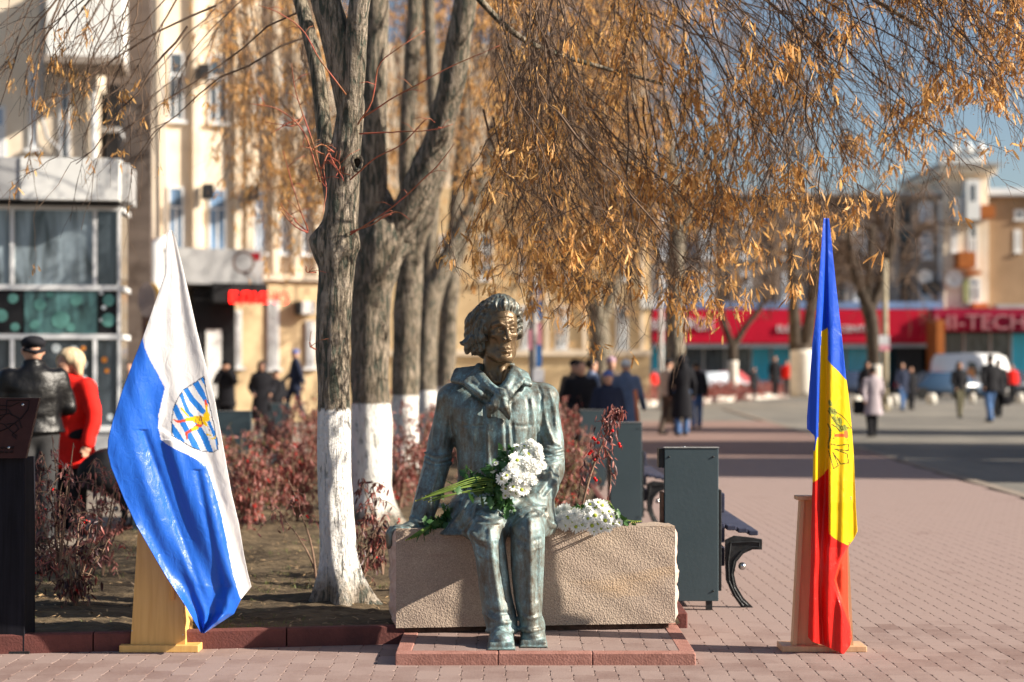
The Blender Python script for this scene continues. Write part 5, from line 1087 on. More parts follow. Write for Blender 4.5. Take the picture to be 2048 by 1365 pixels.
# --- glazed pavilion on the left
def pavilion():
    Y = 21.0; b = empty('glass_pavilion', (wx(100, Y), Y, 0), 'glazed shop pavilion with white frames and white fascia at the left edge', 'shop pavilion'); XL, XR = -9.5, wx(238, Y)
    z = lambda py: wz(py, Y)
    bx(b, 'core_wall', M_DARK, XL, XR - .06, Y + .7, Y + .95, 0, z(415))
    bx(b, 'fascia', M_WHITE, wx(52, Y), XR + .02, Y - .35, Y + .8, z(405), z(322)); bx(b, 'fascia', M_GREYP, XL, wx(52, Y) - .01, Y - .33, Y + .8, z(404), z(323))
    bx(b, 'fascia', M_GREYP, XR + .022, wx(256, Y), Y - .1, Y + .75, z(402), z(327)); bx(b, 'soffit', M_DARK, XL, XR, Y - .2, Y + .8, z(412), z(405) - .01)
    bx(b, 'parapet_roof', M_GREYP, XL, XR, Y, Y + .8, z(322), z(322) + .04)
    for py0, py1 in ((412, 421), (570, 581), (668, 679), (852, 864)): bx(b, 'transom', M_WFR, XL, XR, Y - .03, Y + .05, z(py1), z(py0))
    for px in (23, 184, 232):
        for a, c in ((421, 570), (581, 668), (679, 852)):
            if (a == 581 and px != 232): continue
            bx(b, 'mullion', M_WFR, wx(px, Y), wx(px + 8 if px < 230 else px + 6, Y), Y - .028, Y + .048, z(c), z(a))
    xs = [(-150, 23), (31, 184), (192, 232)]
    for a, c in xs:
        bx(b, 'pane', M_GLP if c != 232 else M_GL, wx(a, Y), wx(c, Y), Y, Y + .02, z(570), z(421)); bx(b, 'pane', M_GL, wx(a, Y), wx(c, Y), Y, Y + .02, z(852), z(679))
    M_SP = glass('painted_spandrel', (.05, .12, .12), .3, .9, 3.0); M_DOT = mat('pale_dot_sticker', (.62, .68, .70), .5, .1, 3); M_TEAL = mat('teal_dot_sticker', (.12, .30, .27), .5, .2, 3)
    for a, c in ((-150, 47), (50, 192), (194, 232)): bx(b, 'spandrel_panel', M_SP if c == 192 else M_DARK, wx(a, Y), wx(c, Y), Y, Y + .02, z(668), z(581))
    def disc(px, py, r, m): 
        c = P(px, py, Y - .006); rr = r * Y / F; v = [(c[0] + rr * math.cos(t), c[1], c[2] + rr * math.sin(t)) for t in np.linspace(0, 2 * np.pi, 19)[:-1]]; v += [(q[0], q[1] + .004, q[2]) for q in v]
        mesh_np('round_sticker', np.array(v) - np.array(b.location), [tuple(range(18))] + [(i, 18 + i, 18 + (i + 1) % 18, (i + 1) % 18) for i in range(18)], m, b)
    for q in ((112, 697, 9), (146, 701, 9), (163, 728, 10), (164, 760, 10), (205, 615, 5), (200, 585, 5), (200, 640, 4), (120, 860, 8), (218, 835, 7), (60, 880, 7)): disc(*q, M_DOT)
    for q in ((28, 598, 10), (5, 632, 13), (32, 655, 9), (215, 600, 12), (214, 640, 14), (80, 610, 12), (120, 640, 18), (150, 600, 12), (100, 590, 8), (140, 655, 9), (70, 650, 10)): disc(*q, M_TEAL)
    M_OR = mat('orange_decoration', (.6, .22, .04), .6, .2, 3)
    disc(165, 697, 5, M_OR); disc(206, 720, 6, M_OR); disc(211, 742, 5, M_OR)
    bx(b, 'plinth_wall', M_GREYP, XL, XR, Y + .0, Y + .6, 0, z(864)); bx(b, 'step', M_WHITE, wx(165, Y), wx(262, Y), Y - .6, Y - .02, 0, .13, .02)
    for py0, py1 in ((412, 421), (570, 581), (668, 679)): bx(b, 'side_transom', M_WFR, XR - .03, XR + .03, Y + .06, Y + .9, z(py1), z(py0))
    bx(b, 'side_pane', M_GL, XR - .02, XR - .01, Y + .06, Y + .9, 0, z(421)); return b
pv_ = pavilion(); pv_.rotation_euler.z = math.radians(7)
# --- cream building above and behind the pavilion (left edge)
def left_block():
    Y = 33.0; b = empty('apartment_building', (wx(100, Y), Y, 0), 'sunlit cream apartment building with white balcony above the glass pavilion', 'apartment building')
    bx(b, 'wall', M_CREAM, -16, wx(190, Y), Y, Y + 2.5, 0, 16); bx(b, 'side_wall', M_BROWN_SHADE, wx(190, Y) + .01, wx(284, Y), Y + 2, Y + 2.6, 0, 16)  # side wall's brown is darkened to carry its shade
    bx(b, 'balcony', M_WHITE, wx(110, Y), wx(252, Y), Y - 1.3, Y - .01, wz(135, Y), wz(-30, Y)); bx(b, 'balcony_slab', M_STONE, wx(105, Y), wx(254, Y), Y - 1.4, Y - .005, wz(150, Y), wz(136, Y))
    window(b, 125, 180, -260, -100, Y, M_GL); window(b, -5, 15, 215, 345, Y, M_GLB); window(b, 60, 76, 130, 300, Y, M_GLB, False); window(b, 118, 140, 160, 330, Y, M_GL, False)
    MB().tube([P(82, -200, Y - .1), P(84, 240, Y - .1), P(92, 275, Y - .1), P(118, 300, Y - .1), P(120, 400, Y - .1)], .035, 8).build('drainpipe', M_GREYP, b, True, b.location)
    MB().tube([P(182, 150, Y - .1), P(184, 320, Y - .1), P(200, 335, Y - .1)], .06, 8).build('drainpipe', M_WFR, b, True, b.location); b.rotation_euler.z = math.radians(9)
    bx(b, 'balcony', M_DARK, wx(200, Y), wx(228, Y), Y + .9, Y + 1.99, wz(320, Y), wz(150, Y)); bx(b, 'ledge', M_GREYP, wx(180, Y), wx(230, Y), Y + .8, Y + 2.0, wz(250, Y), wz(240, Y))
left_block()
# --- the long cream building behind the trees
def long_building():
    Y = 45.0; b = empty('apartment_building', (wx(450, Y), Y, 0), 'long cream and yellow apartment building with tall white windows behind the city flag', 'apartment building'); o = b.location
    bx(b, 'upper_wall', M_CREAM, wx(292, Y), wx(660, Y), Y, Y + 12, wz(560, Y), 17.0); bx(b, 'ground_floor_wall', M_YEL, wx(292, Y), wx(660, Y), Y - .12, Y + 12, 0, wz(562, Y))
    bx(b, 'string_course', M_CREAM, wx(290, Y), wx(660, Y), Y - .25, Y - .001, wz(560, Y), wz(548, Y)); bx(b, 'corner_pilaster', M_CREAM, wx(292, Y), wx(320, Y), Y - .35, Y - .002, wz(545, Y), 17)
    for px in (385, 468, 492, 545, 585, 632): bx(b, 'pilaster', M_CREAM, wx(px, Y), wx(px + 13, Y), Y - .2, Y - .003, wz(545, Y), 17)
    for r, (a, c) in enumerate(((-155, -20), (112, 248), (378, 505))):
        for px0, px1 in ((338, 368), (417, 452), (508, 530), (560, 580), (606, 624)): window(b, px0, px1, a, c, Y, M_GLB if r != 1 else M_GL, fr=.05)
    for px, py in ((392, 140), (400, 375), (490, 375)): bx(b, 'balcony_box', M_DARK, wx(px, Y), wx(px + 20, Y), Y - .7, Y - .21, wz(py + 28, Y), wz(py, Y))
    MB().tube([P(312, -300, Y - .45), P(314, 180, Y - .45), P(318, 300, Y - .45), P(320, 540, Y - .45)], .035, 8).build('drainpipe', M_GREYP, b, True, o)
    for px0, px1, a, c in ((455, 480, 620, 735), (531, 556, 600, 738), (610, 630, 640, 735)): window(b, px0, px1, a, c, Y - .12, M_GL, True, None, .08, 5)
    for px0, px1 in ((598, 626), (588, 598)): bx(b, 'air_conditioner', M_WHITE if px0 == 598 else M_DARK, wx(px0, Y), wx(px1, Y), Y - .5, Y - .13, wz(628, Y), wz(602, Y), .01)
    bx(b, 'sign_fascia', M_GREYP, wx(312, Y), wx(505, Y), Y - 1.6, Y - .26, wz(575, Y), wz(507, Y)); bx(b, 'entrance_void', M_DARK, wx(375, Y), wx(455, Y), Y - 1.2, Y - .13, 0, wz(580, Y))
    bx(b, 'door', M_WHITE, wx(398, Y), wx(428, Y), Y - 1.25, Y - 1.21, wz(795, Y), wz(662, Y)); bx(b, 'door', M_WHITE, wx(262, Y), wx(270, Y), Y - 1.25, Y - 1.21, wz(795, Y), wz(662, Y))
    sb = bx(b, 'led_sign_box', M_DARK, wx(402, Y), wx(508, Y), Y - 2.0, Y - 1.62, wz(612, Y), wz(574, Y), .02)
    M_LED = mat_emit('red_led', (1.0, .005, .002), 5.0); text('ЕДИНО', .42, P(404, 606, Y - 2.03), M_LED, b, o, .015, None, 1.08, 'led_letters')
    bx(b, 'dark_canopy', mat('maroon_awning', (.12, .03, .035), .7, .1, 2), wx(236, Y), wx(310, Y), Y - 1.4, Y - .2, wz(520, Y), wz(490, Y)); bx(b, 'dark_shopfront', M_DARK, wx(236, Y), wx(312, Y), Y - .8, Y - .25, 0, wz(520, Y))
    MB().tube([P(258, 640, Y - 1.8), P(266, 560, Y - 1.8), P(268, 495, Y - 1.8), P(296, 486, Y - 1.8)], .20, 10).build('vent_duct', M_WFR, b, True, o)
    return b
lb = long_building(); lb.rotation_euler.z = math.radians(20)
def hoop_sign():
    Y = 42.4; s = empty('round_sign', P(487, 525, Y), 'thin ring-shaped shop sign hanging at the end of the grey fascia', 'round sign'); a = np.linspace(0, 2 * np.pi, 25); c = P(487, 525, Y)
    mb = MB(); mb.tube([c + np.array((.27 * math.cos(t), 0, .27 * math.sin(t))) for t in a], .03, 8, False); mb.build('ring', mat('brown_metal', (.12, .06, .045), .5, .1, 3), s, True, c)
    MB().box(c[0] - .02, c[0] + .02, c[1] - .02, c[1] + 1.0, c[2] - .32, c[2] - .27).build('bracket', M_DARK, s, off=c); bx2 = MB().box(c[0] + .2, c[0] + .42, c[1] + .1, c[1] + .14, c[2] + .05, c[2] + .26).build('red_plate', M_REDF, s, off=c)
hoop_sign()
def oval_sign():
    Y = 30.0; c = P(294, 600, Y); s = empty('shop_sign', P(294, 800, Y), 'oval grey sign with a yellow rim on a post behind the city flag', 'shop sign'); o = s.location
    v = []; n = 24
    for dy in (0, .08): v += [(c[0] + .17 * math.cos(t), Y + dy, c[2] + .33 * math.sin(t)) for t in np.linspace(0, 2 * np.pi, n + 1)[:-1]]
    mesh_np('sign_disc', np.array(v) - o, [tuple(range(n)), tuple(range(2 * n - 1, n - 1, -1))] + [(i, n + i, n + (i + 1) % n, (i + 1) % n) for i in range(n)], mat('grey_sign_face', (.30, .24, .22), .6, .1, 3), s)
    v = [(q[0] + .06, q[1] + .09, q[2]) for q in v]; mesh_np('yellow_rim', np.array(v) - o, [tuple(range(n)), tuple(range(2 * n - 1, n - 1, -1))] + [(i, n + i, n + (i + 1) % n, (i + 1) % n) for i in range(n)], mat('yellow_paint', (.62, .36, .02), .5, .1, 3), s)
    MB().box(c[0] - .1, c[0] + .1, Y + .02, Y + .08, 0, c[2] - .3).build('post', mat('brown_post', (.16, .09, .07), .7, .1, 3), s, off=o); MB().box(c[0] + .02, c[0] + .13, Y - .02, Y + .01, c[2] - .55, c[2] - .42).build('yellow_plate', mat('yellow_paint2', (.62, .36, .02), .5, .1, 3), s, off=o)
oval_sign()
def yellow_far():
    Y = 66.0; b = empty('apartment_building', (wx(1100, Y), Y, 0), 'yellow stone house with barred windows between the statue and the red shop sign', 'house'); o = b.location
    bx(b, 'wall', M_YEL, wx(640, Y), wx(1300, Y), Y, Y + 10, 0, 9); bx(b, 'upper_wall', M_CREAM, wx(640, Y), wx(1296, Y), Y + .1, Y + 10, 9.01, 15); bx(b, 'plinth_course', M_CREAM, wx(640, Y), wx(1302, Y), Y - .15, Y - .002, wz(712, Y), wz(700, Y))
    for a, c in ((1110, 1136), (1232, 1256), (960, 985), (880, 905), (1040, 1062)):
        window(b, a, c, 612, 698, Y, M_GL, True, None, .10, 3); window(b, a, c, 470, 560, Y, M_GL)
    for px in (1090, 1165, 1280): bx(b, 'pilaster', M_CREAM, wx(px, Y), wx(px + 8, Y), Y - .12, Y - .004, wz(700, Y), 9)
    for px in (1270, 1285): bx(b, 'air_conditioner', M_WHITE, wx(px + 10, Y), wx(px + 22, Y), Y - .5, Y - .01, wz(618, Y), wz(590, Y), .02)
yellow_far()
# --- shopping street on the right
def shop_street():
    Y = 108.0; b = empty('apartment_building', (wx(1600, Y), Y, 0), 'grey stone apartment block over shops with a long red fascia', 'apartment block'); o = b.location
    bx(b, 'wall', M_STONE, wx(1290, Y), wx(1880, Y), Y, Y + 12, wz(612, Y), wz(392, Y)); bx(b, 'ground_floor', M_DARK, wx(1290, Y), wx(2100, Y), Y + .6, Y + 12, 0, wz(614, Y))
    bx(b, 'cornice', M_BLUEC, wx(1290, Y), wx(1872, Y), Y - 1.6, Y - .01, wz(620, Y), wz(606, Y)); bx(b, 'roof_edge', M_ROOF, wx(1288, Y), wx(1882, Y), Y - .5, Y + 12.2, wz(392, Y) + .01, wz(386, Y))
    for r, (a, c) in enumerate(((545, 602), (462, 518), (405, 445))):
        for px in (1318, 1372, 1402, 1440, 1482, 1528, 1566, 1612, 1668, 1706, 1752, 1800, 1838): window(b, px, px + 20 + (px % 3) * 3, a, c, Y, M_GLB if (px // 10) % 2 else M_GL, True, M_WFR if px % 4 else M_DARK, .16)
    f = bx(b, 'red_fascia', M_REDF, wx(1300, Y), wx(1845, Y), Y - 2.0, Y - .2, wz(688, Y), wz(623, Y), .05); bx(b, 'fascia_grey_band', M_GREYP, wx(1300, Y), wx(1845, Y), Y - 1.9, Y - .2, wz(696, Y), wz(689, Y))  # narrow grey band along the foot of the red fascia
    bx(b, 'maroon_fascia', M_MAR, wx(1847, Y), wx(2100, Y), Y - 2.4, Y - .2, wz(664, Y), wz(621, Y), .05)
    M_LET = mat('white_channel_letters', (.78, .76, .76), .5, .05, 2); M_LET2 = mat('pink_steel_letters', (.42, .20, .22), .4, .1, 2)
    text('МЕГА', 1.0, P(1302, 660, Y - 2.05), M_LET, b, o, .06, None, .55); text('ФОН', 1.15, P(1368, 661, Y - 2.05), M_LET, b, o, .06, None, .75); text('ELECTRO', .62, P(1553, 664, Y - 2.05), M_LET, b, o, .05, None, 1.0); text('CENTRU', .62, P(1680, 664, Y - 2.05), M_LET, b, o, .05, None, 1.0)
    text('HI-TECH', 1.42, P(1868, 659, Y - 2.5), M_LET2, b, o, .06, None, 1.12)
    edges = [1300, 1335, 1405, 1448, 1500, 1540, 1582, 1640, 1690, 1735, 1780]
    cols = [M_TURQ, M_GL, M_GL, M_GL, M_TURQ, M_TURQ, M_TURQ, M_TURQ, M_TURQ, M_TURQ]
    for (a, c), m in zip(zip(edges[:-1], edges[1:]), cols):
        bx(b, 'shop_window', m, wx(a, Y) + .12, wx(c, Y) - .02, Y, Y + .1, .3, wz(696, Y)); bx(b, 'window_post', M_GREYP, wx(a, Y), wx(a, Y) + .12, Y - .1, Y + .12, 0, wz(696, Y))
    e2 = [1850, 1876, 1922, 1975, 2016, 2110]
    for (a, c), m in zip(zip(e2[:-1], e2[1:]), [M_TURQ, M_GL, M_GL, M_GL, M_TURQ]):
        bx(b, 'shop_window', m, wx(a, Y) + .12, wx(c, Y) - .02, Y - .4, Y - .3, .3, wz(668, Y)); bx(b, 'window_post', M_GREYP, wx(a, Y), wx(a, Y) + .12, Y - .5, Y - .28, 0, wz(665, Y))
    bx(b, 'orange_portal_post', M_ORANGE, wx(1834, Y), wx(1849, Y), Y - 5, Y - 2.5, 0, wz(645, Y)); bx(b, 'portal_wall', M_DARK, wx(1782, Y), wx(1833, Y), Y - 1.5, Y - .5, 0, wz(650, Y))
    # satellite dishes
    for px, py, r in ((1850, 554, 14), (1908, 558, 17)):
        c = P(px, py, Y - 1.2); k = r * Y / F; v = [c + np.array((0, .15, 0))]; n = 16
        for t in range(n): v.append(c + np.array((k * math.cos(2 * math.pi * t / n), -.05, k * math.sin(2 * math.pi * t / n))))
        mesh_np('satellite_dish', np.array(v) - o, [(0, 1 + i, 1 + (i + 1) % n) for i in range(n)], M_WHITE, b, True)
    bx(b, 'enclosed_balcony', M_DARK, wx(1842, Y), wx(1872, Y), Y - 1.4, Y - .02, wz(588, Y), wz(566, Y))
    bx(b, 'drain_strip', M_WHITE, wx(1876, Y), wx(1882, Y), Y - .3, Y - .02, wz(614, Y), wz(400, Y))
    # cream tower
    t = empty('corner_tower', (wx(1930, Y), Y, 0), 'cream corner tower with balustraded cornice and enclosed balconies above the maroon sign', 'tower'); o = t.location
    bx(t, 'wall', M_CREAM, wx(1883, Y), wx(1972, Y), Y - .6, Y + 10, wz(618, Y), wz(352, Y)); bx(t, 'cornice', M_CREAM, wx(1872, Y), wx(1984, Y), Y - 1.2, Y + 10, wz(352, Y) + .01, wz(338, Y)); bx(t, 'cornice_lip', M_ROOF, wx(1868, Y), wx(1990, Y), Y - 1.5, Y + 10, wz(337, Y) + .01, wz(331, Y))
    mb = MB()
    for px in np.linspace(1882, 1962, 9): mb.lathe(P(px, 331, Y - 1), [(.16, .02), (.16, .1), (.28, .3), (.12, .5), (.18, .62)], 8)
    mb.build('balustrade', M_WHITE, t, off=o); bx(t, 'balustrade_rail', M_WHITE, wx(1878, Y), wx(1966, Y), Y - 1.2, Y - .9, wz(313, Y), wz(309, Y))
    for px in (1909, 1937, 1961): MB().lathe(P(px, 309, Y - 1.05), [(.3, .01), (.42, .3), (.2, .6), (.05, .9)], 8).build('urn', M_WHITE, t, off=o)
    e = bx(t, 'enclosed_balcony', M_WHITE, wx(1918, Y), wx(1945, Y), Y - 1.8, Y - .61, wz(444, Y), wz(366, Y)); bx(t, 'balcony_window', M_GL, wx(1928, Y), wx(1935, Y), Y - 1.83, Y - 1.805, wz(408, Y), wz(376, Y))
    bx(t, 'balcony', M_ORANGE, wx(1946, Y), wx(1974, Y), Y - 1.8, Y - .61, wz(440, Y), wz(416, Y)); bx(t, 'balcony', M_GREYP, wx(1896, Y), wx(1917, Y), Y - 1.7, Y - .61, wz(446, Y), wz(402, Y))
    bx(t, 'balcony', M_ORANGE, wx(1903, Y), wx(1936, Y), Y - 1.8, Y - .61, wz(538, Y), wz(508, Y)); window(t, 1936, 1956, 450, 535, Y - .6, M_GL, True, M_WHITE, .18); window(t, 1902, 1916, 450, 505, Y - .6, M_GL, True, M_WHITE, .15)
    window(t, 1934, 1962, 556, 606, Y - .6, M_GLB, True, M_WHITE, .2, 4); bx(t, 'green_shutter', mat('olive_shutter', (.30, .33, .16), .7, .1, 2), wx(1920, Y), wx(1931, Y), Y - .8, Y - .61, wz(606, Y), wz(560, Y)); bx(t, 'orange_flower_box', mat('orange_box', (.7, .2, .06), .6, .1, 2), wx(1934, Y), wx(1962, Y), Y - 1.6, Y - .8, wz(618, Y), wz(608, Y))
    bx(t, 'balcony_slab', M_STONE, wx(1896, Y), wx(1946, Y), Y - 1.9, Y - .6, wz(449, Y), wz(445, Y)); bx(t, 'red_awning', M_ORANGE, wx(1922, Y), wx(1948, Y), Y - 1.7, Y - .6, wz(552, Y), wz(546, Y))
    r = empty('brick_building', (wx(2040, Y), Y, 0), 'brown brick building with pale sheet roof at the right edge', 'brick building'); o = r.location
    bx(r, 'wall', M_BRICKB, wx(1974, Y), wx(2300, Y), Y, Y + 12, wz(618, Y), wz(392, Y)); mesh_np('roof', np.array([(wx(1970, Y), Y - .6, wz(394, Y)), (wx(2310, Y), Y - .6, wz(394, Y)), (wx(2310, Y), Y + 6, wz(360, Y)), (wx(1978, Y), Y + 6, wz(360, Y)), (wx(1970, Y), Y - .6, wz(390, Y)), (wx(2310, Y), Y - .6, wz(390, Y)), (wx(2310, Y), Y + 6, wz(356, Y)), (wx(1978, Y), Y + 6, wz(356, Y))]) - o, [(0, 3, 2, 1), (4, 5, 6, 7), (0, 1, 5, 4), (1, 2, 6, 5), (2, 3, 7, 6), (3, 0, 4, 7)], M_ROOF, r)
    for px in (2028, 2100): window(r, px, px + 22, 420, 440, Y, M_GL, False, M_WHITE, .2); window(r, px, px + 14, 460, 505, Y, M_GL, False, M_WHITE, .2)
    bx(r, 'ledge', M_ROOF, wx(1974, Y), wx(2300, Y), Y - 2.2, Y - .01, wz(620, Y), wz(612, Y))
shop_street()
# unseen plain blocks added past the right edge to cast shadow bands
def shade_blocks():
    b = empty('apartment_building', (20, 19, 0), 'plain grey blocks added out of view to the right to shade the walk', 'apartment building')
    bx(b, 'wall', M_STONE, 16.0, 26.0, 18.9, 22.6, 0, 9.5)
    bx(b, 'wall', M_STONE, 15.5, 24.0, 24.8, 29.5, 0, 9.0); bx(b, 'roof', M_ROOF, 15.8, 26.2, 18.7, 22.8, 9.51, 9.7)
    bx(b, 'wall', M_STONE, 15.0, 22.0, 35.2, 37.4, 0, 9.0)
    for y in (19.5, 21): bx(b, 'window', M_GL, 15.98, 16.01, y, y + 1.2, 2, 3.6)
shade_blocks()
# ------------------------------------------------------------------ benches with end panels
M_PANEL = mat('blue_grey_painted_steel', (.050, .073, .086), .6, .12, 3.5, bump=.08, bscale=40, col2=(.045, .068, .080)); M_IRON = mat('cast_iron', (.035, .037, .04), .45, .2, 20, metal=.4, bump=.2, bscale=90); M_SLAT = mat('dark_blue_slat', (.045, .05, .085), .5, .15, 10)
M_CHROME = mat('steel_ball', (.5, .5, .5), .25, .05, 5, metal=1.0)
def bench_geo(b, side, o, Ln=1.9):
    """side=+1: seat faces right; origin at the back line, on the ground"""
    X = lambda x: side * x
    def mb_box(x0, x1, *a, **k): return MB().box(min(X(x0), X(x1)), max(X(x0), X(x1)), *a, **k)
    for i, (x, z) in enumerate(((.02, .30), (.02, .44), (.02, .62))): mb_box(x, x + .028, .12, Ln, z - .06, z + .055, .004).build('slat', M_SLAT, b)
    for i, (x, z, t) in enumerate(((.06, .455, 0), (.125, .440, 0), (.19, .425, 0))): mb_box(x, x + .055, .10, Ln, z, z + .028, .004).build('slat', M_SLAT, b)
    for y in (.06, Ln - .02):
        top = [(.045, .40), (.10, .425), (.20, .415), (.262, .405), (.262, .345), (.205, .345), (.15, .32), (.11, .27), (.095, .20), (.11, .13), (.15, .06), (.21, .0), (.14, .0), (.09, .07), (.05, .16), (.045, .27)]
        p = [(X(a), c) for a, c in top]; p = p if side < 0 else p[::-1]
        fr = MB().prism(p, y, y + .035).build('end_frame', M_IRON, b)
        cen = (np.mean([q[0] for q in top]), .24); inner = [(X(a + (0 if k else 0)), c) for k, (a, c) in enumerate([(.075, .385), (.20, .392), (.245, .388), (.245, .36), (.20, .36), (.14, .335), (.095, .28), (.08, .2), (.095, .12), (.14, .045), (.175, .015), (.15, .012), (.105, .07), (.065, .16), (.06, .27)])]
        MB().tube([(a, y - .002, c) for a, c in inner + inner[:1]], .006, 6, False).build('rim', M_IRON, b)
        MB().ball((X(.145), y + .01, .245), .024, 12).build('steel_ball', M_CHROME, b, True)
    mb_box(.0, .02, .05, Ln, .10, .70, .003).build('back_plate', M_IRON, b)
def panel_at(px0, px1, ptop, Y, bx_, by_, side, label, zb=.055):
    bn = empty('bench', (bx_, by_, 0), label, 'bench', 'benches along the bed'); bench_geo(bn, side, bn.location)
    x0, x1 = wx(px0, Y), wx(px1, Y); zt = wz(ptop, Y); b = bpy.data.objects.new('end_panel', None); COL.objects.link(b); b.parent = bn; b.location = Vector(((x0 + x1) / 2, Y, 0)) - bn.location; o = Vector(((x0 + x1) / 2, Y, 0))
    MB().box(x0 + .012, x1, Y, Y + .045, zb, zt, .003).build('sheet', M_PANEL, b, off=o); MB().box(x0 - .02, x0 + .010, Y + .012, Y + .14, zt - .115, zt - .002, .002).build('bracket', M_IRON, b, off=o); MB().box(x0 - .005, x0 + .010, Y + .012, Y + .14, zb + .1, zt - .26, .002).build('return_edge', mat('rusty_edge', (.17, .10, .07), .8, .3, 15), b, off=o)
    MB().box(x0 + .008, x1 + .004, Y - .004, Y + .052, zt + .0005, zt + .006, .001).build('cap_strip', mat('worn_steel_edge', (.30, .31, .31), .5, .2, 30) if 'worn_steel_edge' not in bpy.data.materials else bpy.data.materials['worn_steel_edge'], b, off=o)
    for qx, qz in ((x0 + .04, zt - .05), (x1 - .03, zt - .05), (x0 + .04, zb + .06), (x1 - .03, zb + .06)): MB().ball((qx, Y - .001, qz), .006, 8).build('screw', M_IRON, b, True, o)
    for a in (x0 + .04, x1 - .07): MB().box(a, a + .035, Y + .01, Y + .05, .0, zb + .02).build('foot', M_IRON, b, off=o)
    return b
pn = panel_at(1325, 1437, 897, 9.40, wx(1437, 9.5), 9.46, 1, 'bench with tall grey end panel just behind the right end of the granite block')
MB().ball(P(1369, 894, 9.42), .006, 8).build('rivet', M_CHROME, pn, off=(pn.matrix_world.translation if False else Vector(((wx(1325, 9.4) + wx(1437, 9.4)) / 2, 9.4, 0))))
panel_at(1218, 1284, 846, 14.2, wx(1284, 14.3), 14.27, 1, 'bench whose grey end panel is half hidden by the red-leaved shoot behind the block')
panel_at(1158, 1211, 821, 18.9, wx(1211, 19), 19.0, 1, 'farthest bench of the right side, its small grey panel beside the statue\'s arm')
panel_at(424, 502, 823, 18.0, wx(424, 18.1), 18.1, -1, 'bench with grey end panel just right of the city flag', .06)
panel_at(538, 580, 808, 22.6, wx(538, 22.7), 22.7, -1, 'bench with grey end panel beneath the dark coated walkers', .06)
panel_at(262, 350, 850, 13.4, wx(262, 13.5), 13.5, -1, 'bench with curved iron leg showing left of the city flag', .06)
# black bag on that bench
M_BLK = mat('black_fabric', (.012, .012, .015), .7, .3, 8, bump=.3, bscale=20)
fd = Field((-.3, -.25, 0), (.3, .25, .45), .018); fd.ell((0, 0, .16), (.21, .16, .17), .05); fd.ell((.04, 0, .27), (.12, .12, .10), .06); bg_ = fd.build('bag', M_BLK); bg_.location = (wx(205, 13.3), 13.3, .40)
tag(bg_, 'black bag lying on the bench seat between the red coat and the city flag', 'bag')

# ------------------------------------------------------------------ map stand at the left edge
def map_stand():
    Y = 7.96; s = empty('map_stand', (wx(8, Y), Y, 0), 'dark stand with sloping brown city map plate at the left edge', 'map stand'); o = s.location
    M_BWOOD = wood('black_stained_wood', (.012, .012, .018), (.005, .005, .008), 1.0, .75, .15); M_PLATE = mat('brown_map_plate', (.065, .024, .017), .35, .2, 5); M_ENG = mat('engraved_line', (.014, .006, .006), .6, .1, 5)
    x1 = wx(51, Y); x0 = x1 - .62; zt = wz(916, Y)
    for i in range(4): MB().box(x0 + i * .155, x0 + i * .155 + .150, Y, Y + .18, .01, zt, .003).build('board', M_BWOOD, s, off=o)
    MB().box(x0 - .01, x1 + .02, Y - .01, Y + .2, 0, .012).build('foot_plate', M_IRON, s, off=o)
    # tilted plate
    a = np.array((x0 - .03, Y - .05, zt)); w = np.array((x1 - x0 + .045, 0, 0)); u = np.array((.027, .14, wz(796, Y + .14) - zt)); n = np.cross(w, u); n /= np.linalg.norm(n)
    v = [a, a + w, a + w + u, a + u]; v += [q + np.array((0, .03, 0)) for q in v]
    mesh_np('map_plate', np.array(v) - o, [(0, 1, 2, 3), (7, 6, 5, 4), (0, 4, 5, 1), (1, 5, 6, 2), (2, 6, 7, 3), (3, 7, 4, 0)], M_PLATE, s)
    L2 = lambda p, q: a + w * p + u * q + n * .0015
    wd, hd = np.linalg.norm(w), np.linalg.norm(u)
    def ln(pts, r=.003): MB().tube([L2(p, q) for p, q in pts], r, 5).build('engraved_street', M_ENG, s, off=o)
    ln([(.76, .96), (.93, .96), (.935, .80), (.90, .66), (.82, .50), (.74, .42)], .0035); ln([(.70, .88), (.80, .86), (.86, .93)]); ln([(.72, .70), (.80, .74), (.88, .66), (.92, .50)]); ln([(.70, .60), (.78, .56), (.85, .44), (.90, .36)]); ln([(.76, .96), (.78, .74), (.72, .56)]); ln([(.80, .56), (.86, .58), (.90, .48), (.86, .38), (.90, .32)]); ln([(.70, .80), (.79, .80), (.83, .70)]); ln([(.5, .9), (.66, .7), (.72, .5), (.7, .35)]); ln([(.3, .6), (.6, .62), (.75, .66)])
    for q in (.17, .10):
        for k in range(9): ln([(.58 + k * .037, q), (.602 + k * .037, q)], .006)
    for p, q in ((.89, .88), (.86, .17), (.08, .88), (.08, .17)): MB().ball(L2(p, q), .0085, 10).build('bolt', M_CHROME, s, True, o)
map_stand()

# ------------------------------------------------------------------ poles
def pole(px, ptop, Y, r, label, m, zb=0, cap=None, arm=False):
    s = empty('lamp_post', (wx(px, Y), Y, 0), label, 'lamp post', 'posts along the street'); o = s.location; x = wx(px, Y)
    MB().tube([(x, Y, zb), (x, Y, 2.0), (x, Y, wz(ptop, Y))], [r * 1.15, r * 1.1, r * .8], 12).build('shaft', m, s, True, o); MB().lathe((x, Y, 0), [(r * 2, 0), (r * 2, .12), (r * 1.3, .3)], 12).build('foot', m, s, False, o); return s
M_CONC = mat('pale_concrete', (.46, .44, .42), .85, .15, 4); M_CONC2 = mat('weathered_pole', (.40, .34, .24), .85, .2, 4)
p1 = pole(1068, -200, 29, .085, 'tall pale concrete post rising right above the statue\'s head', M_CONC)
M_POST = [mat('pink_poster', (.70, .30, .36), .6, .1, 3), mat('blue_poster', (.06, .17, .42), .6, .15, 3), mat('white_poster', (.72, .72, .75), .6, .1, 3)]
Y = 28.8
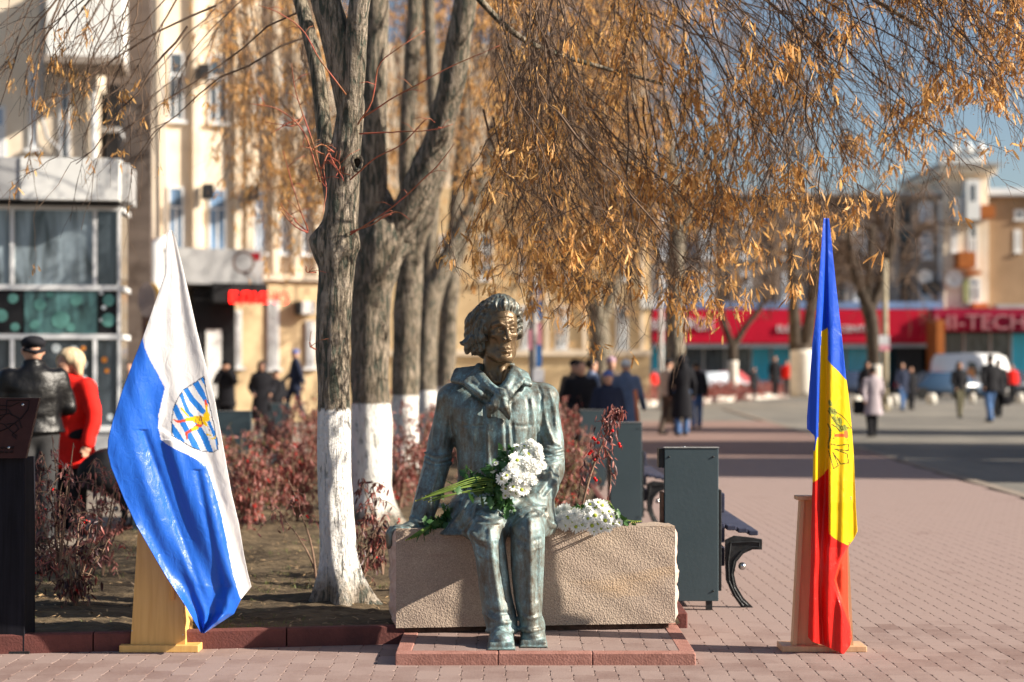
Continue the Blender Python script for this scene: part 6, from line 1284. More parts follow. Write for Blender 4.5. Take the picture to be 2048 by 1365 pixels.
for (a, c, t, q), k in zip(((1074, 1084, 645, 690), (1072, 1084, 690, 735), (1066, 1088, 738, 775), (1075, 1084, 575, 640), (1056, 1064, 660, 700)), (0, 1, 2, 1, 0)): MB().box(wx(a, Y), wx(c, Y), Y - .05, Y - .02, wz(q, Y), wz(t, Y)).build('poster', M_POST[k], p1, off=p1.location)
pole(1322, 553, 60, .09, 'thin pale lamp pole left of the tall dark trunk', M_CONC)
p2 = pole(1770, 520, 58, .11, 'weathered lamp pole with leaflets glued on, right of the tricolour flag', M_CONC2)
for k, (a, c, t, q) in enumerate(((1758, 1779, 671, 690), (1760, 1780, 690, 702))): MB().box(wx(a, 57.8), wx(c, 57.8), 57.82, 57.85, wz(q, 57.8), wz(t, 57.8)).build('leaflet', M_POST[0 if k else 2], p2, off=p2.location)

# whitewashed kerbs, bollards and far hedge
fk = empty('far_kerb', (0, 0, 0), None, None); fk['kind'] = 'structure'
pts = [(4.4, 63), (21, 104)]
for k in range(22):
    t = k / 22; x = pts[0][0] + (pts[1][0] - pts[0][0]) * t; y = pts[0][1] + (pts[1][1] - pts[0][1]) * t
    if k in (9,): continue
    v = [(x, y, -.03), (x + .70, y + 1.73, -.03), (x + .45, y + 1.9, -.03), (x - .25, y + .15, -.03)]; v += [(a, b, .24) for a, b, c in v]
    mesh_np('kerb_stone', v, [(0, 1, 5, 4), (1, 2, 6, 5), (2, 3, 7, 6), (3, 0, 4, 7), (4, 5, 6, 7)], M_WKERB, fk)
for i, (px, Y, w) in enumerate(((1712, 66, 11), (1773, 62, 10), (1863, 72, 10), (1945, 74, 6), (2040, 74, 8), (1790, 68, 12), (1636, 76, 9))):
    x = wx(px, Y); r = w * Y / F; bb = MB().lathe((0, 0, 0), [(r, 0), (r, .30), (r * .86, .42), (r * .4, .47)], 12).build('bollard', M_WKERB, None, True); bb.location = (x, Y, -.02)
    tag(bb, ['white bollard just left of the lavender coat', 'white bollard at the foot of the leaflet pole', 'white bollard right of the orange portal post', 'white bollard behind the walking dark jacket', 'white bollard at the far right edge', 'low white bollard by the dark portal', 'white bollard at the left edge of the tricolour flag'][i], 'bollard', 'whitewashed bollards by the shops')

# ------------------------------------------------------------------ shrubs
M_LEAFR = leafmat('dry_red_leaf', (.36, .105, .085), (.10, .036, .034), .3, .45); M_LEAFP = leafmat('withered_pink_leaf', (.50, .20, .17), (.17, .07, .065), .3, .5); M_LEAFD = leafmat('dark_withered_leaf', (.10, .035, .035), (.035, .016, .022), .25, .45); M_BERRY = mat('red_berry', (.62, .012, .012), .35, .2, 5); M_STEM = mat('shrub_stem', (.26, .17, .12), .8, .2, 12, col2=(.14, .085, .06)); M_LEAFG = leafmat('olive_leaf', (.22, .19, .07), (.10, .08, .035), .3)
def leaf_shape(L=.045, w=.011):
    v = np.array([(0, 0, 0), (w * .5, .002, -L * .3), (w * .45, .006, -L * .65), (0, .008, -L), (-w * .45, .006, -L * .65), (-w * .5, .002, -L * .3), (0, -.002, -L * .3), (0, .003, -L * .65)])
    return v, [(0, 6, 1), (0, 5, 6), (1, 6, 7, 2), (6, 5, 4, 7), (2, 7, 3), (7, 4, 3)]
LV, LF = leaf_shape()
def shrub(x, y, h, spread, ns, nl, label, seed, ms=None, lean=0.0, parts=0, s=1.0, berries=10, z0=.08, low=0.15, group='red-leaved shrubs in the bed', fat=1.0):
    rng = np.random.default_rng(seed); b = empty('shrub', (x, y, z0), label, 'shrub', group); paths = []; anc = []
    for i in range(ns):
        a = rng.uniform(0, 2 * np.pi); t = np.linspace(0, 1, 9); sp = spread * rng.uniform(.3, 1); hh = h * rng.uniform(.65, 1.0) if i else h
        p = np.stack([np.cos(a) * sp * t ** 1.3 + lean * t ** 1.5 + rng.normal(0, .01, 9).cumsum() * t, np.sin(a) * sp * .7 * t ** 1.3 + rng.normal(0, .01, 9).cumsum() * t, hh * (t - .10 * t ** 3 * rng.uniform(0, 1.5))], 1); paths.append(p)
    paths = np.array(paths); rr = np.linspace(.008, .0025, 9)[None] * np.ones((ns, 1)) * fat; st = [(paths, rr)]
    n2 = ns * 7; i = rng.integers(0, ns, n2); k = rng.uniform(low, 1, n2) * 7.99; kk = k.astype(int); fr = (k - kk)[:, None]; s0 = paths[i, kk] * (1 - fr) + paths[i, kk + 1] * fr
    d = rng.normal(0, 1, (n2, 3)) * (1, 1, .35) + (0, 0, .45); d /= np.linalg.norm(d, axis=1, keepdims=True); ln = rng.uniform(.08, .26, n2)[:, None] * min(1, h); t = np.linspace(0, 1, 6)[None, :, None]
    q = s0[:, None] + d[:, None] * ln[:, None] * t; q[..., 2] -= ln * .8 * t[..., 0] ** 2; 
    for (pp, r, n, nm) in ((paths, rr, 6, 'stems'), (q, np.linspace(.003, .0015, 6)[None] * np.ones((n2, 1)) * fat, 4, 'side_twigs')):
        v, f = tubes_np(pp, r, n); o = mesh_np(nm, v, f, M_STEM, b, True); o['kind'] = 'stuff'
    pool = np.concatenate([q[:, 1:].reshape(-1, 3), paths[:, 5:].reshape(-1, 3)]); pos = pool[rng.integers(0, len(pool), nl)] + rng.normal(0, .012, (nl, 3)); R = rots(nl, rng, .75); sc = rng.uniform(.6, 1.35, nl) * s
    ms = ms or (M_LEAFR, M_LEAFP); pick = rng.uniform(0, 1, nl); order = np.arange(nl); me = {}
    if parts:
        order = order[parts:]
        for j in range(parts):
            m = ms[min(len(ms) - 1, int(pick[j] * len(ms)))]
            if m.name not in me: o = mesh_np('leaf', LV, LF, m, b, True); me[m.name] = o.data
            else: o = bpy.data.objects.new('leaf', me[m.name]); COL.objects.link(o); o.parent = b
            M = Matrix(R[j].tolist()).to_4x4() @ Matrix.Scale(sc[j], 4); M.translation = Vector(pos[j]); o.matrix_local = M
    for g, m in enumerate(ms):
        w = order[(np.minimum(pick[order] * len(ms), len(ms) - 1)).astype(int) == g]
        if len(w): v, f = stamp(LV, LF, pos[w], R[w], sc[w]); o = mesh_np('foliage', v, f, m, b, True); o['kind'] = 'stuff'
    if berries:
        pb = pool[rng.integers(0, len(pool), berries)] + rng.normal(0, .01, (berries, 3)) - (0, 0, .01); pb = np.repeat(pb, 3, 0) + rng.normal(0, .008, (berries * 3, 3)); v, f = stamp(OCT * 1.9, OCF, pb, np.tile(np.eye(3), (len(pb), 1, 1)), np.ones(len(pb)) * s); o = mesh_np('berries', v, f, M_BERRY, b, True); o['kind'] = 'stuff'
    return b
SX = lambda px, Y: wx(px, Y)
shrub(SX(118, 9.6), 9.6, .98, .30, 7, 560, 'tall dark red shrub between the map stand and the city flag stand', 1, (M_LEAFD, M_LEAFP, M_LEAFD), 0, 290, 1.05, 10)
shrub(SX(150, 9.0), 9.0, .52, .34, 8, 420, 'low dark shrub at the foot of the tall one left of the flag stand', 2, (M_LEAFD, M_LEAFD, M_LEAFR), 0, 0, 1.1, 6)
shrub(SX(205, 10.4), 10.4, .80, .26, 6, 420, 'pinkish withered shrub close behind the city flag', 3, (M_LEAFP, M_LEAFR), .1, 0, 1.0, 8)
shrub(SX(58, 9.8), 9.8, .80, .14, 4, 240, 'narrow dry shrub right against the map stand', 4, (M_LEAFD, M_LEAFP), 0, 0, 1.0, 4)
shrub(SX(632, 10.2), 10.2, .70, .10, 2, 46, 'sparse two-stemmed shrub left of the limewashed trunk', 5, (M_LEAFP,), -.22, 0, 1.15, 2, low=.6)
shrub(SX(722, 9.9), 9.9, .55, .16, 5, 300, 'dark red shrub rising between the first trunk and the block', 6, (M_LEAFR, M_LEAFD), .10, 0, 1.1, 4)
shrub(SX(765, 10.4), 10.4, .66, .16, 5, 320, 'shrub with drooping dark leaves just left of the block', 7, (M_LEAFD, M_LEAFR), 0, 0, 1.1, 3)
for i, (px, Y, h, sp, nl, mi) in enumerate(((500, 13.5, .62, .38, 620, 0), (545, 15.2, .78, .42, 760, 1), (595, 14.0, .72, .36, 700, 0), (618, 17.5, 1.0, .42, 760, 0), (490, 17.0, .80, .42, 620, 2), (570, 19.5, 1.05, .45, 700, 0), (640, 21, 1.15, .5, 700, 1),
                                            (800, 15.6, .85, .35, 700, 0), (838, 17.6, .95, .38, 760, 0), (868, 20.5, 1.05, .40, 700, 1), (905, 23, 1.1, .42, 600, 0), (1120, 13.4, .80, .22, 480, 1), (1148, 15.8, .95, .28, 520, 0), (1122, 19.5, 1.1, .36, 560, 0), (1172, 22.5, 1.0, .35, 420, 0), (945, 18, .9, .4, 420, 0), (1060, 20, .9, .4, 420, 0))):
    where = ['left of the row, lowest red shrub beside the flag edge', 'bushy red and olive shrub mid bed between flag and first trunk', 'red shrub with bright berries next to the limewashed trunk', 'tall red shrub directly left of the limewashed trunk', 'dusty red shrub in front of the first left panel', 'red shrub in front of the second left panel', 'tall pinkish shrub behind the first trunk',
             'red shrub seen before the second whitewashed trunk', 'red shrub between the third trunk and the statue\'s arm', 'shrub touching the statue\'s raised elbow gap from behind', 'shrub in shade behind the statue\'s sleeve', 'pink-leaved shrub right of the statue\'s elbow', 'red shrub behind the drooping shoot, right of the statue', 'tall red shrub above the statue\'s right shoulder line', 'shrub in front of the group of walkers', 'shrub hidden behind the statue\'s chest', 'shrub hidden behind the statue\'s right side'][i]
    shrub(SX(px, Y), Y, h * 1.15, sp * 1.1, 11, int(nl * 1.3), where, 50 + i, [(M_LEAFR, M_LEAFP, M_LEAFR), (M_LEAFR, M_LEAFG, M_LEAFP), (M_LEAFP, M_LEAFG, M_LEAFP)][mi], 0, 0, 1.25, 26, fat=1.2)
# the sharp shoot behind the block on the right
def shoot():
    rng = np.random.default_rng(9); Y = 8.95; b = empty('shrub', (wx(1160, Y), Y, .08), 'thin arching shoot with drooping red-brown leaves and red berries behind the white flowers', 'shrub', 'red-leaved shrubs in the bed'); o = np.array(b.location)
    q = spline([P(1140, 1200, Y), P(1160, 1040, Y), P(1178, 960, Y), P(1196, 910, Y), P(1208, 880, Y), P(1215, 852, Y), P(1222, 826, Y), P(1236, 818, Y), P(1245, 832, Y)], 40); MB().tube(q, np.linspace(.008, .0018, 40), 8).build('stem', M_STEM, b, True, o)
    n = 190; k = np.clip((rng.beta(3.2, 1.7, n) * 39).astype(int), 14, 37); pos = q[k] + rng.normal(0, 1, (n, 3)) * np.array((.036, .03, .03)) * np.where(k > 30, .35, 1)[:, None]; R = rots(n, rng, .7); s = rng.uniform(.7, 1.35, n); mm = (M_LEAFP, M_LEAFD, M_LEAFR); me = {}
    for j in range(n):
        m = mm[j % 3]
        if m.name not in me: ob = mesh_np('leaf', LV, LF, m, b, True); me[m.name] = ob.data
        else: ob = bpy.data.objects.new('leaf', me[m.name]); COL.objects.link(ob); ob.parent = b
        M = Matrix(R[j].tolist()).to_4x4() @ Matrix.Scale(s[j], 4); M.translation = Vector(pos[j] - o); ob.matrix_local = M
    for px, py in ((1186, 876), (1190, 880), (1180, 906), (1183, 903), (1178, 908), (1196, 886), (1189, 920), (1240, 893), (1238, 888), (1192, 961), (1189, 957), (1225, 862)): MB().ball(P(px, py, Y - .03), .0095, 8).build('berry', M_BERRY, b, True, o)
    for pts in ([(1196, 905), (1175, 960), (1168, 1010)], [(1208, 895), (1222, 950), (1215, 1000)], [(1204, 890), (1228, 925), (1230, 960)], [(1190, 930), (1165, 950), (1158, 985)]):
        s_ = spline([P(a, c, Y + .02) for a, c in pts], 10); MB().tube(s_, .0022, 5).build('side_twig', M_STEM, b, True, o)
        for i in range(2, 10):
            m = mm[i % 2]; ob = bpy.data.objects.new('leaf', me[m.name]); COL.objects.link(ob); ob.parent = b; R1 = rots(1, rng, .5)[0]; M = Matrix(R1.tolist()).to_4x4() @ Matrix.Scale(rng.uniform(.9, 1.5), 4); M.translation = Vector(s_[i] - o); ob.matrix_local = M
shoot()
def hedge(name, x0, y0, x1, y1, h, n, label, seed, s=5):
    rng = np.random.default_rng(seed); t = rng.uniform(0, 1, n); pos = np.stack([x0 + (x1 - x0) * t + rng.normal(0, .5, n), y0 + (y1 - y0) * t + rng.uniform(.5, 4, n), h * rng.uniform(0, 1, n) ** .8 * (.8 + .25 * np.sin(t * 40))], 1); c = np.array((x0, y0, 0)); v, f = stamp(LV, LF, pos - c, rots(n, rng, 1.2), rng.uniform(.6, 1.3, n) * s); o = mesh_np(name, v, f, M_LEAFR, None, loc=c); tag(o, label, 'hedge', None, 'stuff')
hedge('far_hedge', 4.6, 63, 22, 106, .95, 9000, 'low reddish hedge running behind the whitewashed far kerb', 5); hedge('bed_hedge', -1.4, 27, -.9, 44, 1.1, 5000, 'mass of red shrubs filling the far end of the bed', 6, 3)
# ground litter
rng = np.random.default_rng(77); n = 1900; X_ = rng.uniform(-3.2, .85, n); Y_ = 8.3 + rng.uniform(0, 1, n) ** 1.5 * 9; ok = Y_ > kerb_line(X_) + .12; pos = np.stack([X_, Y_, np.full(n, .093)], 1)[ok]; R = rots(len(pos), rng, .35); Rf = R @ np.array([[1, 0, 0], [0, 0, 1], [0, -1, 0]])[None]
v, f = stamp(LV, LF, pos, Rf, rng.uniform(.4, 1.1, len(pos))); o = mesh_np('fallen_leaves', v, f, leafmat('fallen_leaf', (.36, .24, .12), (.13, .08, .045), .1)); tag(o, 'dry fallen leaves scattered over the soil of the bed', 'leaves', None, 'stuff')
n = 2600; X_ = rng.uniform(-3.2, .85, n); Y_ = 8.2 + rng.uniform(0, 1, n) ** 1.3 * 9; ok = (Y_ > kerb_line(X_) + .08) & (np.sin(X_ * 4.1 + 1) + np.sin(Y_ * 3.3) + rng.normal(0, .6, n) > .5); pos = np.stack([X_, Y_, np.full(n, .080)], 1)[ok]
GV = np.array([(-.0012, 0, 0), (.0012, 0, 0), (.001, .004, .012), (-.001, .004, .012), (0, .012, .022)]); GF = [(0, 1, 2, 3), (3, 2, 4)]; v, f = stamp(GV, GF, np.repeat(pos, 4, 0) + rng.normal(0, .012, (len(pos) * 4, 3)) * (1, 1, 0), rots(len(pos) * 4, rng, .3), rng.uniform(.6, 1.5, len(pos) * 4)); o = mesh_np('grass', v, f, leafmat('sparse_grass', (.16, .19, .05), (.10, .10, .035), .3)); tag(o, 'sparse short grass sprouting from the soil of the bed', 'grass', None, 'stuff')
n = 70; X_ = rng.uniform(-2.5, 4, n); Y_ = rng.uniform(7.3, 13, n); ok = (X_ > 1.1) | (Y_ < 7.6); pos = np.stack([X_, Y_, np.full(n, .004)], 1)[ok]; v, f = stamp(LV, LF, pos, rots(len(pos), rng, .2) @ np.array([[1, 0, 0], [0, 0, 1], [0, -1, 0]])[None], rng.uniform(.2, .5, len(pos))); o = mesh_np('leaf_scraps', v, f, M_LEAFG); tag(o, 'tiny leaf scraps lying on the pink paving', 'leaves', None, 'stuff')

# ------------------------------------------------------------------ chrysanthemums
M_PETAL, nt_, b_ = new_mat('white_petal'); b_.inputs['Base Color'].default_value = (.86, .86, .83, 1); b_.inputs['Roughness'].default_value = .5; b_.inputs['Subsurface Weight'].default_value = .0
t_ = N_(nt_, 'ShaderNodeBsdfTranslucent'); t_.inputs[0].default_value = (.84, .85, .78, 1); ms_ = N_(nt_, 'ShaderNodeMixShader', i_0=.3); nt_.links.new(b_.outputs[0], ms_.inputs[1]); nt_.links.new(t_.outputs[0], ms_.inputs[2]); nt_.links.new(ms_.outputs[0], nt_.nodes['Material Output'].inputs[0])
M_EYE = mat('flower_eye', (.42, .46, .06), .7, .3, 60, bump=.5, bscale=300, col2=(.20, .26, .03)); M_FSTEM = mat('flower_stem', (.16, .24, .045), .6, .2, 12); M_CUT = mat('cut_stem_end', (.46, .42, .12), .7, .1, 12); M_FLEAF = leafmat('chrysanthemum_leaf', (.045, .13, .028), (.015, .05, .015), .22, .5)
def petals(rows, rng):
    V = []; Fs = []
    for n, L, w, el, z in rows:
        for k in range(n):
            a = 2 * math.pi * (k + rng.uniform(-.25, .25)) / n; e = el + rng.uniform(-.12, .12); l = L * rng.uniform(.88, 1.08); s = len(V); ca, sa = math.cos(a), math.sin(a)
            for r, ww, cz in ((.12, .35, 0), (.45, 1, -.05), (.8, 1.05, .0), (1.0, .55, .06)):
                for sg in (-1, 1):
                    x = l * r * math.cos(e); zz = z + l * r * math.sin(e) - l * .10 * r * r + cz * l; y = sg * w * ww / 2; V.append((x * ca - y * sa, x * sa + y * ca, zz + abs(0)))
            for i in range(3): Fs.append((s + i * 2, s + i * 2 + 1, s + i * 2 + 3, s + i * 2 + 2))
    return np.array(V), Fs
rf = random.Random(4)
PET = [petals([(15, .031, .0070, .05, 0), (12, .028, .0066, .30, .002)], rf), petals([(17, .031, .0066, -.05, 0), (15, .029, .0064, .25, .003), (12, .025, .006, .55, .005), (9, .018, .006, .95, .006), (5, .011, .005, 1.25, .007)], rf)]
PM = [mesh_np('petals', v, f, M_PETAL).data for v, f in PET]; 
eye_me = MB().ball((0, 0, .004), (.0085, .0085, .0055), 10).build('eye', M_EYE, None, True).data
for ob in [q for q in COL.objects if q.data in PM or q.data == eye_me]: bpy.data.objects.remove(ob)
def flower(b, pos, nrm, kind, s):
    o = bpy.data.objects.new('flower', PM[kind]); COL.objects.link(o); o.parent = b; qn = Vector(nrm).to_track_quat('Z', 'Y'); M = qn.to_matrix().to_4x4() @ Matrix.Rotation(rf.uniform(0, 6), 4, 'Z') @ Matrix.Scale(s, 4); M.translation = Vector(pos) - Vector(b.location); o.matrix_local = M
    if kind == 0: e = bpy.data.objects.new('eye', eye_me); COL.objects.link(e); e.parent = o
def fleaf(L=.055):
    out = [(0, 0), (.010, .010), (.007, .018), (.018, .020), (.012, .030), (.020, .034), (.010, .042), (.006, .050), (0, .056)]; pts = out + [(-a, b) for a, b in out[-2:0:-1]]; k = L / .056
    v = [(a * k, 0.15 * abs(a) * k + .10 * b * k * (b / .056), -b * k) for a, b in pts] + [(0, 0, -.028 * k)]; n = len(pts); return np.array(v), [(i, (i + 1) % n, n) for i in range(n)]
FV, FF = fleaf()
fleaf_me = None
def add_leaf(b, pos, R, s):
    global fleaf_me
    if fleaf_me is None: o = mesh_np('leaf', FV, FF, M_FLEAF, b, True); fleaf_me = o.data
    else: o = bpy.data.objects.new('leaf', fleaf_me); COL.objects.link(o); o.parent = b
    M = Matrix(np.asarray(R).tolist()).to_4x4() @ Matrix.Scale(s, 4); M.translation = Vector(pos) - Vector(b.location); o.matrix_local = M
def stem(b, pts, r=.0032):
    s = spline(pts, 14); MB().tube(s, r, 6).build('stem', M_FSTEM, b, True, b.location); d = s[0] - s[1]; d /= np.linalg.norm(d); MB().tube([s[0], s[0] + d * .004], r * 1.02, 6).build('stem_end', M_CUT, b, True, b.location)
rngf = np.random.default_rng(31)
def leaves_along(b, a, c, n, sp, smin=.7, smax=1.25):
    for _ in range(n):
        t = rngf.uniform(0, 1); p = np.asarray(a) * (1 - t) + np.asarray(c) * t + rngf.normal(0, 1, 3) * sp; add_leaf(b, p, rots(1, rngf, 1.1)[0], rngf.uniform(smin, smax))
# bouquet in the lap
b1 = empty('bouquet', P(1000, 1000, 7.98), 'bouquet of white chrysanthemums laid across the statue\'s lap', 'bouquet', 'white chrysanthemum bouquets'); 
heads = [(1030, 895, 8.10, 0, .8), (1045, 892, 8.10, 0, .85), (1036, 910, 8.06, 0, .95), (1060, 892, 8.08, 1, 1.05), (1076, 897, 8.07, 1, 1.1), (1082, 912, 8.05, 1, 1.05), (1068, 910, 8.04, 1, 1.1), (1052, 912, 8.03, 0, 1), (1080, 928, 8.04, 1, 1), (1066, 928, 8.01, 1, 1.1), (1050, 928, 8.0, 1, 1.1), (1036, 924, 8.0, 0, 1.05), (1024, 918, 8.02, 0, .85), (1074, 943, 8.02, 1, .95), (1058, 944, 7.98, 1, 1.15), (1042, 944, 7.97, 1, 1.2), (1026, 940, 7.97, 1, 1.15),
         (1062, 958, 7.99, 1, 1.0), (1048, 961, 7.96, 1, 1.15), (1032, 959, 7.95, 1, 1.2), (1018, 953, 7.96, 0, 1.0), (1052, 974, 7.97, 1, .95), (1038, 976, 7.95, 0, 1.05), (1024, 973, 7.95, 0, 1.0), (1004, 962, 7.98, 0, .95), (1012, 976, 7.97, 0, .85), (1022, 988, 7.97, 0, .9), (1036, 990, 7.98, 0, .8), (1010, 992, 7.99, 0, .7)]
for px, py, Y, k, s in heads:
    px += rf.uniform(-5, 5); py += rf.uniform(-5, 5); p = P(px, py, Y + rf.uniform(-.025, .02)); nn = (p - P(1010, 968, 8.14)); nn = nn / np.linalg.norm(nn) + np.array((.15, -.55, .15)); flower(b1, p, nn, k, s * (.85 + .40 * rf.random()))
    stem(b1, [P(1000, 972, 8.06), (P(1000, 972, 8.06) + p) / 2 + (0, .01, 0), p - nn * .004], .0022)
for i, (a, c) in enumerate((((832, 1002), (960, 962)), ((838, 1000), (965, 966)), ((845, 997), (960, 958)), ((858, 1004), (970, 975)), ((852, 992), (955, 955)), ((870, 990), (962, 970)), ((848, 1001), (968, 980)))): stem(b1, [P(a[0], a[1], 7.93 + i * .004), P((a[0] + c[0]) / 2, (a[1] + c[1]) / 2 - 2, 7.95), P(c[0], c[1], 8.0), P(1005, 965, 8.05)])
leaves_along(b1, P(930, 965, 8.02), P(1010, 955, 8.06), 150, .024); leaves_along(b1, P(990, 925, 8.10), P(1040, 905, 8.12), 34, .018); leaves_along(b1, P(985, 985, 8.03), P(1012, 1000, 8.03), 80, .022); leaves_along(b1, P(870, 990, 7.96), P(930, 970, 7.98), 9, .008, .5, .9)
add_leaf(b1, P(937, 983, 7.93), rots(1, rngf, .3)[0], 1.3); add_leaf(b1, P(920, 972, 7.93), rots(1, rngf, .9)[0], 1.1); flower(b1, P(992, 927, 8.0), (-.3, -.7, .6), 0, .5)
# second bouquet lying on the block at the right
b2 = empty('bouquet', P(1180, 1050, 8.35), 'larger bouquet of white chrysanthemums lying on the granite block right of the statue', 'bouquet', 'white chrysanthemum bouquets')
hd = [(1116, 1028, 1, 1.1), (1130, 1020, 1, 1.0), (1122, 1042, 1, 1.15), (1136, 1036, 0, 1.1), (1112, 1046, 1, .95), (1130, 1052, 0, 1.0), (1150, 1030, 1, 1.05), (1144, 1044, 0, 1.0), (1158, 1042, 1, 1.0), (1164, 1050, 0, .95), (1152, 1054, 0, .9), (1180, 1010, 0, 1.0), (1192, 1016, 0, 1.05), (1204, 1012, 0, 1.0), (1196, 1006, 0, .8), (1182, 1024, 0, 1.0), (1176, 1038, 0, .95), (1190, 1032, 0, 1.1), (1204, 1028, 0, 1.05), (1218, 1024, 0, .95),
      (1222, 1034, 0, .9), (1210, 1042, 0, 1.05), (1196, 1048, 0, 1.05), (1184, 1052, 0, 1.0), (1170, 1052, 0, .8), (1188, 1062, 0, .8), (1202, 1058, 0, .9), (1216, 1056, 0, .95), (1226, 1048, 0, .8), (1238, 1046, 0, .6), (1172, 1026, 1, .8)]
for px, py, k, s in hd:
    Y = 8.30 if py < 1030 else 8.235; p = P(px, py, Y); nn = np.array(((px - 1180) / 130, -1.0, .55 - (py - 1030) / 70)); flower(b2, p, nn, k, s * (.9 + .45 * rf.random())); stem(b2, [P(1240, 1044, 8.42), P((px + 1240) / 2, py - 2, 8.38), p + (0, .01, 0)], .0022)
for i in range(6): stem(b2, [P(1282 - i * 4, 1043 + i * .6, 8.44 - i * .01), P(1262, 1042, 8.44), P(1235, 1040, 8.40)], .003)
leaves_along(b2, P(1150, 1020, 8.40), P(1240, 1038, 8.38), 60, .020); leaves_along(b2, P(1160, 1024, 8.36), P(1180, 1030, 8.36), 14, .010); leaves_along(b2, P(1240, 1040, 8.40), P(1270, 1045, 8.42), 12, .006, .5, .8)
# third bouquet under the arm
b3 = empty('bouquet', P(880, 1050, 8.3), 'small bouquet in the shade under the statue\'s propping arm, stems pointing out', 'bouquet', 'white chrysanthemum bouquets')
for i in range(6): stem(b3, [P(812 + i * 5, 1081 - i * 1.5, 8.16), P(840 + i * 2, 1062, 8.19), P(872, 1045, 8.28)], .0032)
leaves_along(b3, P(862, 1050, 8.24), P(898, 1022, 8.30), 75, .016, .7, 1.2); add_leaf(b3, P(842, 1062, 8.15), rots(1, rngf, .3)[0], 1.25); add_leaf(b3, P(848, 1066, 8.15), rots(1, rngf, .3)[0], 1.0)
for px, py in ((872, 1014), (884, 1012), (896, 1016), (905, 1012)): flower(b3, P(px, py, 8.42), (.2, -.3, 1), 0, .9)

# ------------------------------------------------------------------ people
SKIN = mat('skin', (.52, .29, .20), .5, .05, 5); HAIRD = mat('dark_hair', (.02, .014, .011), .5, .2, 20); HAIRB = mat('blond_hair', (.56, .43, .27), .5, .2, 30, bump=.5, bscale=40, stretch=(1, 1, .2)); 
def fab(n, c, rough=.85, bump=.25): return mat(n, c, rough, .12, 5, bump=bump, bscale=16)
M_LEATHER = mat('black_leather', (.004, .004, .005), .40, .2, 5, bump=.8, bscale=13, dist=.015, spec=.28); M_REDC = fab('red_wool', (.80, .018, .012)); M_GREYJ = fab('grey_denim', (.04, .04, .042)); M_BLKC = fab('black_coat', (.012, .012, .016)); M_NAVY = fab('navy_cloth', (.02, .027, .055)); M_JEANS = fab('blue_denim', (.07, .14, .30)); M_BEIGE = fab('beige_wool', (.52, .40, .32)); M_LAV = fab('lavender_down', (.42, .36, .39)); M_BLUEJ = fab('slate_blue_jacket', (.13, .17, .26)); M_BRN = fab('brown_leather', (.30, .11, .05), .5); M_OLV = fab('olive_cloth', (.12, .11, .07)); M_WHT = fab('white_knit', (.65, .66, .66)); M_SHOE = mat('black_shoe', (.012, .012, .013), .4, .1, 5); M_PURP = fab('mauve_hat', (.42, .28, .36)); M_DKBR = fab('dark_brown_cloth', (.10, .075, .06)); M_BLUEH = fab('blue_knit', (.09, .14, .38))
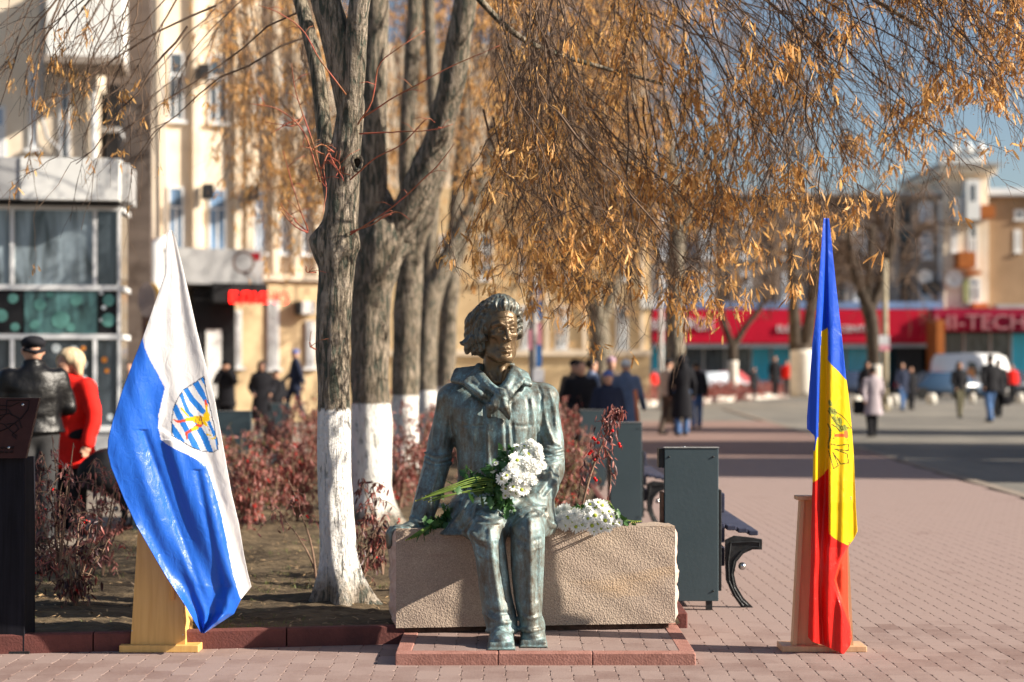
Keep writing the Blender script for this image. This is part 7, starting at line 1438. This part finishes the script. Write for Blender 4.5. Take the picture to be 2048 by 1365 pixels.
def human(kind, h=1.72, stride=.0, coat=.55, arms='down', fem=False, hood=False, res=.018, fine=False):
    """a dict of part meshes around the origin, facing -Y, feet on z=0"""
    s = h / 1.72; out = {}
    A = lambda *p: np.array(p) * s
    def fld(): return Field(A(-.42, -.5, -.02), A(.42, .5, 1.85), res * s)
    def pa(f, pts, r, k=.02): f.path([A(*p) for p in pts], np.array(r) * s if np.ndim(r) else r * s, k)
    hipw = .085; st = stride
    foot = {-1: (0, -st), 1: (0, st)}
    body = fld(); pa(body, [(0, 0, .95), (0, .01, 1.2), (0, .01, 1.34)], [.09, .10, .09], .05); pa(body, [(0, .01, 1.4), (0, 0, 1.50)], [.055, .05]); body.ell(A(0, -.005, 1.60), A(.073, .092, .115), .02); body.ell(A(0, -.085, 1.575), A(.016, .022, .02), .01); body.ell(A(0, -.05, 1.53), A(.045, .045, .04), .02)
    for sg in (-1, 1): body.ell(A(sg * .075, .005, 1.59), A(.012, .02, .03), .008); body.ell(A(sg * .032, -.088, 1.615), A(.014, .012, .010), .004, 's')
    for sg in (-1, 1):
        if arms == 'face': el = (sg * .24, -.12, 1.22); hd_ = (sg * .09, -.16, 1.50)
        elif arms == 'pocket': el = (sg * .27, .06, 1.12); hd_ = (sg * .20, -.08, .98)
        elif arms == 'swing': el = (sg * .25, sg * .06 + .02, 1.12); hd_ = (sg * .25, sg * .22 - .06, .90)
        elif arms == 'front': el = (sg * .26, .0, 1.12); hd_ = (sg * .08, -.22, 1.06)
        else: el = (sg * .25, .03, 1.12); hd_ = (sg * .25, -.04, .86)
        out[('arm', sg)] = (el, hd_); pa(body, [(sg * .18, .01, 1.39), el, hd_], [.05, .04, .028], .03)
        d = np.array(hd_) - np.array(el); d /= np.linalg.norm(d); hp = np.array(hd_) + d * .04; body.ell(A(*hp), A(.026, .038, .046), .012)
        for j in range(4): q = hp + d * .035 + np.array((0, (j - 1.5) * .018, 0)); pa(body, [q, q + d * (.05 if j in (1, 2) else .04)], [.0095, .008], .006)
        q = hp + np.array((-sg * .015, -.03, 0)); pa(body, [q, q + d * .04 + np.array((0, -.012, 0))], [.011, .009], .006)
        fx, fy = sg * .09, foot[sg][1]; kn = (sg * .095, fy * .5 - (.05 if st else 0), .50); pa(body, [(sg * hipw, 0, .92), kn, (fx, fy, .09)], [.085, .055, .038], .03)
        out[('leg', sg)] = (kn, (fx, fy))
    out['body'] = body.mesh()
    tr = fld(); 
    for sg in (-1, 1): kn, (fx, fy) = out[('leg', sg)]; pa(tr, [(sg * hipw, .0, .92), kn, (fx, fy, .085)], [.105, .078, .065], .04)
    tr.ell(A(0, .01, .93), A(.17, .12, .12), .05); out['trousers'] = tr.mesh()
    sh = fld()
    for sg in (-1, 1): kn, (fx, fy) = out[('leg', sg)]; pa(sh, [(fx, fy + .03, .05), (fx, fy - .10, .035), (fx, fy - .17, .03)], [.048, .042, .034], .02)
    out['shoes'] = sh.mesh()
    ct = fld(); zb = 1.0 - coat; w = .19 if fem else .205
    rows = [(1.50, .055, .06), (1.46, .10, .085), (1.42, .17, .10), (1.36, w + .01, .115), (1.22, w, .13), (1.05, w - .035 if fem else w - .01, .125), (.90, w + .0, .14), (max(.75, zb), w + .025, .15)]
    if zb < .75: rows.append((zb, w + .06, .18))
    rows = [r for r in rows if r[0] >= zb - .001]
    ct.loft([(z * s, -a * s, a * s, (-b + .01) * s, (b + .015) * s) for z, a, b in rows], .03, p=2.3)
    for sg in (-1, 1): el, hd_ = out[('arm', sg)]; pa(ct, [(sg * .18, .01, 1.385), el, hd_], [.072, .062, .05], .035)
    pa(ct, [(-.05, .03, 1.49), (0, .06, 1.50), (.05, .03, 1.49)], .032, .02)
    out['coat'] = ct.mesh()
    hr = fld()
    if kind == 'hood': hr.ell(A(0, .03, 1.60), A(.115, .125, .15), .02); hr.ell(A(0, -.10, 1.585), A(.065, .07, .09), .02, 's'); pa(hr, [(-.09, .04, 1.45), (0, .08, 1.46), (.09, .04, 1.45)], .06, .03)
    elif kind == 'fur': hr.ell(A(0, .0, 1.675), A(.115, .12, .075), .02)
    elif kind == 'beanie': hr.ell(A(0, .01, 1.655), A(.088, .103, .078), .02); 
    elif kind == 'cap': hr.ell(A(0, .01, 1.66), A(.090, .108, .058), .01); hr.ell(A(0, -.11, 1.635), A(.07, .07, .012), .01); pa(hr, [(-.07, .05, 1.60), (0, .085, 1.58), (.07, .05, 1.60)], .018, .015)
    elif kind == 'long': hr.ell(A(0, .02, 1.625), A(.092, .105, .115), .02); pa(hr, [(-.07, .04, 1.55), (-.06, .05, 1.40)], [.045, .035], .03); pa(hr, [(.07, .04, 1.55), (.06, .05, 1.40)], [.045, .035], .03); pa(hr, [(0, .07, 1.6), (0, .09, 1.38)], [.07, .05], .03); hr.ell(A(0, -.10, 1.58), A(.056, .06, .085), .01, 's')
    elif kind == 'bob': hr.ell(A(0, .018, 1.625), A(.105, .118, .112), .02); pa(hr, [(-.082, -.0, 1.60), (-.085, .02, 1.50)], [.045, .032], .03); pa(hr, [(.082, -.0, 1.60), (.085, .02, 1.50)], [.045, .032], .03); pa(hr, [(0, .07, 1.60), (0, .08, 1.49)], [.07, .05], .03); hr.ell(A(0, -.11, 1.575), A(.062, .07, .085), .01, 's')
    else: hr.ell(A(0, .02, 1.635), A(.082, .098, .095), .02); hr.ell(A(0, -.10, 1.575), A(.06, .06, .085), .01, 's')
    out['hair'] = hr.mesh()
    if fine:
        for nm, amp, fr in (('coat', .012, 7),):
            v, f = out[nm]; dv = np.array([mnoise.noise(Vector((q[0] * fr, q[1] * fr, q[2] * fr * 1.6))) for q in v]); v[:, 0] += dv * amp; v[:, 1] += dv * amp
    return {k: v for k, v in out.items() if isinstance(k, str)}
_cache = {}
def person(px, Y, h, rz, label, coat, pants, hair, kind='short', stride=0.0, clen=.28, arms='down', fem=False, group='people walking in the distance', bag=None, zoff=0.0, fine=False, shoes=None, wide=1.0):
    key = (kind, stride, clen, arms, fem, fine)
    if key not in _cache: _cache[key] = {k: mesh_np(k, v, f, None, None, True).data for k, (v, f) in human(kind, 1.72, stride, clen, arms, fem, res=.011 if fine else .020, fine=fine).items()}; [bpy.data.objects.remove(o) for o in [q for q in COL.objects if q.data in list(_cache[key].values())]]
    b = empty('person', (wx(px, Y), Y, zoff), label, 'person', group, rz); s = h / 1.72
    for nm, m in (('body', SKIN), ('trousers', pants), ('coat', coat), ('shoes', shoes or M_SHOE), ('hair' if kind in ('short', 'long', 'bob') else 'hat', hair)):
        me = _cache[key]['hair' if nm == 'hat' else nm]
        if not me.materials: me.materials.append(None)
        o = bpy.data.objects.new(nm, me); COL.objects.link(o); o.parent = b; o.scale = (s * wide, s * wide, s); o.material_slots[0].link = 'OBJECT'; o.material_slots[0].material = m
    if bag:
        m, dx, dz, side = bag; f = Field((-.25, -.15, -.3), (.25, .15, .3), .02); f.box((0, 0, -.08), (.14, .07, .15), .05); f.path([(-.08, 0, .05), (-.04, 0, .2), (.04, 0, .2), (.08, 0, .05)], .012, .01); o = f.build('bag', m); o.location = (b.location.x + dx, b.location.y + dz, side); tag(o, 'bag carried by the ' + label.split(' walking')[0][:40].strip(), 'bag')
    return b
pi = math.pi
person(66, 13.0, 1.70, pi + .5, 'man in black leather jacket and black cap standing with his back turned at the left', M_LEATHER, M_GREYJ, M_BLKC, 'cap', 0, .08, 'front', group='couple talking by the bed', fine=True, wide=1.12)
person(138, 13.6, 1.60, -.55, 'blond woman in a red coat talking to the man in leather', M_REDC, M_BLKC, HAIRB, 'bob', 0, .36, 'down', True, group='couple talking by the bed', fine=True, wide=1.16)
person(452, 36, 1.66, 0, 'man in fur hat and black coat holding his hands to his face', M_BLKC, M_BLKC, M_BLKC, 'fur', 0, .34, 'face')
person(524, 35, 1.64, .2, 'figure in a long black hooded coat left of the limewashed trunk', M_BLKC, M_BLKC, M_BLKC, 'hood', 0, .62, 'pocket')
person(552, 35.5, 1.45, .4, 'shorter person in dark coat half hidden beside the hooded figure', M_BLKC, M_BLKC, M_BLKC, 'beanie', 0, .5, 'pocket')
person(590, 40, 1.72, -1.2, 'walker with a blue hat close to the yellow wall', M_NAVY, M_NAVY, M_BLUEH, 'beanie', .2, .3, 'swing', zoff=.25)
person(258, 24, 1.55, .4, 'person in black mostly hidden behind the left edge of the city flag', M_BLKC, M_BLKC, HAIRD, 'short', 0, .4)
person(1162, 22.5, 1.56, .1, 'person in black coat with a scarf facing the camera right of the statue', M_BLKC, M_BLKC, HAIRD, 'short', 0, .45, 'pocket')
person(1184, 26, 1.62, 1.9, 'person in navy jacket right behind the black-coated one', M_BLUEJ, M_NAVY, HAIRD, 'short', 0, .3)
person(1150, 25, 1.60, .5, 'dim figure in a dark hat left in the group by the third panel', M_DKBR, M_BLKC, M_BLKC, 'beanie', 0, .4)
person(1216, 22, 1.42, .1, 'child in a blue knitted hat and dark checked jacket in the group', M_NAVY, M_BLKC, M_BLUEH, 'beanie', 0, .2)
person(1222, 27, 1.66, .3, 'person in mauve hat behind the child with the blue hat', M_DKBR, M_NAVY, M_PURP, 'beanie', 0, .35)
person(1252, 25.5, 1.60, pi - .3, 'person in slate blue jacket and white hat seen from behind', M_BLUEJ, M_JEANS, M_WHT, 'beanie', .1, .45, 'swing')
person(1337, 36, 1.70, 2.2, 'person with beige shawl and brown skirt walking left of the long black coat', M_BEIGE, M_DKBR, M_BLKC, 'beanie', .15, .12, 'front', True)
person(1364, 35.2, 1.78, pi, 'walker in long black hooded coat and pale jeans with brown bag', M_BLKC, M_JEANS, M_BLKC, 'hood', .12, .62, 'down', True)
person(1393, 40, 1.66, pi, 'walker in dark jacket and bright blue jeans right of the long black coat', M_BLKC, M_JEANS, HAIRD, 'short', .14, .14)
person(1745, 34.6, 1.52, pi + .1, 'woman in lavender padded coat walking away right of the tricolour flag', M_LAV, M_BLKC, HAIRD, 'short', .12, .46, 'swing', True, bag=(M_BLKC, -.28, 0, .72))
person(1735, 52, 1.75, 0, 'dark figure with umbrella-like hood behind the lavender coat', M_BLKC, M_BLKC, M_BLKC, 'hood', .1, .4)
person(1804, 58, 1.75, .2, 'dark-clad walker in front of the dark portal', M_NAVY, M_JEANS, M_BLKC, 'hood', .2, .35, 'swing')
person(1822, 60, 1.60, .2, 'dim walker beside the orange portal post', M_BLKC, M_BLKC, HAIRD, 'short', .1, .3)
person(1919, 49, 1.72, .15, 'woman with long dark hair in black jacket and olive trousers walking closer', M_BLKC, M_OLV, HAIRD, 'long', .2, .14, 'swing', True)
person(1980, 45, 1.90, pi + .2, 'tall man in black jacket and blue jeans walking away at the right', M_BLKC, M_JEANS, HAIRD, 'short', .22, .22, 'swing')
person(1996, 50, 1.80, pi, 'companion in black partly behind the tall man in jeans', M_BLKC, M_BLKC, HAIRD, 'short', .1, .3, bag=(M_BLKC, .25, 0, .6))
person(2024, 72, 1.75, 0, 'person in red jacket and black trousers near the right edge', M_REDC, M_BLKC, HAIRD, 'short', .1, .15)
person(1550, 80, 1.95, .2, 'person in black behind the far hedge beside the red jacket', M_BLKC, M_BLKC, HAIRD, 'short', .1, .4, zoff=.25)
person(1574, 80, 1.80, -.2, 'person in bright red jacket behind the far hedge', M_REDC, M_GREYJ, HAIRD, 'short', .1, .15, zoff=.2)
person(1508, 82, 1.65, .6, 'crouched dark figure behind the far hedge', M_BLKC, M_BLKC, HAIRD, 'short', .1, .4)
person(1308, 88, 1.55, .6, 'figure in crimson jacket by the thin pale pole', M_REDC, M_BLKC, HAIRD, 'short', .1, .2)

# ------------------------------------------------------------------ vehicles
def wheel(b, x, y, z, r, w):
    t = MB(); t.lathe((0, 0, 0), [(r * .62, -w / 2), (r * .95, -w / 2), (r, -w * .3), (r, w * .3), (r * .95, w / 2), (r * .62, w / 2)], 18); o = t.build('wheel', mat('tyre', (.015, .015, .015), .8, .1, 5) if 'tyre' not in bpy.data.materials else bpy.data.materials['tyre'], b); o.location = (x, y, z); o.rotation_euler = (0, math.radians(90), 0)
    k = MB(); k.lathe((0, 0, 0), [(r * .2, -w * .45), (r * .6, -w * .42), (r * .6, w * .42), (r * .2, w * .45)], 14); q = k.build('rim', M_CHROME, o); return o
def car(px, Y, L, W_, H, col, label, van=False, rz=0.0, name='parked_car'):
    b = empty(name, (wx(px, Y), Y, -.03), label, 'van' if van else 'car', None, rz); m, nt, bs = new_mat('paint_' + name); bs.inputs['Base Color'].default_value = (*col, 1); bs.inputs['Roughness'].default_value = .25; bs.inputs['Coat Weight'].default_value = .6
    if van: prof = [(-L / 2, .35), (-L / 2 + .05, 1.0), (-L / 2 + .25, 2.15), (-L / 2 + .55, H), (L / 2 - .9, H), (L / 2 - .35, H - .22), (L / 2 - .1, H - .75), (L / 2, 1.1), (L / 2, .35)]
    else: prof = [(-L / 2, .30), (-L / 2, .75), (-L / 2 + .9, .88), (-L / 2 + 1.5, H), (L / 2 - 1.2, H), (L / 2 - .5, .92), (L / 2, .80), (L / 2, .30)]
    MB_ = MB(); n = len(prof); v = []
    for y, ins in ((-W_ / 2, .10), (-W_ / 2 + .12, 0), (W_ / 2 - .12, 0), (W_ / 2, .10)):
        for a, c in prof: v.append((a * (1 - ins * .3), y, c if c < .5 else c - ins * (c - .5) * .35))
    f = [tuple(range(n)), tuple(range(4 * n - 1, 3 * n - 1, -1))] + [(r * n + i, r * n + n + i, r * n + n + (i + 1) % n, r * n + (i + 1) % n) for r in range(3) for i in range(n)]
    MB_.add(v, f); MB_.build('body', m, b, True)
    for y in (-W_ / 2 - .01, W_ / 2 - .02):
        if van: MB().prism([(L / 2 - 1.35, 1.25), (L / 2 - 1.35, H - .45), (L / 2 - .75, H - .5), (L / 2 - .35, 1.25)], y, y + .03).build('side_window', M_GL, b)
        else: MB().prism([(-L / 2 + 1.15, .90), (-L / 2 + 1.55, H - .09), (L / 2 - 1.3, H - .09), (L / 2 - .8, .92)], y + .02, y + .05).build('side_window', M_GL, b)
    for x in (-L / 2 + .8, L / 2 - .8):
        for y in (-W_ / 2 + .05, W_ / 2 - .05): o = wheel(b, x, y, .33, .33, .2); o.rotation_euler = (math.radians(90), 0, 0)
    for y in (-W_ / 2 + .3, W_ / 2 - .3): MB().box(L / 2 - .03, L / 2 + .015, y - .15, y + .15, .62, .78, .01).build('headlight', M_WHITE, b); MB().box(-L / 2 - .015, -L / 2 + .03, y - .12, y + .12, .72, .90, .01).build('tail_light', M_REDF, b)
    return b
v = car(1938, 92, 4.6, 2.0, 2.5, (.80, .80, .80), 'white delivery van with faded red lettering parked before the shops', True, math.radians(-62), 'delivery_van')
MB().box(-1.9, .6, -1.02, -1.005, 1.32, 1.42).build('red_stripe', mat('faded_red_print', (.6, .25, .28), .5, .1, 3), v); MB().box(.9, 1.5, -1.022, -1.006, .95, 1.65).build('orange_panel', mat('orange_print', (.75, .32, .12), .5, .1, 3), v); MB().box(-2.4, 2.4, -1.02, -1.008, .5, .72).build('maroon_band', M_MAR, v)
car(1425, 96, 4.3, 1.75, 1.45, (.55, .6, .66), 'pale blue-grey car roof showing above the hedge left of the young tree', name='parked_car', rz=.3)
car(1456, 100, 4.0, 1.7, 1.5, (.62, .12, .12), 'red car with bright windscreen right of the pale car', rz=-.2); car(1680, 94, 4.4, 1.8, 1.5, (.02, .03, .06), 'dark blue car right behind the tricolour flag', rz=.1); car(1880, 84, 4.4, 1.8, 1.45, (.03, .06, .11), 'dark blue car parked left of the delivery van', rz=.2); car(2000, 92, 4.4, 1.8, 1.5, (.02, .025, .04), 'black car parked right of the delivery van', rz=.1)
# trekking pole of a walker
mb = MB(); mb.tube([P(1276, 850, 24.5), P(1272, 800, 24.5), P(1270, 780, 24.5)], .030, 8); o = mb.build('orange_post', mat('orange_post_paint', (.72, .22, .10), .6, .1, 3), None, True); tag(o, 'short orange post standing right of the group of walkers', 'post')
# the two bits of setting far away
MB().box(-400, 400, 320, 322, -1, 10).build('far_townscape', mat('far_brown_haze', (.30, .26, .24), 1, .3, .02))['kind'] = 'structure'
